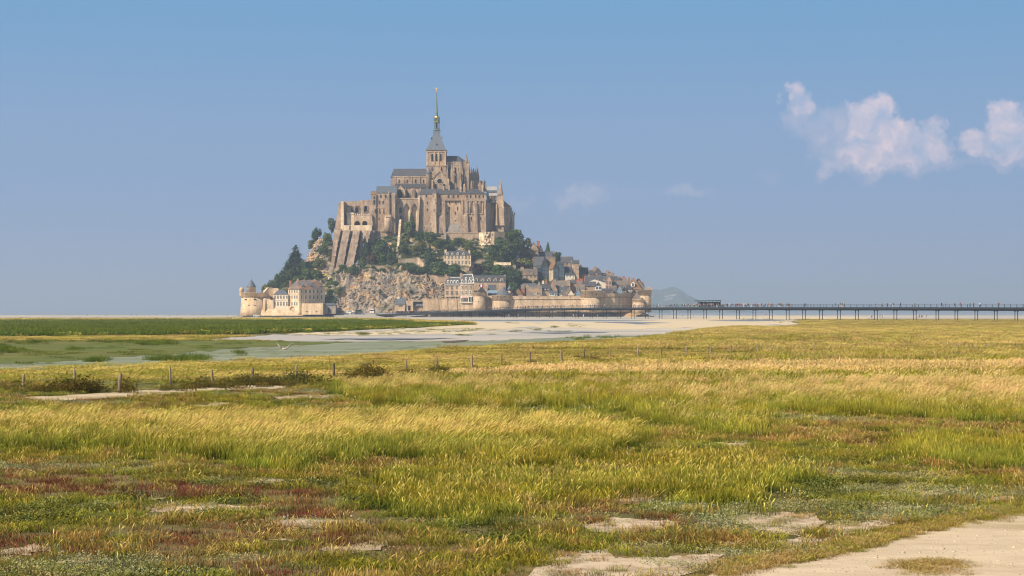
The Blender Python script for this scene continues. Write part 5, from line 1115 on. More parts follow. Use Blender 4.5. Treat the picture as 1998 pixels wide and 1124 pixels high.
def rampart(name, label, pts, base, mt=None, corb=True, thick=2.0, par=2.1, group='rampart walls', pil=()):
    """curtain wall through (px, top row, depth) points"""
    mt = mt or RAMP; p0 = pts[0]; T = Thing(name, label, 'wall', (X(p0[0], p0[2]), p0[2], Z(base, p0[2])), 0, group)
    w_, c_, q_ = MB(), MB(), MB()
    for (a, ta, ya), (b_, tb, yb) in zip(pts, pts[1:]):
        A, Bv = Vector((X(a, ya), ya, 0)), Vector((X(b_, yb), yb, 0)); d = (Bv-A).normalized(); nrm = Vector((d.y, -d.x, 0)); L = (Bv-A).length
        za, zb_ = Z(ta, ya), Z(tb, yb); zlow = Z(base, min(ya, yb))-.5
        def seg(m, o0, o1, lo_a, lo_b, hi_a, hi_b, mi=0, foot=0.0):
            m.grid([[tuple(A+nrm*(o0+foot)+Vector((0, 0, lo_a))), tuple(Bv+nrm*(o0+foot)+Vector((0, 0, lo_b))), tuple(Bv+nrm*o1+Vector((0, 0, lo_b))), tuple(A+nrm*o1+Vector((0, 0, lo_a)))],
                    [tuple(A+nrm*o0+Vector((0, 0, hi_a))), tuple(Bv+nrm*o0+Vector((0, 0, hi_b))), tuple(Bv+nrm*o1+Vector((0, 0, hi_b))), tuple(A+nrm*o1+Vector((0, 0, hi_a)))]], mi, cap0=True, cap1=True)
        if corb:
            seg(w_, 0, -thick, zlow, zlow, za-par-.6, zb_-par-.6, 0, .5)
            seg(q_, .35, -.4, za-par, zb_-par, za-.25, zb_-.25); seg(q_, .45, -.5, za-.25, zb_-.25, za, zb_); seg(w_, -.3, -thick, za-par-.6, zb_-par-.6, za-.8, zb_-.8)
            k = .5
            while k < L:
                P0 = A+d*k; zc = za-par+(zb_-za)*k/L; h_ = .22
                c_.grid([[tuple(P0-d*h_+nrm*o_+Vector((0, 0, zc+z))) for o_, z in ((-.35, -.75), (.02, -.7), (.34, -.1), (.34, .02), (-.35, .02))], [tuple(P0+d*h_+nrm*o_+Vector((0, 0, zc+z))) for o_, z in ((-.35, -.75), (.02, -.7), (.34, -.1), (.34, .02), (-.35, .02))]], cap0=True, cap1=True); k += .95
            k = 2.5
            while k < L-1:
                P0 = A+d*k; zc = za-par*.5; c_.grid([[tuple(P0+d*s_*.22+nrm*o_+Vector((0, 0, zc-.25))) for s_, o_ in ((-1, .30), (1, .30), (1, .37), (-1, .37))], [tuple(P0+d*s_*.22+nrm*o_+Vector((0, 0, zc+.25))) for s_, o_ in ((-1, .30), (1, .30), (1, .37), (-1, .37))]], 1, cap0=True, cap1=True); k += 5.2
        else:
            seg(w_, 0, -thick, zlow, zlow, za-.35, zb_-.35, 0, .4); seg(q_, .12, -thick-.1, za-.35, zb_-.35, za, zb_)
    T.part('wall', w_, mt); T.part('parapet' if corb else 'coping', q_, mt)
    if corb: T.part('corbels', c_, [HOUSE, VOID])
    for p, t, b2_, y in pil:
        m = MB(); m.taper((X(p, y)-.9, X(p, y)+.9, y-1.1, y+.2), Z(b2_, y), (X(p, y)-.6, X(p, y)+.6, y-.7, y+.2), Z(t, y)); T.part('buttress', m, mt)
    return T
# ---------------- west fort and barracks at the shore
t = tower_round('fort_tower', 'massive round artillery tower at the far left tip of the island with pepper-pot turrets', 466.5, 516, 571, 614.5, 1150, 1.07, 579, mt=FORT, group='shore fort', slits=((478.6, 584.5, 1.6, .6), (496.8, 583.7, 1.4, .7), (469.5, 595.5, .6, .7), (485.5, 595.6, 1.2, .5), (497, 595.6, 1.6, .5), (487.3, 609, 2.2, .7), (503, 607.6, .8, .7), (511.6, 590.5, .6, .6), (473.5, 608.8, .5, .6)))
m = MB(); xx, yy = X(490.3, 1158), 1158; m.lathe(xx, yy, [(3.15, Z(573, yy)), (3.15, Z(560.2, yy)), (3.3, Z(560, yy))], 20); tt = t.part('lookout_turret', m, FORT)
m = MB(); m.lathe(xx, yy, [(3.5, Z(560.2, yy)), (3.1, Z(558.6, yy)), (1.7, Z(552, yy)), (.5, Z(547, yy)), (.06, Z(544.6, yy)), (.03, Z(537.5, yy))], 20); t.part('cone_roof', m, LEAD, tt)
m = MB(); xx, yy = X(471.3, 1154), 1154; m.lathe(xx, yy, [(.9, Z(579, yy)), (1.5, Z(576, yy)), (1.5, Z(567, yy)), (1.65, Z(566.6, yy)), (1.5, Z(564, yy)), (.9, Z(561.4, yy)), (.1, Z(560, yy))], 14); t.part('bartizan', m, FORT)
w1 = rampart('fort_wall', 'tall angled fort wall between the round tower and the barracks', [(513, 573, 1160), (519, 566, 1162), (524, 561, 1163), (534, 562, 1164), (538, 570, 1160)], 615, FORT, False, 3, group='shore fort')
m = MB(); wallbox(m, 513.5, 533.5, 583, 616, 1153, 8); m.taper((X(512, 1153), X(517, 1153), 1151, 1156), Z(616, 1153), (X(515, 1153), X(518.5, 1153), 1152.6, 1156), Z(582, 1153)); w1.part('lower_wall', m, FORT)
m = MB(); wallbox(m, 527, 531.6, 578.5, 584.5, 1152.6, .6); w1.part('opening', m, VOID)
m = MB(); m.grid([[(X(p, 1150+dy), 1150+dy, Z(616, 1150)) for p, dy in ((508, 0), (540, -1), (575, 0), (592, 2))], [(X(p, 1153+dy), 1153+dy, Z(q, 1153)) for p, q, dy in ((511, 603, 0), (540, 602, 0), (562, 604, 0), (590, 612, 0))], [(X(p, 1156), 1156, Z(q, 1156)) for p, q in ((514, 601), (548, 599.5), (562, 602), (590, 611))]], closed=False)
w1.part('rubble_foot', m, FORT)
def rows_of(T, lst, y, wl_, w=2.3, mats=None, fr=.2, off=(0, 0, 0)):
    for p, t_, b2_ in lst:
        mm = window_mb(X(p, y), Z(b2_, y), Z(t_, y), w*y/F, y, 'rect', proud=.14, fr=fr, bars=True); T.part('window', mm, mats or [PALE, GLASS, PLASTER], wl_)
Yf = 1154.0
T = B('barracks', 'cream two-storey barracks wing with plain slate roof and two rows of five windows', 'building', 548, 603, Yf, 'shore barracks')
m = MB(); wallbox(m, 533.6, 562.2, 574.8, 605, Yf, 8); wl_ = T.part('wall', m, PLASTER)
m = MB(); m.gable(X(533, Yf), X(562.2, Yf), Yf-.3, Yf+8.3, Z(574.8, Yf), Z(565.4, Yf+4), 'x', hip=3.2); T.part('roof', m, SLATE_L)
m = MB(); m.box(X(533.6, Yf), X(562.2, Yf), Yf-.12, Yf, Z(586.2, Yf), Z(585.4, Yf)); T.part('string_course', m, FORT, wl_)
rows_of(T, [(536.4+k*5.75, a, b_) for k in range(5) for a, b_ in ((576.8, 582.8), (589, 596.2))], Yf, wl_)
# main barracks: corner turned to the viewer, left face lit, right face in shade
T = Thing('barracks', 'large three-storey barracks with corner turned to the shore, brown slate hipped roof and dormers', 'building', (X(584, 1151), 1151, Z(611, 1151)), 0, 'shore barracks')
A0 = (X(562, 1156), 1156); A1 = (X(584, 1151), 1151); A2 = (X(634, 1163), 1163); A3 = (X(612, 1171), 1171)
m = MB(); m.plan([A0, A1, A2, A3], Z(612, 1151), Z(564, 1153)); wl_ = T.part('wall', m, PALE)
m = MB(); ze, zr = Z(564.4, 1153), Z(546.6, 1162); e_ = [(A0[0]-.6, A0[1]-.3, ze), (A1[0]-.1, A1[1]-.8, ze), (A2[0]+.7, A2[1]-.2, ze), (A3[0], A3[1]+.6, ze)]; r0, r1 = (X(579.5, 1161), 1161, zr), (X(620, 1165), 1165, zr)
m.face([e_[0], e_[1], r0]); m.face([e_[1], e_[2], r1, r0]); m.face([e_[2], e_[3], r1]); m.face([e_[3], e_[0], r0, r1]); m.face(e_[::-1]); rf = T.part('roof', m, SLATE_O)
for p, tp, yy, cw in ((566.6, 547.5, 1160, 1.5), (581.2, 543.5, 1161, 1.3), (593.5, 545.5, 1162.5, 1.2), (614, 545, 1165, 1.2), (625.6, 546.5, 1166, 1.2)):
    m = MB(); m.box(X(p, yy)-cw/2, X(p, yy)+cw/2, yy-.6, yy+.6, Z(562 if p > 570 else 566, yy), Z(tp, yy)); m.box(X(p, yy)-cw/2-.12, X(p, yy)+cw/2+.12, yy-.72, yy+.72, Z(tp+.9, yy), Z(tp+.3, yy)); T.part('chimney', m, REDBR if p < 570 else HOUSE, rf)
def face_windows(T, P0, P1, fr_list, rows, z_of, wl_, ww, mats, yref):
    d = Vector((P1[0]-P0[0], P1[1]-P0[1], 0)); L = d.length; d.normalize(); nr = Vector((d.y, -d.x, 0))
    for f_ in fr_list:
        for t_, b2_ in rows:
            c = Vector((P0[0], P0[1], 0))+d*(L*f_); z0, z1 = Z(b2_, yref), Z(t_, yref); mm = MB()
            def q(a, o_, z): v = c+d*a+nr*o_; return (v.x, v.y, z)
            h_ = ww/2
            mm.face([q(-h_, .03, z0), q(h_, .03, z0), q(h_, .03, z1), q(-h_, .03, z1)], 1)
            for a0, a1, zz0, zz1 in ((-h_-.2, -h_, z0-.2, z1+.2), (h_, h_+.2, z0-.2, z1+.2), (-h_, h_, z1, z1+.2), (-h_, h_, z0-.2, z0)):
                mm.grid([[q(a0, .0, zz0), q(a1, .0, zz0), q(a1, .16, zz0), q(a0, .16, zz0)], [q(a0, .0, zz1), q(a1, .0, zz1), q(a1, .16, zz1), q(a0, .16, zz1)]], 0, cap0=True, cap1=True)
            mm.grid([[q(-.05, .03, z0), q(.05, .03, z0), q(.05, .09, z0), q(-.05, .09, z0)], [q(-.05, .03, z1), q(.05, .03, z1), q(.05, .09, z1), q(-.05, .09, z1)]], 2)
            T.part('window', mm, mats, wl_)
face_windows(T, A0, A1, (.14, .36, .58, .80), ((565.6, 571.4), (576.4, 582.8)), Z, wl_, .9, [PLASTER, GLASS, PLASTER], 1153)
face_windows(T, A0, A1, (.36, .58, .80), ((589, 596),), Z, wl_, .9, [PLASTER, GLASS, PLASTER], 1153)
face_windows(T, A1, A2, (.08, .25, .41, .56, .71, .86), ((565.6, 571.8), (576.2, 583.4), (589.4, 592.6)), Z, wl_, 1.15, [PLASTER, GLASS, PLASTER], 1155)
for yr_, row in ((1152, 574.2), (1152, 586.3)):
    m = MB(); z = Z(row, yr_)
    for (a, b_) in ((A0, A1), (A1, A2)):
        d = Vector((b_[0]-a[0], b_[1]-a[1], 0)).normalized(); nr = Vector((d.y, -d.x, 0))
        m.grid([[(a[0]+nr.x*o_, a[1]+nr.y*o_, z+h_) for o_, h_ in ((0, 0), (.14, 0), (.14, .4), (0, .4))], [(b_[0]+nr.x*o_, b_[1]+nr.y*o_, z+h_) for o_, h_ in ((0, 0), (.14, 0), (.14, .4), (0, .4))]], cap0=True, cap1=True)
    T.part('string_course', m, FORT, wl_)
for f_ in (.12, .45, .8):
    px_ = A1[0]+(A2[0]-A1[0])*f_; py_ = A1[1]+(A2[1]-A1[1])*f_+1.2; z = Z(560.5, 1155); m = MB(); m.prism([(px_-.8, z-.3), (px_+.8, z-.3), (px_+.8, z+1.2), (px_, z+2.1), (px_-.8, z+1.2)], py_, py_+4); m.box(px_-.4, px_+.4, py_-.05, py_-.01, z+.2, z+1.1, 1); T.part('dormer', m, [SLATE_L, GLASS], rf)
m = MB(); ap = arch_pts(X(569.7, 1152.8), Z(606.5, 1152), Z(599, 1152), 2.6); ring(m, ap, .35, 1153.0, 1153.6); wallbox(m, 562, 580, 597, 614, 1153.5, 2); T.part('blocked_arch', m, FORT, wl_)
T = B('sea_wall', 'low sunlit stone bastion wall in front of the barracks', 'wall', 609, 612, 1149, 'shore fort')
m = MB(); wallbox(m, 588.7, 630.2, 592.2, 614, 1147.5, 6); wallbox(m, 588.3, 630.6, 591.2, 592.2, 1147.3, 6.3); T.part('wall', m, FORT)
for p, q, wd in ((598.5, 608, 1.6), (617.5, 608, 1.4)):
    m = MB(); wallbox(m, p-wd*1.2, p+wd*1.2, q-.6, q+.7, 1147.44, .2); T.part('gun_slit', m, VOID)
T = B('boat_shed', 'small grey stone shed in shade between the bastion wall and the rocks', 'shed', 645, 611, 1152)
m = MB(); wallbox(m, 630.8, 655, 596, 612.5, 1152, 9); T.part('wall', m, GREYST)
m = MB(); m.gable(X(630.4, 1152), X(656, 1152), 1151.6, 1161.5, Z(596, 1152), Z(591.3, 1156), 'x', hip=2); T.part('roof', m, SLATE_L)
T.win(641.5, 601, 611, 3.6, 1152, 'arch', name='doorway', mats=[GREYST, VOID, WHITE])
# ---------------- watch turret and long walls above the rocks
Yw = 1183.0
T = B('watch_turret', 'slender round watch turret with pointed slate cap standing on the rocks', 'tower', 697.5, 560, Yw)
m = MB(); xx = X(697.5, Yw); m.lathe(xx, Yw, [(1.15, Z(566, Yw)), (1.1, Z(533, Yw)), (1.5, Z(530, Yw)), (1.7, Z(527, Yw)), (1.62, Z(517.6, Yw)), (1.8, Z(517.3, Yw))], 16); T.part('shaft', m, PALE)
m = MB(); m.lathe(xx, Yw, [(2.0, Z(517.4, Yw)), (1.2, Z(513.5, Yw)), (.3, Z(510, Yw)), (.05, Z(508, Yw))], 16); T.part('cone_roof', m, SLATE_L)
rampart('terrace_wall', 'long rubble terrace wall right of the watch turret above the rocks', [(701.5, 524, 1184), (716, 524, 1184.5), (716.5, 518, 1184.6), (750, 518.5, 1186), (775, 518.5, 1188)], 560, HOUSE, False, 2, group='walls on the slope')
rampart('terrace_wall', 'lower rubble wall with pilasters left of the watch turret', [(662, 546, 1186), (667, 544, 1184), (696.5, 544.5, 1183)], 585, ABBEY_L, False, 2, group='walls on the slope', pil=((676, 549, 574, 1184), (685, 549, 570, 1184), (691, 549, 566, 1184)))
rampart('terrace_wall', 'square sunlit bastion wall between the rocks and the hotel', [(792, 540, 1192), (797, 536.5, 1184), (832.5, 536.5, 1184)], 566, HOUSE, False, 8, group='walls on the slope')
rampart('terrace_wall', 'weathered wall stepping down behind the hotel with shaded left end', [(833, 536.8, 1190), (839, 536.5, 1186), (868, 537, 1185), (900, 540, 1186)], 562, HOUSE, False, 3, group='walls on the slope')
rampart('terrace_wall', 'low tumbled wall climbing behind the round trees', [(778, 506, 1199), (815, 502, 1203), (826, 515, 1198), (838, 522, 1198)], 524, ABBEY_L, False, 1.2, group='walls on the slope')
rampart('terrace_wall', 'thin pale garden wall below the big round tree', [(964, 511.5, 1200), (997, 511.8, 1200)], 516, PALE, False, .8, group='walls on the slope')
rampart('terrace_wall', 'low pale terrace edge left of the big villa garden', [(640, 541, 1196), (668, 537.5, 1192), (684, 539, 1190)], 548, PALE, False, 1, group='walls on the slope')
rampart('terrace_wall', 'long low garden wall running under the terrace right of the villa', [(888, 490, 1216), (920, 481, 1222), (944, 480, 1222)], 496, ABBEY_L, False, .8, group='walls on the slope')
rampart('terrace_wall', 'terrace wall right of the villa below the green bank', [(918, 511, 1207), (945, 505, 1209), (946, 507, 1209)], 520, HOUSE, False, .8, group='walls on the slope')
T = B('guard_house', 'square ruined stone blockhouse half hidden by trees under the gatehouse', 'building', 965, 465, 1224)
m = MB(); m.plan([(X(957.5, 1226), 1226), (X(964.5, 1222), 1222), (X(985, 1226), 1226), (X(980, 1232), 1232)], Z(480, 1224), Z(452, 1224)); T.part('wall', m, HOUSE)
for p in (960.3,): T.win(p, 456, 459, 1.4, 1223.6, mats=[HOUSE, VOID, WHITE])
# ---------------- entrance buildings and ramparts
T = B('gate_lodge', 'ochre stone lodge with bright grey slate roof at the island end of the bridge', 'house', 781, 605, 1152)
m = MB(); wallbox(m, 770.4, 790, 594, 607, 1152, 8); wl_ = T.part('wall', m, RAMP)
m = MB(); m.gable(X(770, 1152), X(791.2, 1152), 1151.6, 1160.3, Z(594.4, 1152), Z(581, 1156), 'x', hip=.8); T.part('roof', m, SLATE_L)
m = MB(); m.box(X(775, 1156), X(780, 1156), 1155, 1156, Z(583, 1156), Z(579.6, 1156)); T.part('chimney', m, PALE)
for p in (778.8, 781.6, 784.4): T.win(p, 595.5, 598, 1.2, 1152, parent=wl_, fr=.1)
T = B('gate_lodge', 'flat-topped ochre stone gate block with a dark doorway beside the grey roofed lodge', 'gatehouse', 799, 605, 1153)
m = MB(); wallbox(m, 792.4, 806, 588.4, 607, 1153, 7); wallbox(m, 792.2, 825, 586.6, 588.4, 1154, 7); wl_ = T.part('wall', m, RAMP)
m = MB(); m.gable(X(806, 1155), X(825, 1155), 1154, 1162, Z(597, 1155), Z(586, 1158), 'x'); T.part('roof', m, SLATE_L)
m = MB(); wallbox(m, 805.9, 824.8, 597, 608, 1155.5, 5); T.part('side_wing', m, HOUSE)
T.win(798.4, 596.5, 606, 4.6, 1153, name='doorway', mats=[RAMP, GLASS, WHITE], fr=.3)
rampart('rampart', 'first stretch of rampart left of the pale round tower, plain with buttress strips', [(825, 583.2, 1151), (922.5, 583.2, 1151)], 606, RAMP, False, 3, pil=((853.8, 583.6, 606, 1151.3), (871.3, 583.6, 606, 1151.3), (889.8, 583.6, 606, 1151.3)))
tower_round('rampart_tower', 'pale round rampart tower standing beside the glazed hotel restaurant', 922.2, 946.8, 571, 606, 1147, 1.04, 576.5, slits=((934, 588, .5, .8),))
t = tower_round('rampart_tower', 'low round rampart tower with a wide conical slate roof', 960, 998, 576, 606, 1147, 1.02, 585.5, slits=((971, 578.5, .6, .6), (985, 578.5, .6, .6)))
m = MB(); xx, yy = X(982.5, 1153), 1153.5; m.lathe(xx, yy, [(5.3, Z(575.6, 1150)), (4.8, Z(574.6, 1150)), (2.0, Z(566, 1150)), (1.1, Z(562.8, 1150)), (.8, Z(562.3, 1150)), (.7, Z(559.5, 1150)), (.05, Z(558.8, 1150))], 24); t.part('cone_roof', m, SLATE_L)
t = tower_round('stair_turret', 'small round turret with pointed cap behind the conical roofed tower', 990.5, 998, 565.5, 584, 1158, 1.0)
m = MB(); m.lathe(X(994.3, 1158), 1158+1.3, [(1.9, Z(565.5, 1158)), (1.2, Z(561, 1158)), (.2, Z(557.4, 1158)), (.04, Z(555.8, 1158))], 14); t.part('cone_roof', m, SLATE_L)
rampart('rampart', 'short shaded stretch of rampart between the pale tower and the conical roofed tower', [(946, 577, 1158), (962, 577, 1155)], 606, RAMP)
rampart('rampart', 'longest stretch of rampart with a dark corbel line, between two round towers', [(997, 577.6, 1152), (1060, 577.6, 1152), (1136, 577.6, 1151)], 606, RAMP)
tower_round('rampart_tower', 'largest round rampart tower with a tall parapet, right of the longest rampart', 1134, 1175.4, 566.5, 608, 1143, 1.03, 579.5, slits=((1137, 572.7, .6, .7), (1143.3, 574, .6, .7), (1155, 572, .6, .7), (1163, 575, .9, .9), (1138, 584, .5, .7)))
rampart('rampart', 'greyish shaded stretch of rampart right of the largest tower', [(1172, 573.3, 1151), (1200, 572.4, 1156), (1228, 573, 1165), (1240, 575, 1172)], 608, RAMP)
tower_round('rampart_tower', 'low round bastion tower in front of the last tower at the right end', 1234.6, 1260, 584.5, 608.5, 1152, 1.04, 588.5, slits=((1236.5, 586, .8, .8),))
t = tower_round('rampart_tower', 'last round rampart tower at the right end of the island', 1246, 1272, 565.5, 608, 1166, 1.0, 575.5)
m = MB(); wallbox(m, 1264.5, 1272.4, 560.4, 567, 1176, 8); t.part('cap_house', m, HOUSE)
m = MB(); m.gable(X(1234, 1160), X(1252, 1160), 1158, 1168, Z(584.5, 1160), Z(570, 1164), 'x', hip=3); t.part('lean_to_roof', m, SLATE_W)
# ---------------- hotel on the ramparts
T = B('hotel', 'ochre hotel with slate mansard roof and white trimmed dormers above the rampart', 'hotel', 895, 583, 1160)
Yh = 1158.0
m = MB(); wallbox(m, 867, 897.2, 556, 590, Yh, 12); wallbox(m, 897.2, 924.2, 553.2, 590, Yh-1, 13); wl_ = T.part('wall', m, ABBEY_L)
m = MB(); m.grid([[(X(866.6, Yh), Yh-.4, Z(556, Yh)), (X(897.4, Yh), Yh-.4, Z(556, Yh)), (X(897.4, Yh), Yh+12, Z(556, Yh)), (X(866.6, Yh), Yh+12, Z(556, Yh))], [(X(869.5, Yh), Yh+1.2, Z(548, Yh)), (X(897.2, Yh), Yh+1.2, Z(548, Yh)), (X(897.2, Yh), Yh+11, Z(548, Yh)), (X(869.5, Yh), Yh+11, Z(548, Yh))], [(X(874.5, Yh), Yh+4, Z(541, Yh)), (X(897.2, Yh), Yh+4, Z(541, Yh)), (X(897.2, Yh), Yh+8, Z(541, Yh)), (X(874.5, Yh), Yh+8, Z(541, Yh))]], cap0=True, cap1=True)
m.grid([[(X(896.9, Yh), Yh-1.4, Z(553, Yh)), (X(924.8, Yh), Yh-1.4, Z(553, Yh)), (X(924.8, Yh), Yh+12, Z(553, Yh)), (X(896.9, Yh), Yh+12, Z(553, Yh))], [(X(899.5, Yh), Yh+.8, Z(545, Yh)), (X(923.8, Yh), Yh+.8, Z(545, Yh)), (X(923.8, Yh), Yh+11, Z(545, Yh)), (X(899.5, Yh), Yh+11, Z(545, Yh))], [(X(904, Yh), Yh+3, Z(535.6, Yh)), (X(921.6, Yh), Yh+3, Z(535.6, Yh)), (X(921.6, Yh), Yh+9, Z(535.6, Yh)), (X(904, Yh), Yh+9, Z(535.6, Yh))]], cap0=True, cap1=True); rf = T.part('roof', m, SLATE)
m = MB(); m.box(X(903.5, Yh), X(922, Yh), Yh+2.7, Yh+3.1, Z(535.9, Yh), Z(534.8, Yh)); m.box(X(874, Yh), X(897, Yh), Yh+3.7, Yh+4.1, Z(541.4, Yh), Z(540.4, Yh)); m.box(X(896.5, Yh), X(925, Yh), Yh-1.6, Yh-1.3, Z(553.4, Yh), Z(552.2, Yh)); m.box(X(866.6, Yh), X(896.4, Yh), Yh-.6, Yh-.3, Z(556.6, Yh), Z(555.6, Yh)); m.tube((X(921.8, Yh), Yh+2.8, Z(535.4, Yh)), (X(924.9, Yh), Yh-1.4, Z(552.8, Yh)), .3, n=4); T.part('roof_trim', m, WHITE, rf)
for p, q, y_ in ((874.2, 549.6, Yh+.5), (880.8, 549.6, Yh+.5), (886.5, 549.6, Yh+.5), (892.2, 549.6, Yh+.5), (902, 548.4, Yh-.9), (909.2, 548.4, Yh-.9), (916.4, 548.4, Yh-.9), (909.5, 543, Yh+.4), (917.4, 543, Yh+.4), (922.2, 548.4, Yh-.9)):
    m = MB(); hh = 1.25 if q > 545 else .8; z = Z(q, Yh); xx = X(p, Yh); m.prism([(xx-.75, z-hh), (xx+.75, z-hh), (xx+.75, z+hh*.5), (xx, z+hh), (xx-.75, z+hh*.5)], y_-.3, y_+2.4); m.box(xx-.36, xx+.36, y_-.36, y_-.31, z-hh*.8, z+hh*.35, 1); T.part('dormer', m, [WHITE, GLASS], rf)
for p, a_, b2_ in ((869.5, 535.5, 556), (899.4, 532.4, 552)):
    m = MB(); m.box(X(p, Yh)-.8, X(p, Yh)+.8, Yh+2.6, Yh+4.2, Z(b2_, Yh), Z(a_, Yh)); m.box(X(p, Yh)+.8, X(p, Yh)+1.9, Yh+2.6, Yh+8, Z(b2_, Yh), Z(a_+3, Yh)); T.part('chimney', m, HOUSE, rf)
m = MB(); m.tube((X(902.5, Yh), Yh+4, Z(536, Yh)), (X(902.5, Yh), Yh+4, Z(530.8, Yh)), .08, n=5); T.part('mast', m, STEEL, rf)
for p in (872.6, 881.6, 891): 
    T.win(p, 558, 563.4, 3.2, Yh, parent=wl_, fr=.22, bars=True, mats=[ABBEY_L, GLASS, WHITE]); T.win(p, 568, 575, 3.4, Yh, parent=wl_, fr=.25, bars=True, mats=[ABBEY_L, GLASS, WHITE])
for p in (902, 909.6, 917.9): 
    T.win(p, 558, 563.4, 2.8, Yh-1, parent=wl_, fr=.25, bars=True, mats=[PALE, GLASS, WHITE]); T.win(p, 567, 574.6, 2.8, Yh-1, 'arch', parent=wl_, fr=.45, bars=True, mats=[PLASTER, GLASS, WHITE])
m = MB(); wallbox(m, 867, 924, 576.8, 577.6, Yh-1.2, .3); T.part('string_course', m, PALE, wl_)
for p in (872.5, 882, 891): T.win(p, 579.4, 582.4, 3, Yh, parent=wl_, mats=[PLASTER, GLASS, WHITE])
m = MB(); wallbox(m, 898.6, 922, 576.8, 591, 1149.6, 7.5); vr = T.part('veranda', m, PLASTER)
m = MB(); wallbox(m, 900.2, 912.6, 581.6, 588.6, 1149.5, .2); wallbox(m, 915, 921.8, 579.6, 588.8, 1149.5, .2); T.part('veranda_glazing', m, GLASS, vr)
m = MB()
for p in (902.6, 904.9, 907.2, 909.6, 918.4, 920): m.box(X(p, 1149)-.08, X(p, 1149)+.08, 1149.36, 1149.5, Z(588.8, 1149), Z(579.8 if p > 913 else 581.4, 1149))
m.box(X(900, 1149), X(912.8, 1149), 1149.3, 1149.5, Z(581.4, 1149), Z(577.6, 1149)); T.part('veranda_frame', m, WHITE, vr)
m = MB(); m.box(X(901.5, 1149), X(911.5, 1149), 1149.2, 1149.3, Z(580.8, 1149), Z(578.4, 1149)); T.part('awning', m, mat('pink_awning', (.72, .36, .30), (.6, .3, .26)), vr)
# ---------------- village houses
HG = 'village houses'
house('house', 'villa with pale walls, hipped slate roof and white dormers halfway up the slope', 865.5, 919, 498, 489.8, 519, 9, 'x', PALE, SLATE, hip=3.4, cols=8, rows=2, dorm=[(p, 491.5, 1.5, WHITE) for p in (873, 882.5, 893, 904)], chim=((869, 487), (915, 488)), rowgap=3.6, win=(.9, 1.9))
house('house', 'long stone house with five gabled dormers breaking the slate roof behind the hotel', 924, 986.5, 549.6, 537.8, 566, 10, 'x', ABBEY_L, SLATE, Y=1176, dorm=[(p, 541, 2.7, ABBEY_L) for p in (928.8, 941.4, 954, 966.4, 978.8)], chim=((985, 536.5),))
house('house', 'ochre stone gabled house in front of the dormered house, roof edge pale', 933, 952.4, 569, 552.8, 585, 9, 'y', ABBEY_L, SLATE_L, Y=1164, cols=2, rows=2)
house('house', 'small slate roofed house with skylights left of the conical tower roof', 952.5, 968, 568, 556, 583, 9, 'x', HOUSE, SLATE, Y=1166, cols=2, rows=1)
house('house', 'blue-glazed low annex beside the conical tower roof', 953, 970, 572, 567, 583, 6, 'x', TIMBER, BLUEP, Y=1158)
house('house', 'tall stone gable house with brick chimney at the edge of the trees', 1032.5, 1050.5, 486, 472.8, 503, 11, 'y', HOUSE, SLATE, cols=2, rows=2, chim=((1050.6, 470.4, REDBR, 2.2),), win=(.9, 1.2))
house('house', 'square stone wing with slate roof right of the tall gable house', 1050.6, 1059, 488, 478, 500, 9, 'x', GREYST, SLATE, hip=2, Y=hit(1050, 500)+2)
house('house', 'long slate roofed cottage under the dark cypress', 1047, 1078, 500.8, 491.2, 512, 9, 'x', HOUSE, SLATE, chim=((1079, 490.5, HOUSE, 2.4),), dorm=((1052, 495.5, 1.6),))
house('house', 'slate roofed house with red brick chimneys above the yellow-green tree', 1041, 1062, 518, 501.3, 545, 9, 'x', HOUSE, SLATE, chim=((1041.2, 504, REDBR, 2.2), (1051, 506.2, REDBR, 2)), cols=2, rows=2, Y=1206)
house('house', 'narrow dark slate-hung house with a very steep pointed gable', 1056, 1070, 520, 501, 548, 10, 'y', TIMBER, SLATE, cols=2, rows=3, Y=1203, gm=TIMBER, wmats=[BLUEP, GLASS, BLUEP], win=(1.5, 1.7))
house('house', 'dark timber front with blue-grey windows left of the steep gable', 1047.5, 1056, 523, 517, 548, 8, 'x', TIMBER, SLATE, cols=2, rows=3, Y=1202.5, wmats=[BLUEP, GLASS, BLUEP], win=(1.4, 1.7))
house('house', 'lichen-yellow roofed house right behind the steep dark gable', 1066, 1083.5, 514, 501.4, 530, 10, 'x', HOUSE, SLATE_W, Y=1209, cols=2)
house('house', 'pink-brown roofed house below the lichen-yellow roof', 1071, 1084.6, 524.5, 512.4, 545, 9, 'x', PALE, TILE, Y=1202, cols=2, win=(.8, .8))
house('house', 'dark gabled timber house with blue panels in the middle of the village', 1079.5, 1090, 524, 512.5, 545, 9, 'y', TIMBER, SLATE, cols=2, rows=3, gm=TIMBER, Y=1200, wmats=[BLUEP, GLASS, BLUEP], win=(1.1, 1.5))
house('house', 'wide dark house with two rows of tall blue-grey windows', 1090, 1101, 516.5, 511.5, 545, 9, 'x', TIMBER, SLATE, cols=4, rows=3, Y=1200.5, wmats=[BLUEP, GLASS, BLUEP], win=(.7, 1.9), hip=1)
house('house', 'stone house with steep slate roof and twin chimneys left of the square keep', 1094.5, 1117.5, 512, 501.2, 530, 9, 'x', HOUSE, SLATE, Y=1212, cols=3, chim=((1104, 500.2, HOUSE, 2.4), (1117, 503, HOUSE, 1.6)))
house('tower_house', 'square stone keep with crenellated slate top on the skyline of the village', 1116.4, 1129.6, 514, 508, 543, 8, 'x', ABBEY_L, SLATE, Y=1206, cols=3, rows=3, win=(.5, 1.2), chim=((1129, 507, HOUSE, 1.2), (1117, 508.2, HOUSE, 1.0)))
house('house', 'dark slate roof behind and right of the square keep', 1129.7, 1148, 534, 522, 546, 9, 'x', GREYST, SLATE, Y=1212)
house('house', 'small hut roof right of the keep with a steep gable', 1129, 1138, 522, 516.5, 535, 7, 'y', HOUSE, SLATE, Y=1216)
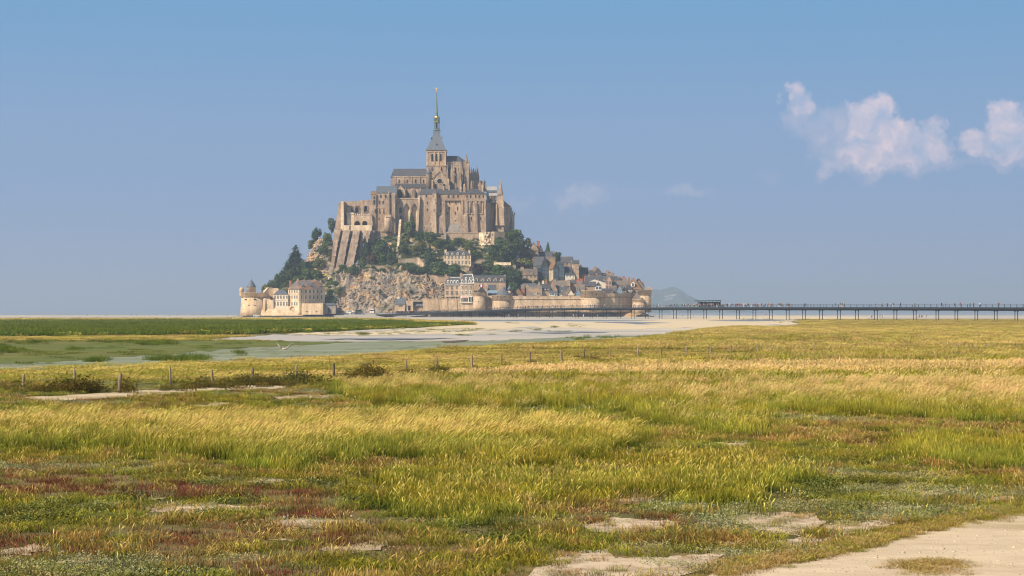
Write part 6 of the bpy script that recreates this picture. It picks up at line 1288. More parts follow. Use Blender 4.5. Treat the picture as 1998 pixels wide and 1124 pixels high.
house('house', 'slate roof below the twin chimneys, hidden among bushes', 1101.6, 1116.2, 533.4, 520.6, 545, 8, 'x', HOUSE, SLATE, Y=1203)
house('house', 'cream wall cottage with a flat dark eave below the keep', 1103, 1121.8, 536.5, 533, 548, 6, 'x', PLASTER, SLATE, Y=1197, cols=3, win=(.7, .9))
house('house', 'long stone house with weathered slate roof, two small dormers and a stubby chimney', 1006.5, 1048.5, 536.3, 525, 553, 9, 'x', HOUSE, SLATE_W, Y=1196, cols=5, rows=2, dorm=((1016, 529.5, 1.6), (1037.5, 529.5, 1.6)), chim=((1019, 520.8, HOUSE, 2.4), (1003.5, 517, HOUSE, 2.2)))
house('house', 'pointed slate hut among trees left of the yellow-green tree', 1003, 1017, 508, 496, 520, 8, 'y', GREYST, SLATE, Y=1214)
house('house', 'brown half-timbered gable house just behind the rampart, first after the conical tower', 1000.6, 1020.4, 576, 562, 584, 9, 'y', HOUSE, SLATE_W, Y=1162, cols=2, rows=1, gm=TILE)
house('house', 'narrow red brick gable wall house beside the half-timbered gable', 1016.5, 1023.6, 563, 556, 584, 8, 'x', REDBR, SLATE_W, Y=1166, chim=((1025.8, 556, HOUSE, 2.8),))
house('house', 'broad brown slate roof behind the rampart with a skylight', 1027.4, 1057, 577, 558, 586, 11, 'x', HOUSE, SLATE_W, Y=1163, dorm=((1045.4, 568.5, 1.5, WHITE),), chim=((1029, 556, HOUSE, 2.4),))
house('house', 'low slate roof strip above the broad brown roof', 1020, 1046, 558, 553.5, 570, 7, 'x', HOUSE, SLATE_L, Y=1178)
house('house', 'pale pointed stone gable beside the broad brown roof', 1045.2, 1057, 562, 547.6, 580, 9, 'y', ABBEY_L, SLATE, Y=1172)
house('house', 'slate roofed house with three tall white dormers in the middle above the rampart', 1053.8, 1074, 566.5, 552.8, 580, 9, 'x', HOUSE, SLATE, Y=1168.5, dorm=((1058, 563, 1.8, WHITE), (1063.5, 563, 1.8, WHITE), (1069, 563, 1.8, WHITE)), chim=((1060, 547.5, PLASTER, 1.4), (1066, 546, REDBR, 1.5)))
house('house', 'large steep slate gable roof with orange chimney in the village centre', 1068, 1087.5, 566, 546, 582, 10, 'y', HOUSE, SLATE, Y=1171, chim=((1071.4, 556.5, REDBR, 2.6),), cols=2, gm=HOUSE)
house('house', 'white boxy dormer storey directly above the rampart in the village centre', 1071.6, 1086.6, 571, 568, 582, 6, 'x', WHITE, SLATE_L, Y=1161, cols=3, win=(1.1, 1.1), wmats=[BLUEP, GLASS, WHITE])
house('house', 'long weathered roof running right of the large steep gable', 1079, 1112.5, 557.4, 547.8, 570, 9, 'x', HOUSE, SLATE_W, Y=1184, chim=((1110, 548, HOUSE, 2.4), (1083, 545, HOUSE, 1.6)), cols=4)
house('house', 'narrow slate roof with many small white windows between chimneys', 1092, 1106.6, 570, 558, 582, 8, 'x', PLASTER, SLATE, Y=1171, cols=4, chim=((1098, 556, HOUSE, 1.8),), dorm=((1096, 566, 1.5, WHITE), (1102, 566, 1.5, WHITE)))
house('house', 'brown roof and timber gable close behind the rampart left of the blue gable', 1106.8, 1120.6, 576, 565.4, 584, 8, 'y', HOUSE, TILE, Y=1161, cols=1, gm=PLASTER)
house('house', 'low brown roof close behind the rampart between two gables', 1098.5, 1109, 577, 568.3, 585, 8, 'x', HOUSE, SLATE_W, Y=1163)
house('house', 'sharp blue painted gable front beside the largest rampart tower', 1122.2, 1133.6, 575, 560.6, 584, 8, 'y', BLUEP, SLATE_W, Y=1160, cols=1, gm=BLUEP, wmats=[WHITE, GLASS, WHITE])
house('house', 'tan roofed house behind the sharp blue gable', 1124.5, 1141, 566, 556, 580, 8, 'x', HOUSE, SLATE_W, Y=1169, chim=((1140, 556, HOUSE, 1.6),))
house('house', 'tall brick chimney house behind the tan roof', 1126.5, 1136.6, 555, 548, 572, 8, 'x', HOUSE, SLATE_W, Y=1181, chim=((1128.6, 544, REDBR, 2.4), (1134.6, 543.4, REDBR, 2.2)))
house('house', 'stone cottages step below the keep with mossy wall', 1108, 1128, 553, 546.5, 562, 8, 'x', HOUSE, SLATE, Y=1190, chim=((1118, 544, HOUSE, 1.6),))
house('house', 'long slate roof with three skylights stretching below the skyline', 1142, 1187.5, 549, 538.6, 560, 10, 'x', HOUSE, SLATE, Y=1190, dorm=((1157, 542.6, 1.3), (1166.5, 542.6, 1.3), (1179, 542.4, 1.3)), chim=((1146, 539, REDBR, 4.2),))
house('house', 'cream plastered broad gable house under the long slate roof', 1138, 1182, 552, 544.4, 570, 9, 'y', PLASTER, SLATE_L, Y=1180)
house('house', 'slate roofed house with white weatherboard gable end above the largest tower', 1137, 1163, 558.6, 550, 572, 9, 'x', HOUSE, SLATE, Y=1172, chim=((1154.5, 552.6, HOUSE, 2.2),))
house('house', 'small white gabled bay with dark window above the largest tower', 1162, 1173.6, 558, 551, 572, 7, 'y', WHITE, SLATE, Y=1167, cols=2, win=(1.3, 1.6), wmats=[BLUEP, GLASS, WHITE], gm=SLATE)
house('house', 'rose half-timbered tall gable house with four windows', 1182, 1193.4, 548, 537.2, 572, 9, 'y', mat('rose_plaster', (.50, .33, .27), (.42, .27, .22)), SLATE_W, Y=1174, cols=2, rows=3, win=(.9, 1.7), wmats=[TIMBER, GLASS, PLASTER])
house('house', 'skyline slate house with chimney stacks, left one of the ridge group', 1149.5, 1160, 535.5, 528, 548, 8, 'x', ABBEY_L, SLATE, Y=1204, chim=((1152, 526.5, HOUSE, 1.8), (1158, 526, HOUSE, 1.6)), cols=2)
house('house', 'dark slate skyline roof with a tall chimney in the ridge group', 1160.6, 1173.6, 532, 523.5, 546, 9, 'x', HOUSE, SLATE, Y=1206, hip=2, chim=((1162.6, 521, HOUSE, 2.2),))
house('house', 'stone skyline block right of the tall chimney roof', 1165, 1174, 535.5, 531.5, 548, 7, 'x', ABBEY_L, SLATE, Y=1200, cols=2)
house('house', 'low slate skyline roof beside a square stone stack', 1174, 1184.5, 537, 533, 548, 8, 'x', HOUSE, SLATE, Y=1201, chim=((1186, 528, HOUSE, 2.6), (1190, 530.6, HOUSE, 1.8)))
house('house', 'stepped stone skyline house right of the square stack', 1184, 1199, 540, 534, 552, 9, 'x', HOUSE, SLATE_W, Y=1199, chim=((1196.6, 533, REDBR, 2),))
house('house', 'plain slate roof descending the skyline toward the right end', 1191, 1205.5, 546, 539.6, 560, 9, 'x', HOUSE, SLATE, Y=1190, chim=((1203.4, 541, HOUSE, 1.6),))
house('house', 'little white walled house with a chimney on the descending skyline', 1204.6, 1212, 546.5, 541.5, 560, 7, 'x', WHITE, SLATE, Y=1188, cols=2, chim=((1207.6, 539, HOUSE, 1.2),))
house('house', 'small roof with tall thin chimneys left of the great brown roof', 1211, 1222.5, 549, 544, 562, 8, 'x', HOUSE, SLATE_W, Y=1188, chim=((1217.4, 539.4, REDBR, 1.6), (1221, 543, HOUSE, 1.6)))
house('house', 'golden lichen roof spreading left of the great brown roof', 1201, 1226.5, 557, 548, 570, 10, 'x', HOUSE, SLATE_W, Y=1181, dorm=((1203.6, 552, 1.8, WHITE), (1212, 553, 1.4)), cols=3)
house('house', 'great brown hipped roof at the right end of the village', 1222.5, 1252, 564.5, 541, 584, 15, 'x', HOUSE, TILE, hip=5.5, Y=1178, dorm=((1235, 549, 2.6, WHITE),), chim=((1229, 541.4, HOUSE, 1.6),))
house('house', 'second brown hipped roof with a tall end chimney at the right end', 1236, 1258.5, 564.5, 543.4, 584, 12, 'x', HOUSE, SLATE_W, hip=5, Y=1184, chim=((1256.4, 550.5, HOUSE, 1.6),))
house('house', 'slate roofed inn with a pale banner wall above the shaded rampart', 1221.4, 1233.4, 565.5, 555.3, 580, 8, 'x', PLASTER, SLATE, Y=1172, hip=1.5, cols=2)
house('house', 'house with pale blue gabled windows above the shaded rampart', 1202.6, 1214.6, 567, 556.4, 580, 8, 'y', BLUEP, SLATE, Y=1168, cols=3, rows=2, win=(.7, 1.8), wmats=[WHITE, GLASS, WHITE])
house('house', 'steep golden roof left of the pale blue gabled windows', 1194.4, 1203.4, 568, 557.6, 580, 8, 'x', HOUSE, SLATE_W, Y=1170)
house('house', 'grey house with small windows under the rose gable', 1191.6, 1202, 557, 549.6, 572, 8, 'x', GREYST, SLATE_W, Y=1178, cols=2)
house('house', 'long dark glazed hall just behind the shaded rampart', 1175.5, 1197, 566.5, 563.4, 580, 7, 'x', TIMBER, SLATE, Y=1162, cols=5, rows=1, win=(1.3, 1.5))
house('house', 'dark roofed shop with a white sign board at the end of the shaded rampart', 1214.5, 1222.6, 567, 560, 580, 7, 'y', TIMBER, SLATE, Y=1168, cols=2)
house('house', 'small dark gabled house above the low bastion', 1232, 1242.5, 571.5, 563.4, 584, 8, 'y', TIMBER, SLATE_W, Y=1170, cols=1)
T = B('chapel', 'small stone chapel block with a bright roof hidden in trees high on the slope', 'chapel', 842, 500, 1214)
m = MB(); wallbox(m, 848.5, 853.5, 491, 499, 1214, 4); T.part('wall', m, PALE)
m = MB(); m.gable(X(848, 1214), X(854, 1214), 1213.6, 1218.4, Z(491, 1214), Z(488.6, 1216), 'y'); T.part('roof', m, SLATE_L)
# flag over the roofs by the pale tower
T = B('flag', 'blue white and red flag flying on a pole by the pale round tower', 'flag', 931, 570, 1153)
m = MB(); m.tube((X(930, 1153), 1153, Z(571, 1153)), (X(941.2, 1153), 1153, Z(553, 1153)), .14, .08, 6); T.part('pole', m, PLASTER)
for k, mm_ in enumerate((mat('flag_blue', (.03, .07, .35)), WHITE, mat('flag_red', (.55, .03, .03)))):
    m = MB(); rows_ = []
    for j in range(5):
        u_ = k+j/4; xx = X(934.8, 1153)+u_*.95; rows_.append([(xx, 1153+.2*math.sin(u_*2.2), Z(559.5, 1153)-.12*u_+.1*math.sin(u_*2)+h_) for h_ in (0, 1.5)])
    m.grid(rows_, closed=False); T.part('stripe', m, mm_)
# ------------------------------------------------------------------ trees and bushes of the slope
def tmat(name, a, b_, rnd=.22):
    return gmat(name, [(0, a), (1, b_)], .12, (1.25, 1.15, .8), rnd, .2)
LEAF = {'green': tmat('leaf_green', (.032, .058, .014), (.105, .16, .038)), 'dark': tmat('leaf_dark', (.022, .042, .014), (.075, .12, .036)), 'olive': tmat('leaf_olive', (.06, .07, .012), (.19, .20, .035)),
        'yellow': tmat('leaf_yellow', (.09, .10, .015), (.20, .21, .04)), 'purple': tmat('leaf_purple', (.018, .010, .016), (.05, .026, .035)), 'brown': tmat('leaf_brown', (.06, .04, .018), (.15, .10, .05)), 'conifer': tmat('needle', (.012, .028, .012), (.038, .075, .026))}
def crown_mesh(kind, seed, leaf=.16, n=1500):
    """unit crown: half width 1, height 2 (z 0..2), made of leaf clumps around uneven lobes"""
    rnd = random.Random(seed); v, f, hv = [], [], []
    lobes = []
    if kind == 'cone':
        for k in range(16):
            t = k/15; a = rnd.uniform(0, 6.28); r = (1-t)*.62; lobes.append((r*math.cos(a)*.6, r*math.sin(a)*.6, .2+1.7*t, .48*(1-t)+.10))
    elif kind == 'spiky':
        for k in range(26):
            t = (k//5)/5.2; a = k*2.4; r = (1-t)*.72; lobes.append((r*math.cos(a), r*math.sin(a), .15+1.75*t, .13+.12*(1-t)))
    elif kind == 'flat':
        for k in range(16): a = rnd.uniform(0, 6.28); r = rnd.uniform(.1, .72); lobes.append((r*math.cos(a), r*math.sin(a), rnd.uniform(.5, 1.35)*(1-.25*r), rnd.uniform(.26, .42)))
    else:
        for k in range(15): a = rnd.uniform(0, 6.28); r = rnd.uniform(.0, .66); lobes.append((r*math.cos(a), r*math.sin(a), 1.0+rnd.uniform(-.62, .62)*(1-.4*r), rnd.uniform(.27, .46)))
    tot = sum(l[3]**2 for l in lobes)
    for lx, ly, lz, lr in lobes:
        for _ in range(int(n*lr*lr/tot)):
            d = Vector((rnd.gauss(0, 1), rnd.gauss(0, 1), rnd.gauss(.15, 1))).normalized(); q = Vector((lx, ly, lz))+d*lr*rnd.uniform(.72, 1.08)
            if q.z < .06: q.z = rnd.uniform(.06, .3)
            up = (d+Vector((rnd.uniform(-.7, .7), rnd.uniform(-.7, .7), rnd.uniform(-.3, .9)))).normalized(); a = up.orthogonal().normalized(); b_ = up.cross(a); th = rnd.uniform(0, 6.28)
            a, b_ = a*math.cos(th)+b_*math.sin(th), b_*math.cos(th)-a*math.sin(th); s = leaf*rnd.uniform(.6, 1.3)
            if kind == 'spiky': a = Vector((d.x, d.y, -.25)).normalized(); b_ = a.cross(Vector((0, 0, 1))); s = leaf*rnd.uniform(.9, 1.7)
            if kind == 'spiky': pts_ = [q-a*s*.5-b_*s*.28, q-a*s*.5+b_*s*.28, q+a*s*1.6]
            else: pts_ = [q-a*s*.6, q+b_*s*.45, q+a*s*.6, q-b_*s*.45]
            i = len(v); v += [tuple(p) for p in pts_]; hh = rnd.random(); hv += [hh]*len(pts_); f.append(tuple(range(i, i+len(pts_))))
    me = bpy.data.meshes.new('crown'); me.from_pydata(v, [], f); at = me.attributes.new('h', 'FLOAT', 'POINT'); at.data.foreach_set('value', hv); me.materials.append(LEAF['green'])
    return me
CR = {('round', i): crown_mesh('round', i) for i in range(5)}; CR.update({('flat', i): crown_mesh('flat', 40+i) for i in range(3)}); CR.update({('cone', i): crown_mesh('cone', 60+i) for i in range(2)}); CR.update({('spiky', i): crown_mesh('spiky', 80+i, .2, 1600) for i in range(2)})
def trunk_mesh():
    m = MB(); m.tube((0, 0, -.3), (.02, .01, .55), .085, .06, 7); m.tube((.02, .01, .5), (-.22, .05, 1.1), .045, .02, 5); m.tube((.02, .01, .5), (.25, -.05, 1.15), .045, .02, 5); m.tube((.02, .01, .5), (.03, .18, 1.4), .05, .015, 5)
    me = bpy.data.meshes.new('trunk'); me.from_pydata(m.v, [], m.f); me.materials.append(BARK); return me
TRK = trunk_mesh()
tn_ = [0]
def tree(px, base, top, wpx, shape, colr, label, Y=None, name=None):
    if Y is None: Y = hit(px, base-1)
    x = X(px, Y); z = hill_z(x, Y, False)-.4; zt = Z(top, Y); h = max(2.0, zt-z); w = wpx*Y/F/2
    nm = name or {'cone': 'conifer_tree', 'spiky': 'conifer_tree'}.get(shape, 'tree')
    r = bpy.data.objects.new(nm, None); COL.objects.link(r); r.location = (x, Y, z)
    tn_[0] += 1; rd = random.Random(tn_[0]*7); r.rotation_euler = (0, 0, rd.uniform(0, 6.28))
    tag(r, label, 'bush' if nm == 'bush' else 'tree', 'trees and bushes on the slope')
    keys = [k for k in CR if k[0] == shape]; c = bpy.data.objects.new('crown', CR[keys[tn_[0] % len(keys)]]); COL.objects.link(c); c.parent = r
    # crown spans from some way up (or the ground for bushes) to the top
    lo = 0 if h < 1.5*2*w else max(0, h-2.6*w)*.5
    c.location = (0, 0, lo); c.scale = (w/.98, w/.98, (h-lo)/1.93)
    c.material_slots[0].link = 'OBJECT'; c.material_slots[0].material = LEAF[colr]
    t = bpy.data.objects.new('trunk', TRK); COL.objects.link(t); t.parent = r; t.scale = (w*.9, w*.9, h*.55)
    return r
TREES = [
 (518, 572, 552, 18, 'round', 'olive', 'low olive scrub tree at the left foot of the hill beside the fort'), (529, 566, 542, 20, 'round', 'green', 'second scrub tree up the left foot of the hill'), (541, 566, 534, 24, 'round', 'dark', 'dark rounded tree behind the fort wall'),
 (553, 560, 526, 26, 'round', 'green', 'green tree on the left skyline below the spiky conifer'), (566, 560, 520, 28, 'round', 'dark', 'dark tree under the spiky conifer, behind the barracks wing'), (577, 548, 481, 54, 'spiky', 'conifer', 'large spiky dark conifer on the left skyline'),
 (560, 552, 512, 40, 'spiky', 'conifer', 'lower spiky conifer crown leaning out on the left skyline'), (590, 548, 508, 28, 'round', 'dark', 'dark tree right of the spiky conifer'), (600, 552, 522, 34, 'round', 'green', 'green tree behind the ridge of the large barracks roof'),
 (616, 552, 524, 30, 'round', 'green', 'second green tree behind the large barracks roof, further right'), (630, 548, 530, 22, 'flat', 'olive', 'olive bush at the right end of the barracks roof'), (584, 562, 536, 30, 'round', 'green', 'bright tree behind the left slope of the barracks roof'),
 (617.5, 460, 443.5, 22, 'round', 'conifer', 'dark rounded pine on top of the left cliff'), (611, 478, 458, 24, 'flat', 'green', 'green ivy bush hanging over the left cliff'), (646, 470, 423, 22, 'round', 'green', 'tall green tree against the left wall of the abbey'),
 (639, 490, 452, 24, 'round', 'green', 'green tree between the cliff and the abbey wall'), (632, 505, 475, 26, 'round', 'dark', 'dark tree below the left cliff'), (622, 525, 500, 30, 'flat', 'olive', 'olive scrub on the rocks below the left cliff'), (648, 510, 486, 16, 'flat', 'olive', 'small olive scrub at the foot of the giant buttress'),
 (604, 530, 505, 24, 'flat', 'green', 'green scrub between the spiky conifer and the rocks'), (712, 516, 462, 28, 'cone', 'conifer', 'dark pointed conifer right of the giant buttresses'), (690, 545, 514, 22, 'round', 'dark', 'dark tree just left of the watch turret'), (682, 545, 526, 16, 'round', 'green', 'small green tree at the foot of the giant buttress'),
 (745, 520, 469, 48, 'round', 'green', 'large round green tree in the middle left of the slope'), (726, 524, 496, 30, 'round', 'brown', 'brownish bare-looking tree below the large round tree'), (764, 522, 490, 24, 'round', 'dark', 'dark tree right of the large round tree'), (706, 530, 500, 20, 'round', 'dark', 'dark tree above the watch turret'),
 (726, 462, 444, 14, 'round', 'green', 'small green bush growing on the west range foot', 1234), (736, 480, 462, 30, 'flat', 'dark', 'dark hanging bush under the west range'), (803, 450, 414, 22, 'cone', 'green', 'green bush climbing in the third giant arch', 1236), (797, 466, 430, 28, 'round', 'green', 'green bush below the giant arches'), (790, 480, 458, 20, 'flat', 'olive', 'olive bush beside the hoist ramp'),
 (788, 504, 474, 26, 'round', 'green', 'green tree right of the lower hoist ramp'), (808, 504, 478, 26, 'round', 'olive', 'olive tree in the terraced gardens'), (822, 472, 450, 30, 'round', 'dark', 'dark rounded tree below the lodging wall, left one'), (840, 476, 451, 36, 'round', 'green', 'wide green tree below the lodging wall, middle one'), (857, 484, 460, 34, 'flat', 'green', 'spreading green tree below the lodging wall, right one'),
 (838, 520, 480, 28, 'cone', 'conifer', 'dark cone shaped tree left of the villa'), (822, 496, 466, 22, 'round', 'olive', 'pale olive tree above the cone shaped tree'), (872, 494, 470, 32, 'flat', 'green', 'low green tree above the villa roof'), (892, 484, 463, 20, 'round', 'dark', 'small dark tree against the terrace wall'), (916, 492, 468, 22, 'flat', 'olive', 'olive shrub on the terrace wall'),
 (797, 538, 512, 34, 'round', 'dark', 'dark tree above the square bastion wall'), (816, 540, 520, 24, 'round', 'green', 'small green tree above the square bastion wall'), (776, 530, 512, 20, 'round', 'green', 'green bush on the end of the terrace wall'), (856, 545, 508, 46, 'round', 'green', 'big round green tree left below the villa'), (888, 548, 510, 44, 'round', 'green', 'big round green tree directly below the villa'),
 (832, 540, 516, 26, 'round', 'dark', 'dark bush left of the big round trees'), (932, 546, 513, 38, 'round', 'purple', 'dark purple copper beech right of the villa'), (955, 530, 512, 34, 'flat', 'green', 'flat layered green tree right of the copper beech'), (972, 545, 511, 40, 'flat', 'green', 'layered green tree below the thin garden wall'), (950, 550, 528, 30, 'round', 'dark', 'dark tree behind the dormered house, left part'),
 (1000, 565, 519, 38, 'round', 'dark', 'very dark round tree right of the dormered house'), (975, 548, 526, 30, 'round', 'green', 'green tree just behind the dormered roof'), (1000, 578, 548, 28, 'round', 'green', 'green tree behind the conical tower roof'), (1012, 560, 544, 22, 'round', 'dark', 'dark tree in front of the long stone house'), (925, 503, 486, 30, 'flat', 'green', 'green bank of ivy right of the villa roof'),
 (963, 456, 418, 30, 'round', 'dark', 'dark tree in the shade of the gatehouse'), (980, 456, 426, 30, 'round', 'green', 'green tree at the foot of the spire turret'), (947, 452, 432, 16, 'round', 'conifer', 'small dark tree at the corner of the eastern range'), (1002, 480, 445, 44, 'round', 'green', 'big green tree on the skyline right of the abbey'), (974, 500, 458, 42, 'round', 'dark', 'great dark tree in the centre right of the slope, left half'),
 (992, 512, 466, 44, 'round', 'green', 'great green tree in the centre right of the slope, right half'), (962, 512, 476, 34, 'round', 'dark', 'dark tree under the pale rock face'), (1012, 500, 462, 34, 'round', 'dark', 'dark tree on the skyline below the big green one'), (980, 514, 488, 36, 'round', 'dark', 'lowest dark tree above the thin garden wall'),
 (1029.5, 492, 461, 17, 'round', 'olive', 'small pale round tree alone on the skyline'), (1021, 508, 484, 26, 'round', 'brown', 'brownish tree on the skyline above the village'), (1031, 512, 494, 22, 'round', 'dark', 'dark bush below the tall gable house'), (1069, 494, 473, 18, 'cone', 'green', 'pointed green cypress on the village skyline'), (1086, 512, 490, 22, 'round', 'dark', 'dark tree right of the long cottage chimney'),
 (1024, 530, 500, 36, 'round', 'yellow', 'yellow-green round tree in the upper village'), (1013, 532, 511, 26, 'round', 'purple', 'purple leaved tree left of the yellow-green tree'), (1002, 522, 504, 18, 'round', 'dark', 'dark tree at the end of the thin garden wall'), (1094, 520, 504, 14, 'round', 'dark', 'dark bush left of the twin chimneys'), (1104, 530, 516, 12, 'round', 'green', 'small bush on the wall near the keep'),
 (1030, 556, 546, 18, 'round', 'dark', 'dark bush in front of the long stone house, right part'), (1046, 556, 546, 12, 'round', 'green', 'green bush below the dark timber front'), (1096, 550, 541, 20, 'flat', 'green', 'low green bushes under the blue-grey windows'), (1112, 552, 540, 14, 'round', 'dark', 'dark bush beside the cream cottage'), (706, 556, 546, 8, 'round', 'olive', 'small olive bush on the rocks by the watch turret', 1180, 'bush'),
 (741, 570, 562, 10, 'round', 'olive', 'small dark bush in the middle of the rocks', 1170, 'bush'), (652, 575, 545, 18, 'flat', 'green', 'green ivy hanging on the wall left of the rocks', 1180, 'bush'), (662, 590, 560, 14, 'round', 'olive', 'olive bush at the left edge of the rocks', 1172, 'bush'), (643, 590, 560, 14, 'flat', 'green', 'green creeper above the shed', 1176, 'bush'), (1084, 588, 574, 6, 'round', 'green', 'tiny green bush behind the long rampart', 1158, 'bush')]
for t_ in TREES: tree(*t_)
VB = [(668, 528, 12, 'bush at the foot of the giant buttresses, left one'), (680, 516, 11, 'bush at the foot of the giant buttresses, right one'), (674, 552, 12, 'bush hanging over the pilaster wall'), (727, 545, 9, 'bush high on the rock outcrop'), (802, 575, 9, 'bush low on the rocks left of the gate lodge'), (1058, 548, 8, 'bush between the dark gable and the long weathered roof'), (1075, 549, 9, 'bush under the dark gabled timber house'), (1088, 548, 10, 'bush at the foot of the wide dark house'), (1118, 549, 8, 'bush below the cream wall cottage'), (1126, 541, 7, 'bush at the foot of the square keep'), (1041, 500, 9, 'bush left of the long slate roofed cottage'), (1134, 548, 9, 'bush under the dark slate roof right of the keep'),
      (1144, 536, 10, 'bush on the skyline right of the keep'), (1177, 541, 7, 'bush on the skyline near the square stack'), (1100, 560, 8, 'bush above the narrow roof with white windows'), (1006, 545, 12, 'bush left of the long stone house'), (1216, 552, 7, 'bush beside the tall thin chimneys'), (1190, 560, 6, 'bush between the rose gable and the golden roof'), (1122, 560, 8, 'bush behind the tan roof'), (1046, 549, 10, 'bush right of the long stone house wall')]
for k_, (a_, b_, w_, l_) in enumerate(VB): tree(a_, b_, b_-w_*1.1, w_*1.3, 'round', ('green', 'dark', 'olive')[k_ % 3], 'small '+l_, None, 'bush')
# ground ivy and scrub of the slope
sp_ = []
for _ in range(9000):
    x = rg.uniform(CX[1], CX[20]); y = rg.uniform(1165, 1262); px = 999+x*F/y; z = hill_z(x, y)
    if z < 4: continue
    if 655 < px < 860 and y < 1190 and z < 31: 
        if fbm(x, y, .09, 7) < .28 or rg.random() > .3: continue
    if 652 < px < 1000 and y > 1234: continue
    if 590 < px < 640 and y > 1205 and fbm(x, y, .08, 3) < .2: continue
    if px > 1000 and rg.random() < .5: continue
    if fbm(x, y, .07, 9) < -.25: continue
    s = rg.uniform(.5, 1.3); sp_.append((x, y, z-.2, s, s*rg.uniform(.6, 1.1), 1))
scatter('undergrowth', [clump('scrub', LEAF[k], 60, 1.5, .4, 1.6, .75, (0, 0), 400+i, leaf=True) for i, k in enumerate(('green', 'olive', 'dark', 'green'))], sp_, 'tangled green scrub and ivy covering the slopes of the rock')['category'] = 'undergrowth'
# yellow parasol on the terrace, small pale boulders etc are part of the rock

# ------------------------------------------------------------------ distant hill, right
m = MB(); YT = 8200.0
sil = [(1225, 609.8), (1240, 590), (1262, 568), (1272, 565.5), (1290, 566), (1300, 562.5), (1306, 560.5), (1318, 561), (1326, 564), (1334, 571), (1344, 578), (1360, 585), (1385, 592), (1400, 597), (1430, 603), (1470, 609.5)]
rows_ = []
for j in range(13):
    t = j/12; yy = YT-400+800*t; k = math.sin(math.pi*t)**.7
    rows_.append([(X(p, YT), yy, (Z(interp(sil, p), YT)-HC)*k+(4+4.5*fbm(p, j*3, .06, 3))*k+.3) for p in np.linspace(1225, 1470, 90)])
m.grid(rows_, closed=False); o = struct(m.build('far_hill', mat('far_hill_ground', (.09, .11, .06), (.04, .055, .035), .02, extra=((.34, .31, .27), .018, .56, .66)))); o['label'] = 'rocky wooded hill island fading in the haze right of the village'
m = MB(); rows_ = []
for j in range(5):
    rows_.append([(X(p, 14000), 13800+j*100, (14+14*max(0, fbm(p, 0, .02, 5)+.6)+20*max(0, (p-1500)/500))*math.sin(math.pi*j/4)) for p in np.linspace(1180, 2400, 80)])
m.grid(rows_, closed=False); o = struct(m.build('far_coast', mat('far_coast_ground', (.12, .13, .07), (.08, .09, .05), .01))); o['label'] = 'low far coast line almost lost in the haze'

# ------------------------------------------------------------------ footbridge
BR = [(742, 1118, 1.6), (775, 1090, 2.1), (830, 1050, 2.7), (900, 1000, 3.4), (960, 960, 4.0), (1040, 915, 4.7), (1130, 868, 5.0), (1230, 820, 5.05), (1340, 775, 5.0), (1450, 735, 4.95), (1600, 688, 4.8), (1760, 648, 4.7), (1998, 602, 4.5), (2250, 562, 4.35), (2700, 505, 4.2)]
def br(px):
    y = interp([(a, 1/b_) for a, b_, c in BR], px); y = 1/y; z = interp([(a, c) for a, b_, c in BR], px)+.3*min(1, max(0, (px-760)/200)); return Vector((X(px, y), y, z))
T = Thing('footbridge', 'long dark steel footbridge on thin piers crossing the flats to the island', 'bridge', tuple(br(1200)*Vector((1, 1, 0)) if False else (br(1200).x, br(1200).y, 0)))
pts_ = [br(p) for p in np.concatenate([np.arange(742, 1000, 8), np.arange(1000, 2701, 12)])]
def side(i):
    a = pts_[max(0, i-1)]; b_ = pts_[min(len(pts_)-1, i+1)]; d = Vector((b_.x-a.x, b_.y-a.y, 0)).normalized(); return Vector((d.y, -d.x, 0))
BW = 3.3
deck, gird, rail1, rail2, brk = MB(), MB(), MB(), MB(), MB()
def sweep(m, prof, mi=0):
    rings = []
    for i, p in enumerate(pts_): s = side(i); rings.append([tuple(p+s*o_+Vector((0, 0, z))) for o_, z in prof])
    m.grid(rings, mi, closed=True, cap0=True, cap1=True)
sweep(deck, [(-BW, -.25), (BW, -.25), (BW, 0), (-BW, 0)]); sweep(gird, [(-1.9, -1.2), (1.9, -1.2), (2.3, -.24), (-2.3, -.24)]); sweep(gird, [(BW-.25, -.62), (BW+.05, -.62), (BW+.05, .08), (BW-.25, .08)]); sweep(gird, [(-BW-.05, -.62), (-BW+.25, -.62), (-BW+.25, .08), (-BW-.05, .08)])
for m, s_ in ((rail1, 1), (rail2, -1)):
    sweep(m, [(s_*BW-.035, 1.12), (s_*BW+.035, 1.12), (s_*BW+.035, 1.19), (s_*BW-.035, 1.19)])
    for zr_ in (.4, .75): sweep(m, [(s_*BW-.012, zr_), (s_*BW+.012, zr_), (s_*BW+.012, zr_+.025), (s_*BW-.012, zr_+.025)])
L = 0.0
for i in range(len(pts_)-1):
    a, b_ = pts_[i], pts_[i+1]; d = (b_-a); n_ = max(1, int(d.length/1.9)); s = side(i)
    for k in range(n_):
        p = a+d*(k/n_)
        for m, s_ in ((rail1, 1), (rail2, -1)): q = p+s*(s_*BW); m.box(q.x-.04, q.x+.04, q.y-.04, q.y+.04, q.z-.1, q.z+1.15)
        if k % 2 == 0:
            q0 = p+s*1.9+Vector((0, 0, -1.1)); q1 = p+s*(BW-.1)+Vector((0, 0, -.4)); brk.tube(q0, q1, .09, n=4)
T.part('deck', deck, mat('bridge_deck', (.20, .17, .13), (.13, .11, .09), 1)); T.part('girder', gird, STEEL); T.part('railing', rail1, STEEL); T.part('railing', rail2, STEEL); T.part('brackets', brk, STEEL)
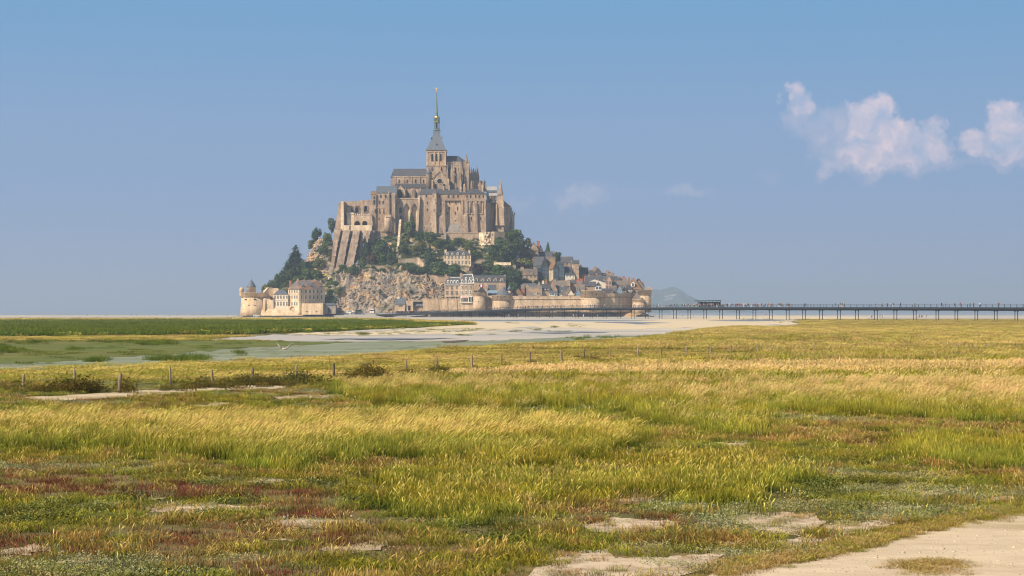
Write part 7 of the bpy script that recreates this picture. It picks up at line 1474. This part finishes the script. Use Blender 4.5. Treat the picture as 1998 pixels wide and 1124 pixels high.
PIERS = [790, 815, 837, 852, 868, 882, 898, 918, 938, 960, 982, 1005, 1028, 1050, 1075, 1099, 1126, 1154, 1181, 1208, 1235, 1262, 1289, 1317, 1345, 1376, 1407, 1440, 1472, 1504, 1537, 1569, 1602, 1637, 1672, 1709, 1747, 1785, 1829, 1866, 1905, 1943, 1983, 2026, 2070, 2116, 2164, 2214, 2266, 2320, 2378, 2440, 2505, 2575, 2650]
for p in PIERS:
    c = br(p); 
    for o_ in (-.75, .75):
        m = MB(); yy = c+Vector((.55, .83, 0)).normalized()*0; d = Vector((c.y, -c.x, 0)).normalized()
        i = min(range(len(pts_)), key=lambda k: (pts_[k]-c).length); s = side(i); q = c+s*o_
        m.tube((q.x, q.y, -.5), (q.x, q.y, c.z-1.2), .11 if p < 1250 else .14, n=8); m.box(q.x-.3, q.x+.3, q.y-.3, q.y+.3, c.z-1.4, c.z-1.2); T.part('pier', m, STEEL)
m = MB()
for a, b_ in ((746, 800),):
    P0, P1 = br(a), br(b_); m.box(P0.x, P1.x, P1.y-3, P0.y+1, -.4, 1.0)
# abutment ramp and shore apron where the bridge lands
m = MB(); m.grid([[(X(p, 1105), 1105, .05) for p in (655, 690, 740, 772, 800)], [(X(p, 1122), 1122, z) for p, z in ((652, .4), (690, 1.2), (735, 1.6), (760, 1.5), (800, .3))], [(X(p, 1140), 1140, z) for p, z in ((650, .6), (690, 1.9), (740, 2.2), (780, 2.0), (830, 1.2))], [(X(p, 1163), 1163, z) for p, z in ((648, .8), (690, 2.4), (740, 2.6), (780, 2.6), (830, 2.0))]], closed=False)
o = struct(m.build('shore_apron', mat('concrete', (.46, .43, .38), (.38, .35, .31), .1))); o['label'] = 'pale paved apron at the foot of the rocks where the bridge lands'
# bus shelter on the bridge
T = Thing('bus_shelter', 'long flat-roofed dark shelter standing on the bridge over the waiting crowd', 'shelter', tuple(br(1375)))
a, b_ = br(1354), br(1398); d = (b_-a); L = d.length; d.normalize(); s = Vector((d.y, -d.x, 0)); m = MB(); o0 = Vector((0, 0, 0))
def slab(m, a, d, L, s, s0, s1, z0, z1, l0=0.0, l1=None):
    l1 = L if l1 is None else l1
    c_ = [a+d*l0+s*s0, a+d*l1+s*s0, a+d*l1+s*s1, a+d*l0+s*s1]; m.grid([[(p.x, p.y, a.z+z0) for p in c_], [(p.x, p.y, a.z+z1) for p in c_]], cap0=True, cap1=True)
slab(m, a, d, L, s, -2.4, -.2, 2.75, 3.05); slab(m, a, d, L, s, -2.5, -.1, 3.05, 3.12, -.1, L+.1); T.part('roof', m, STEEL)
for k in range(7):
    m = MB(); slab(m, a, d, L, s, -2.2, -2.05, 0, 2.75, L*k/6-.08 if k else 0, L*k/6+.08); T.part('post', m, STEEL)
m = MB(); slab(m, a, d, L, s, -2.3, -2.24, .3, 2.4, .3, L-.3); T.part('back_panel', m, mat('shelter_glass', (.05, .07, .09), None, rough=.2))

# ------------------------------------------------------------------ people
def person_mesh(seed, pose):
    """one continuous skinned body: legs, torso, arms with hands, neck and head; faces sorted into skin, top, trousers, hair"""
    rd = random.Random(seed); st = {'stand': .06, 'walk': .26, 'stride': .36}[pose]; sw = rd.uniform(-1, 1)
    v = [(0, 0, .92), (0, .0, 1.12), (0, .0, 1.38), (0, 0, 1.50), (0, -.01, 1.60), (0, -.01, 1.70),       # 0-5 pelvis..head
         (.10, 0, .88), (.11, -st*.55, .49), (.11, -st*.9+.02, .08), (.12, -st*.9-.13, .03),               # 6-9 right leg
         (-.10, 0, .88), (-.11, st*.25, .49), (-.11, st*.9, .09), (-.12, st*.9-.12, .03),                  # 10-13 left leg
         (.19, 0, 1.40), (.24, st*.35, 1.14), (.25, st*.2-.10, .92), (.25, st*.2-.13, .83),                 # 14-17 right arm
         (-.19, 0, 1.40), (-.24, -st*.35, 1.14), (-.25, -st*.5-.06, .92), (-.25, -st*.5-.1, .83)]          # 18-21
    e = [(0, 1), (1, 2), (2, 3), (3, 4), (4, 5), (0, 6), (6, 7), (7, 8), (8, 9), (0, 10), (10, 11), (11, 12), (12, 13), (2, 14), (14, 15), (15, 16), (16, 17), (2, 18), (18, 19), (19, 20), (20, 21)]
    rad = [.135, .12, .145, .055, .095, .085, .095, .062, .045, .035, .095, .062, .045, .035, .06, .045, .034, .028, .06, .045, .034, .028]
    me = bpy.data.meshes.new('person_src'); me.from_pydata(v, e, []); ob = bpy.data.objects.new('person_src', me); COL.objects.link(ob)
    md = ob.modifiers.new('s', 'SKIN'); md.use_smooth_shade = True
    for i, r in enumerate(rad): me.skin_vertices[0].data[i].radius = (r, r*.8 if i < 4 else r)
    me.skin_vertices[0].data[0].use_root = True
    sb = ob.modifiers.new('b', 'SUBSURF'); sb.levels = 1
    dg = bpy.context.evaluated_depsgraph_get(); out = bpy.data.meshes.new_from_object(ob.evaluated_get(dg)); bpy.data.objects.remove(ob)
    out.name = 'person'; out.materials.clear()
    shorts = rd.random() < .5; sleeves = rd.random() < .6
    for k in range(4): out.materials.append(SKIN)
    for p in out.polygons:
        c = p.center; mi = 0
        if c.z > 1.64 or (c.z > 1.56 and c.y > .03): mi = 3
        elif c.z > 1.47: mi = 0
        elif c.z > .92 and abs(c.x) < .17: mi = 1
        elif abs(c.x) > .17 and c.z > .8: mi = 1 if c.z > (1.22 if sleeves else 1.42) else 0
        elif c.z > (.50 if shorts else .10): mi = 2
        elif c.z < .09: mi = 3
        p.material_index = mi
    return out
SKIN = mat('skin', (.42, .26, .19), (.36, .22, .16), 3, rough=.6)
CLO = {k: mat('cloth_'+k, c, tuple(q*.85 for q in c), 4) for k, c in {'white': (.78, .77, .74), 'red': (.50, .05, .04), 'black': (.02, .02, .025), 'navy': (.03, .045, .11), 'blue': (.12, .25, .45), 'pink': (.62, .26, .28), 'grey': (.25, .26, .28), 'yellow': (.75, .50, .06), 'orange': (.70, .22, .05), 'green': (.08, .20, .09), 'beige': (.52, .42, .30), 'denim': (.10, .15, .26)}.items()}
HAIRS = [mat('hair_'+k, c, None) for k, c in {'brown': (.06, .035, .02), 'black': (.015, .012, .01), 'blond': (.36, .24, .10), 'grey': (.35, .34, .33)}.items()]
PM = [person_mesh(i, p) for i, p in enumerate(['stand', 'walk', 'stride', 'walk', 'stand', 'walk', 'stride', 'stand'])]
rp2 = random.Random(99)
TOPS = ['white']*8+['red']*2+['black']*6+['navy']*4+['blue']*2+['pink']*2+['grey']*2+['yellow', 'orange', 'green', 'beige']
BOT = ['black']*3+['denim']*3+['navy', 'beige', 'white', 'grey']
used_lab = {}
def person(loc, rz, place, group, k=None, top=None):
    k = rp2.randrange(8) if k is None else k; tp = top or rp2.choice(TOPS); bt = rp2.choice(BOT); hi = rp2.randrange(4)
    for _ in range(30):
        lab = f'{tp} top, {bt} trousers, {place}'
        if lab not in used_lab: break
        tp = top or rp2.choice(list(CLO)); bt = rp2.choice(BOT)
    used_lab[lab] = 1
    o = bpy.data.objects.new('person', PM[k]); COL.objects.link(o); o.location = loc; o.rotation_euler = (0, 0, rz); s = rp2.uniform(1.0, 1.12); o.scale = (s, s, s)
    for i, m_ in enumerate((SKIN, CLO[tp], CLO[bt], HAIRS[hi])): o.material_slots[i].link = 'OBJECT'; o.material_slots[i].material = m_
    tag(o, 'person, '+lab, 'person', group); return o
def on_bridge(px, off, place, top=None):
    c = br(px); i = min(range(len(pts_)), key=lambda k: (pts_[k]-c).length); s = side(i); q = c+s*off; d = Vector((-s.y, s.x, 0)); person((q.x, q.y, q.z), math.atan2(d.y, d.x)+math.pi/2+(math.pi if rp2.random() < .5 else 0)+rp2.uniform(-.4, .4), place, 'people on the footbridge', None, top)
for px, top, pl in [(1572, 'navy', 'on bridge above right grass bank edge'), (1575, 'red', 'on bridge beside a dark dressed companion'), (1635, 'black', 'alone on the bridge left of a group of four'), (1641, 'white', 'left end of a group of four on the bridge'), (1645, 'navy', 'in a group of four on the bridge'), (1649, 'black', 'in a group of four on the bridge'), (1653, 'grey', 'right end of a group of four on the bridge'),
                    (1706, 'white', 'on the bridge above a group walking on the sand'), (1709, 'pink', 'on the bridge above a group walking on the sand'), (1730, 'white', 'alone on the bridge between two groups'), (1738, 'navy', 'left of a pair right on the bridge'), (1744, 'black', 'middle of a trio right on the bridge'), (1746.5, 'white', 'right end of a trio on the bridge'), (1755, 'red', 'left of a close pair right on the bridge'), (1760, 'black', 'right of a close pair right on the bridge'),
                    (1786, 'white', 'left of a pair halfway along the right bridge'), (1791, 'navy', 'right of a pair halfway along the right bridge'), (1846, 'black', 'leading a pair far right on the bridge'), (1853, 'orange', 'second of a pair far right on the bridge'), (1868, 'black', 'third couple from the right end, left one'), (1874, 'red', 'third couple from the right end, right one'), (1894, 'navy', 'second couple from the right end, left one'), (1898, 'red', 'second couple from the right end, right one'),
                    (1915, 'white', 'left of two pale dressed walkers near bridge right end'), (1919, 'white', 'right of two pale dressed walkers near bridge right end'), (1952, 'black', 'last couple at bridge right end, left one'), (1956, 'red', 'last couple at bridge right end, right one')]:
    on_bridge(px, rp2.uniform(-.5, 2.6), pl, top)
def crowd(p0, p1, n, place):
    for k in range(n): on_bridge(p0+(p1-p0)*(k+rp2.uniform(.1, .9))/n, rp2.uniform(-1.6, 2.8), place)
crowd(1353, 1399, 34, 'waiting in the crowd under the bridge shelter'); crowd(1399, 1440, 20, 'in the crowd just right of the bridge shelter'); crowd(1440, 1480, 20, 'in the dense walking line right of the shelter'); crowd(1480, 1510, 16, 'in the walking crowd on the bridge middle'); crowd(1510, 1552, 12, 'at the thinning right end of the bridge crowd')
crowd(1328, 1350, 8, 'in the small group left of the bridge shelter'); crowd(1306, 1324, 5, 'in front of the far hazy hill on the bridge'); crowd(1276, 1300, 2, 'walking alone past the last rampart tower')
crowd(1160, 1262, 12, 'on the bridge before the largest rampart tower'); crowd(1100, 1160, 11, 'on the bridge before the longest rampart, right part'); crowd(1042, 1100, 20, 'on the bridge before the longest rampart, middle'); crowd(1014, 1042, 14, 'in the crowd before the longest rampart, left part'); crowd(942, 1000, 12, 'on the bridge before the conical roofed tower'); crowd(838, 872, 9, 'on the bridge before the first rampart stretch')
crowd(764, 830, 20, 'at the island end of bridge by gate lodge')
for k in range(26):
    px = 700+k*3.1+rp2.uniform(-1.5, 1.5); y = rp2.uniform(1124, 1150); person((X(px, y), y, interp([(1105, .3), (1122, 1.4), (1140, 2.0), (1163, 2.5)], y)), rp2.uniform(0, 6.28), 'on the paved apron at the foot of the rocks', 'people at the island gate')
for px, n_, pl in ((1270, 7, 'walking on sand under bridge near last tower'), (1340, 6, 'walking on the sand under the bridge near the shelter'), (1500, 5, 'walking on the sand under the middle of the bridge'), (1712, 8, 'in the file of walkers on sand under bridge'), (1796, 8, 'in the second file of sand walkers, right'), (1130, 4, 'on the sand before the longest rampart'), (1000, 5, 'on the sand by the conical roofed tower'), (1178, 4, 'on the sand below the largest tower')):
    for k in range(n_):
        q = px+rp2.uniform(-14, 14); y = rp2.uniform(1010, 1110) if px < 1300 else rp2.uniform(1150, 1350) if px < 1600 else rp2.uniform(900, 1000); person((X(q, y), y, .05), rp2.uniform(0, 6.28), pl, 'people walking on the sand')
for k, px in enumerate((170, 207, 215, 257, 267, 283, 292, 307, 331, 347, 378, 392, 398, 443, 455)):
    y = rp2.uniform(1350, 1500); person((X(px, y), y, .05), rp2.uniform(0, 6.28), ['far out beyond the left reed bank', 'a tiny walker on the left horizon'][k % 2], 'walkers on the far flats')
# ------------------------------------------------------------------ vehicles at the foot of the rocks
def vehicle(name, label, px, y, L, Wd, H, colr, van=False, rz=0.0, z=None):
    z = interp([(1105, .3), (1122, 1.4), (1140, 2.0), (1163, 2.5)], y) if z is None else z
    T = Thing(name, label, 'van' if van else 'car', (X(px, y), y, z), rz, 'vehicles at the foot of the rocks', local=True)
    h, w = L/2, Wd/2; m = MB()
    side_ = [(-h, .35), (h, .35), (h, H*.55), (h*.92, H*.62), (h*.55, H*.66), (h*.3, H*.97), (-h*.8, H), (-h*.97, H*.62)] if not van else [(-h, .35), (h, .35), (h, H*.45), (h*.82, H*.55), (h*.62, H*.97), (-h*.96, H), (-h, H*.9)]
    m.prism(side_, -w, w); bd = T.part('body', m, colr)
    m = MB()
    for s in (-1, 1): m.box(-h*.75, h*.4, s*w-.02*s if s > 0 else -w-.02, s*w+.02 if s > 0 else -w+.02, H*.62, H*.9)
    T.part('window', m, GLASS, bd)
    for sx in (-.62, .62):
        for s in (-1, 1):
            m = MB(); a = [(sx*h+.34*math.cos(k*.524), .34+.34*math.sin(k*.524)) for k in range(12)]; y0, y1 = (w-.12, w+.04) if s > 0 else (-w-.04, -w+.12)
            m.prism(a, y0, y1); T.part('wheel', m, STEEL)
    for s in (-1, 1): m = MB(); m.box(h-.02, h+.03, s*w*.7-.18, s*w*.7+.18, H*.4, H*.5); T.part('headlight', m, WHITE)
    return T
vehicle('parked_car', 'dark car parked at the left end of the apron by the shed', 665, 1138, 4.3, 1.8, 1.5, CLO['black'], z=.9); vehicle('parked_car', 'grey car parked behind the dark car on the apron', 674, 1142, 4.2, 1.8, 1.5, CLO['grey'], z=1.2)
vehicle('parked_van', 'white van parked at the foot of the rocks, left of the tents', 684, 1146, 5.2, 2.0, 2.3, WHITE, True); vehicle('parked_van', 'dark and white van parked among people left of the red kiosk', 701, 1150, 5.2, 2.0, 2.6, mat('dark_green_paint', (.03, .08, .07)), True)
vehicle('parked_car', 'small grey car in front of the white van', 690, 1132, 4.0, 1.7, 1.4, CLO['grey']); vehicle('parked_car', 'small dark car in front of the dark van', 698, 1130, 4.0, 1.7, 1.4, CLO['navy']); vehicle('parked_car', 'third small car at the right of the apron row', 706, 1130, 4.0, 1.7, 1.4, CLO['grey'])
vehicle('parked_car', 'tiny white car on the sand below the round fort tower', 500.5, 1120, 4.2, 1.8, 1.5, WHITE, z=.05)
T = B('shuttle_bus', 'red and white shuttle bus standing in the crowd at the bridge head', 'bus', 725.5, 606, 1142)
m = MB(); z0 = 2.6; xx = X(725.5, 1142); m.box(xx-1.35, xx+1.35, 1142, 1152, z0, z0+1.35, 1); m.box(xx-1.35, xx+1.35, 1142, 1152, z0+1.35, z0+2.2, 0); m.box(xx-1.3, xx+1.3, 1142.1, 1151.9, z0+2.2, z0+2.9, 1); m.box(xx-1.1, xx+1.1, 1142.3, 1151.7, z0+2.9, z0+3.15, 0); bd = T.part('body', m, [mat('bus_red', (.45, .04, .05)), WHITE])
m = MB(); m.box(xx-1.15, xx+1.15, 1141.93, 1142, z0+1.4, z0+2.15); T.part('windscreen', m, GLASS, bd)
for s in (-1, 1):
    for yy in (1144, 1150): m = MB(); m.tube((xx+s*1.2, yy, z0), (xx+s*1.38, yy, z0), .48, n=12); T.part('wheel', m, STEEL)
# yellow parasol on the upper terrace and a gull by the spire
T = B('parasol', 'bright yellow parasol on the terrace under the giant buttresses', 'parasol', 636, 538, 1192)
zz0 = hill_z(X(636, 1190), 1190, False); m = MB(); xx = X(636, 1188); T.r.location = (xx, 1188, Z(540, 1188)); T.off = tuple(T.r.location)
m.lathe(xx, 1188, [(2.0, Z(537.6, 1188)), (1.0, Z(536.3, 1188)), (.05, Z(535.4, 1188))], 8, smooth=False, cap0=False); T.part('canopy', m, mat('yellow_cloth', (.85, .65, .05)))
m = MB(); m.tube((xx, 1188, Z(543.5, 1188)), (xx, 1188, Z(535.6, 1188)), .05, n=6); T.part('pole', m, WHITE)
def bird(px, py, y, span, label, rz):
    m = MB(); m.lathe(0, 0, [(.01, -.5), (.09, -.3), (.16, 0), (.12, .25), (.07, .4), (.02, .5)], 8); q = [(x, z, y_) for x, y_, z in m.v]; m.v = q
    for s in (-1, 1):
        m.face([(s*.08, -.15, .02), (s*.08, .22, .02), (s*span*.28, .25, span*.10), (s*span*.28, 0, span*.10)]); m.face([(s*span*.28, 0, span*.10), (s*span*.28, .25, span*.10), (s*span*.5, -.12, span*.05)])
    o = m.build('seagull', mat('gull_feathers', (.05, .05, .055))); o.location = (X(px, y), y, Z(py, y)); o.rotation_euler = (0, .15, rz); tag(o, label, 'bird'); return o
bird(914.5, 272.6, 1100, 1.7, 'dark bird gliding in the sky to the right of the spire', .6)
# ------------------------------------------------------------------ haze
m = MB(); m.box(-16100, 16100, -900, 16100, -3.5, 176)
hz_ = bpy.data.materials.new('haze_air'); hz_.use_nodes = True; n, l = hz_.node_tree.nodes, hz_.node_tree.links; n.clear()
vo = N(n, 'ShaderNodeVolumePrincipled'); vo.inputs['Color'].default_value = (.66, .82, 1, 1); vo.inputs['Density'].default_value = .00018; vo.inputs['Anisotropy'].default_value = .1; ou = N(n, 'ShaderNodeOutputMaterial'); l.new(vo.outputs[0], ou.inputs['Volume'])
o = m.build('haze', hz_); tag(o, 'thin blue summer haze over the whole bay', None, None, 'stuff')
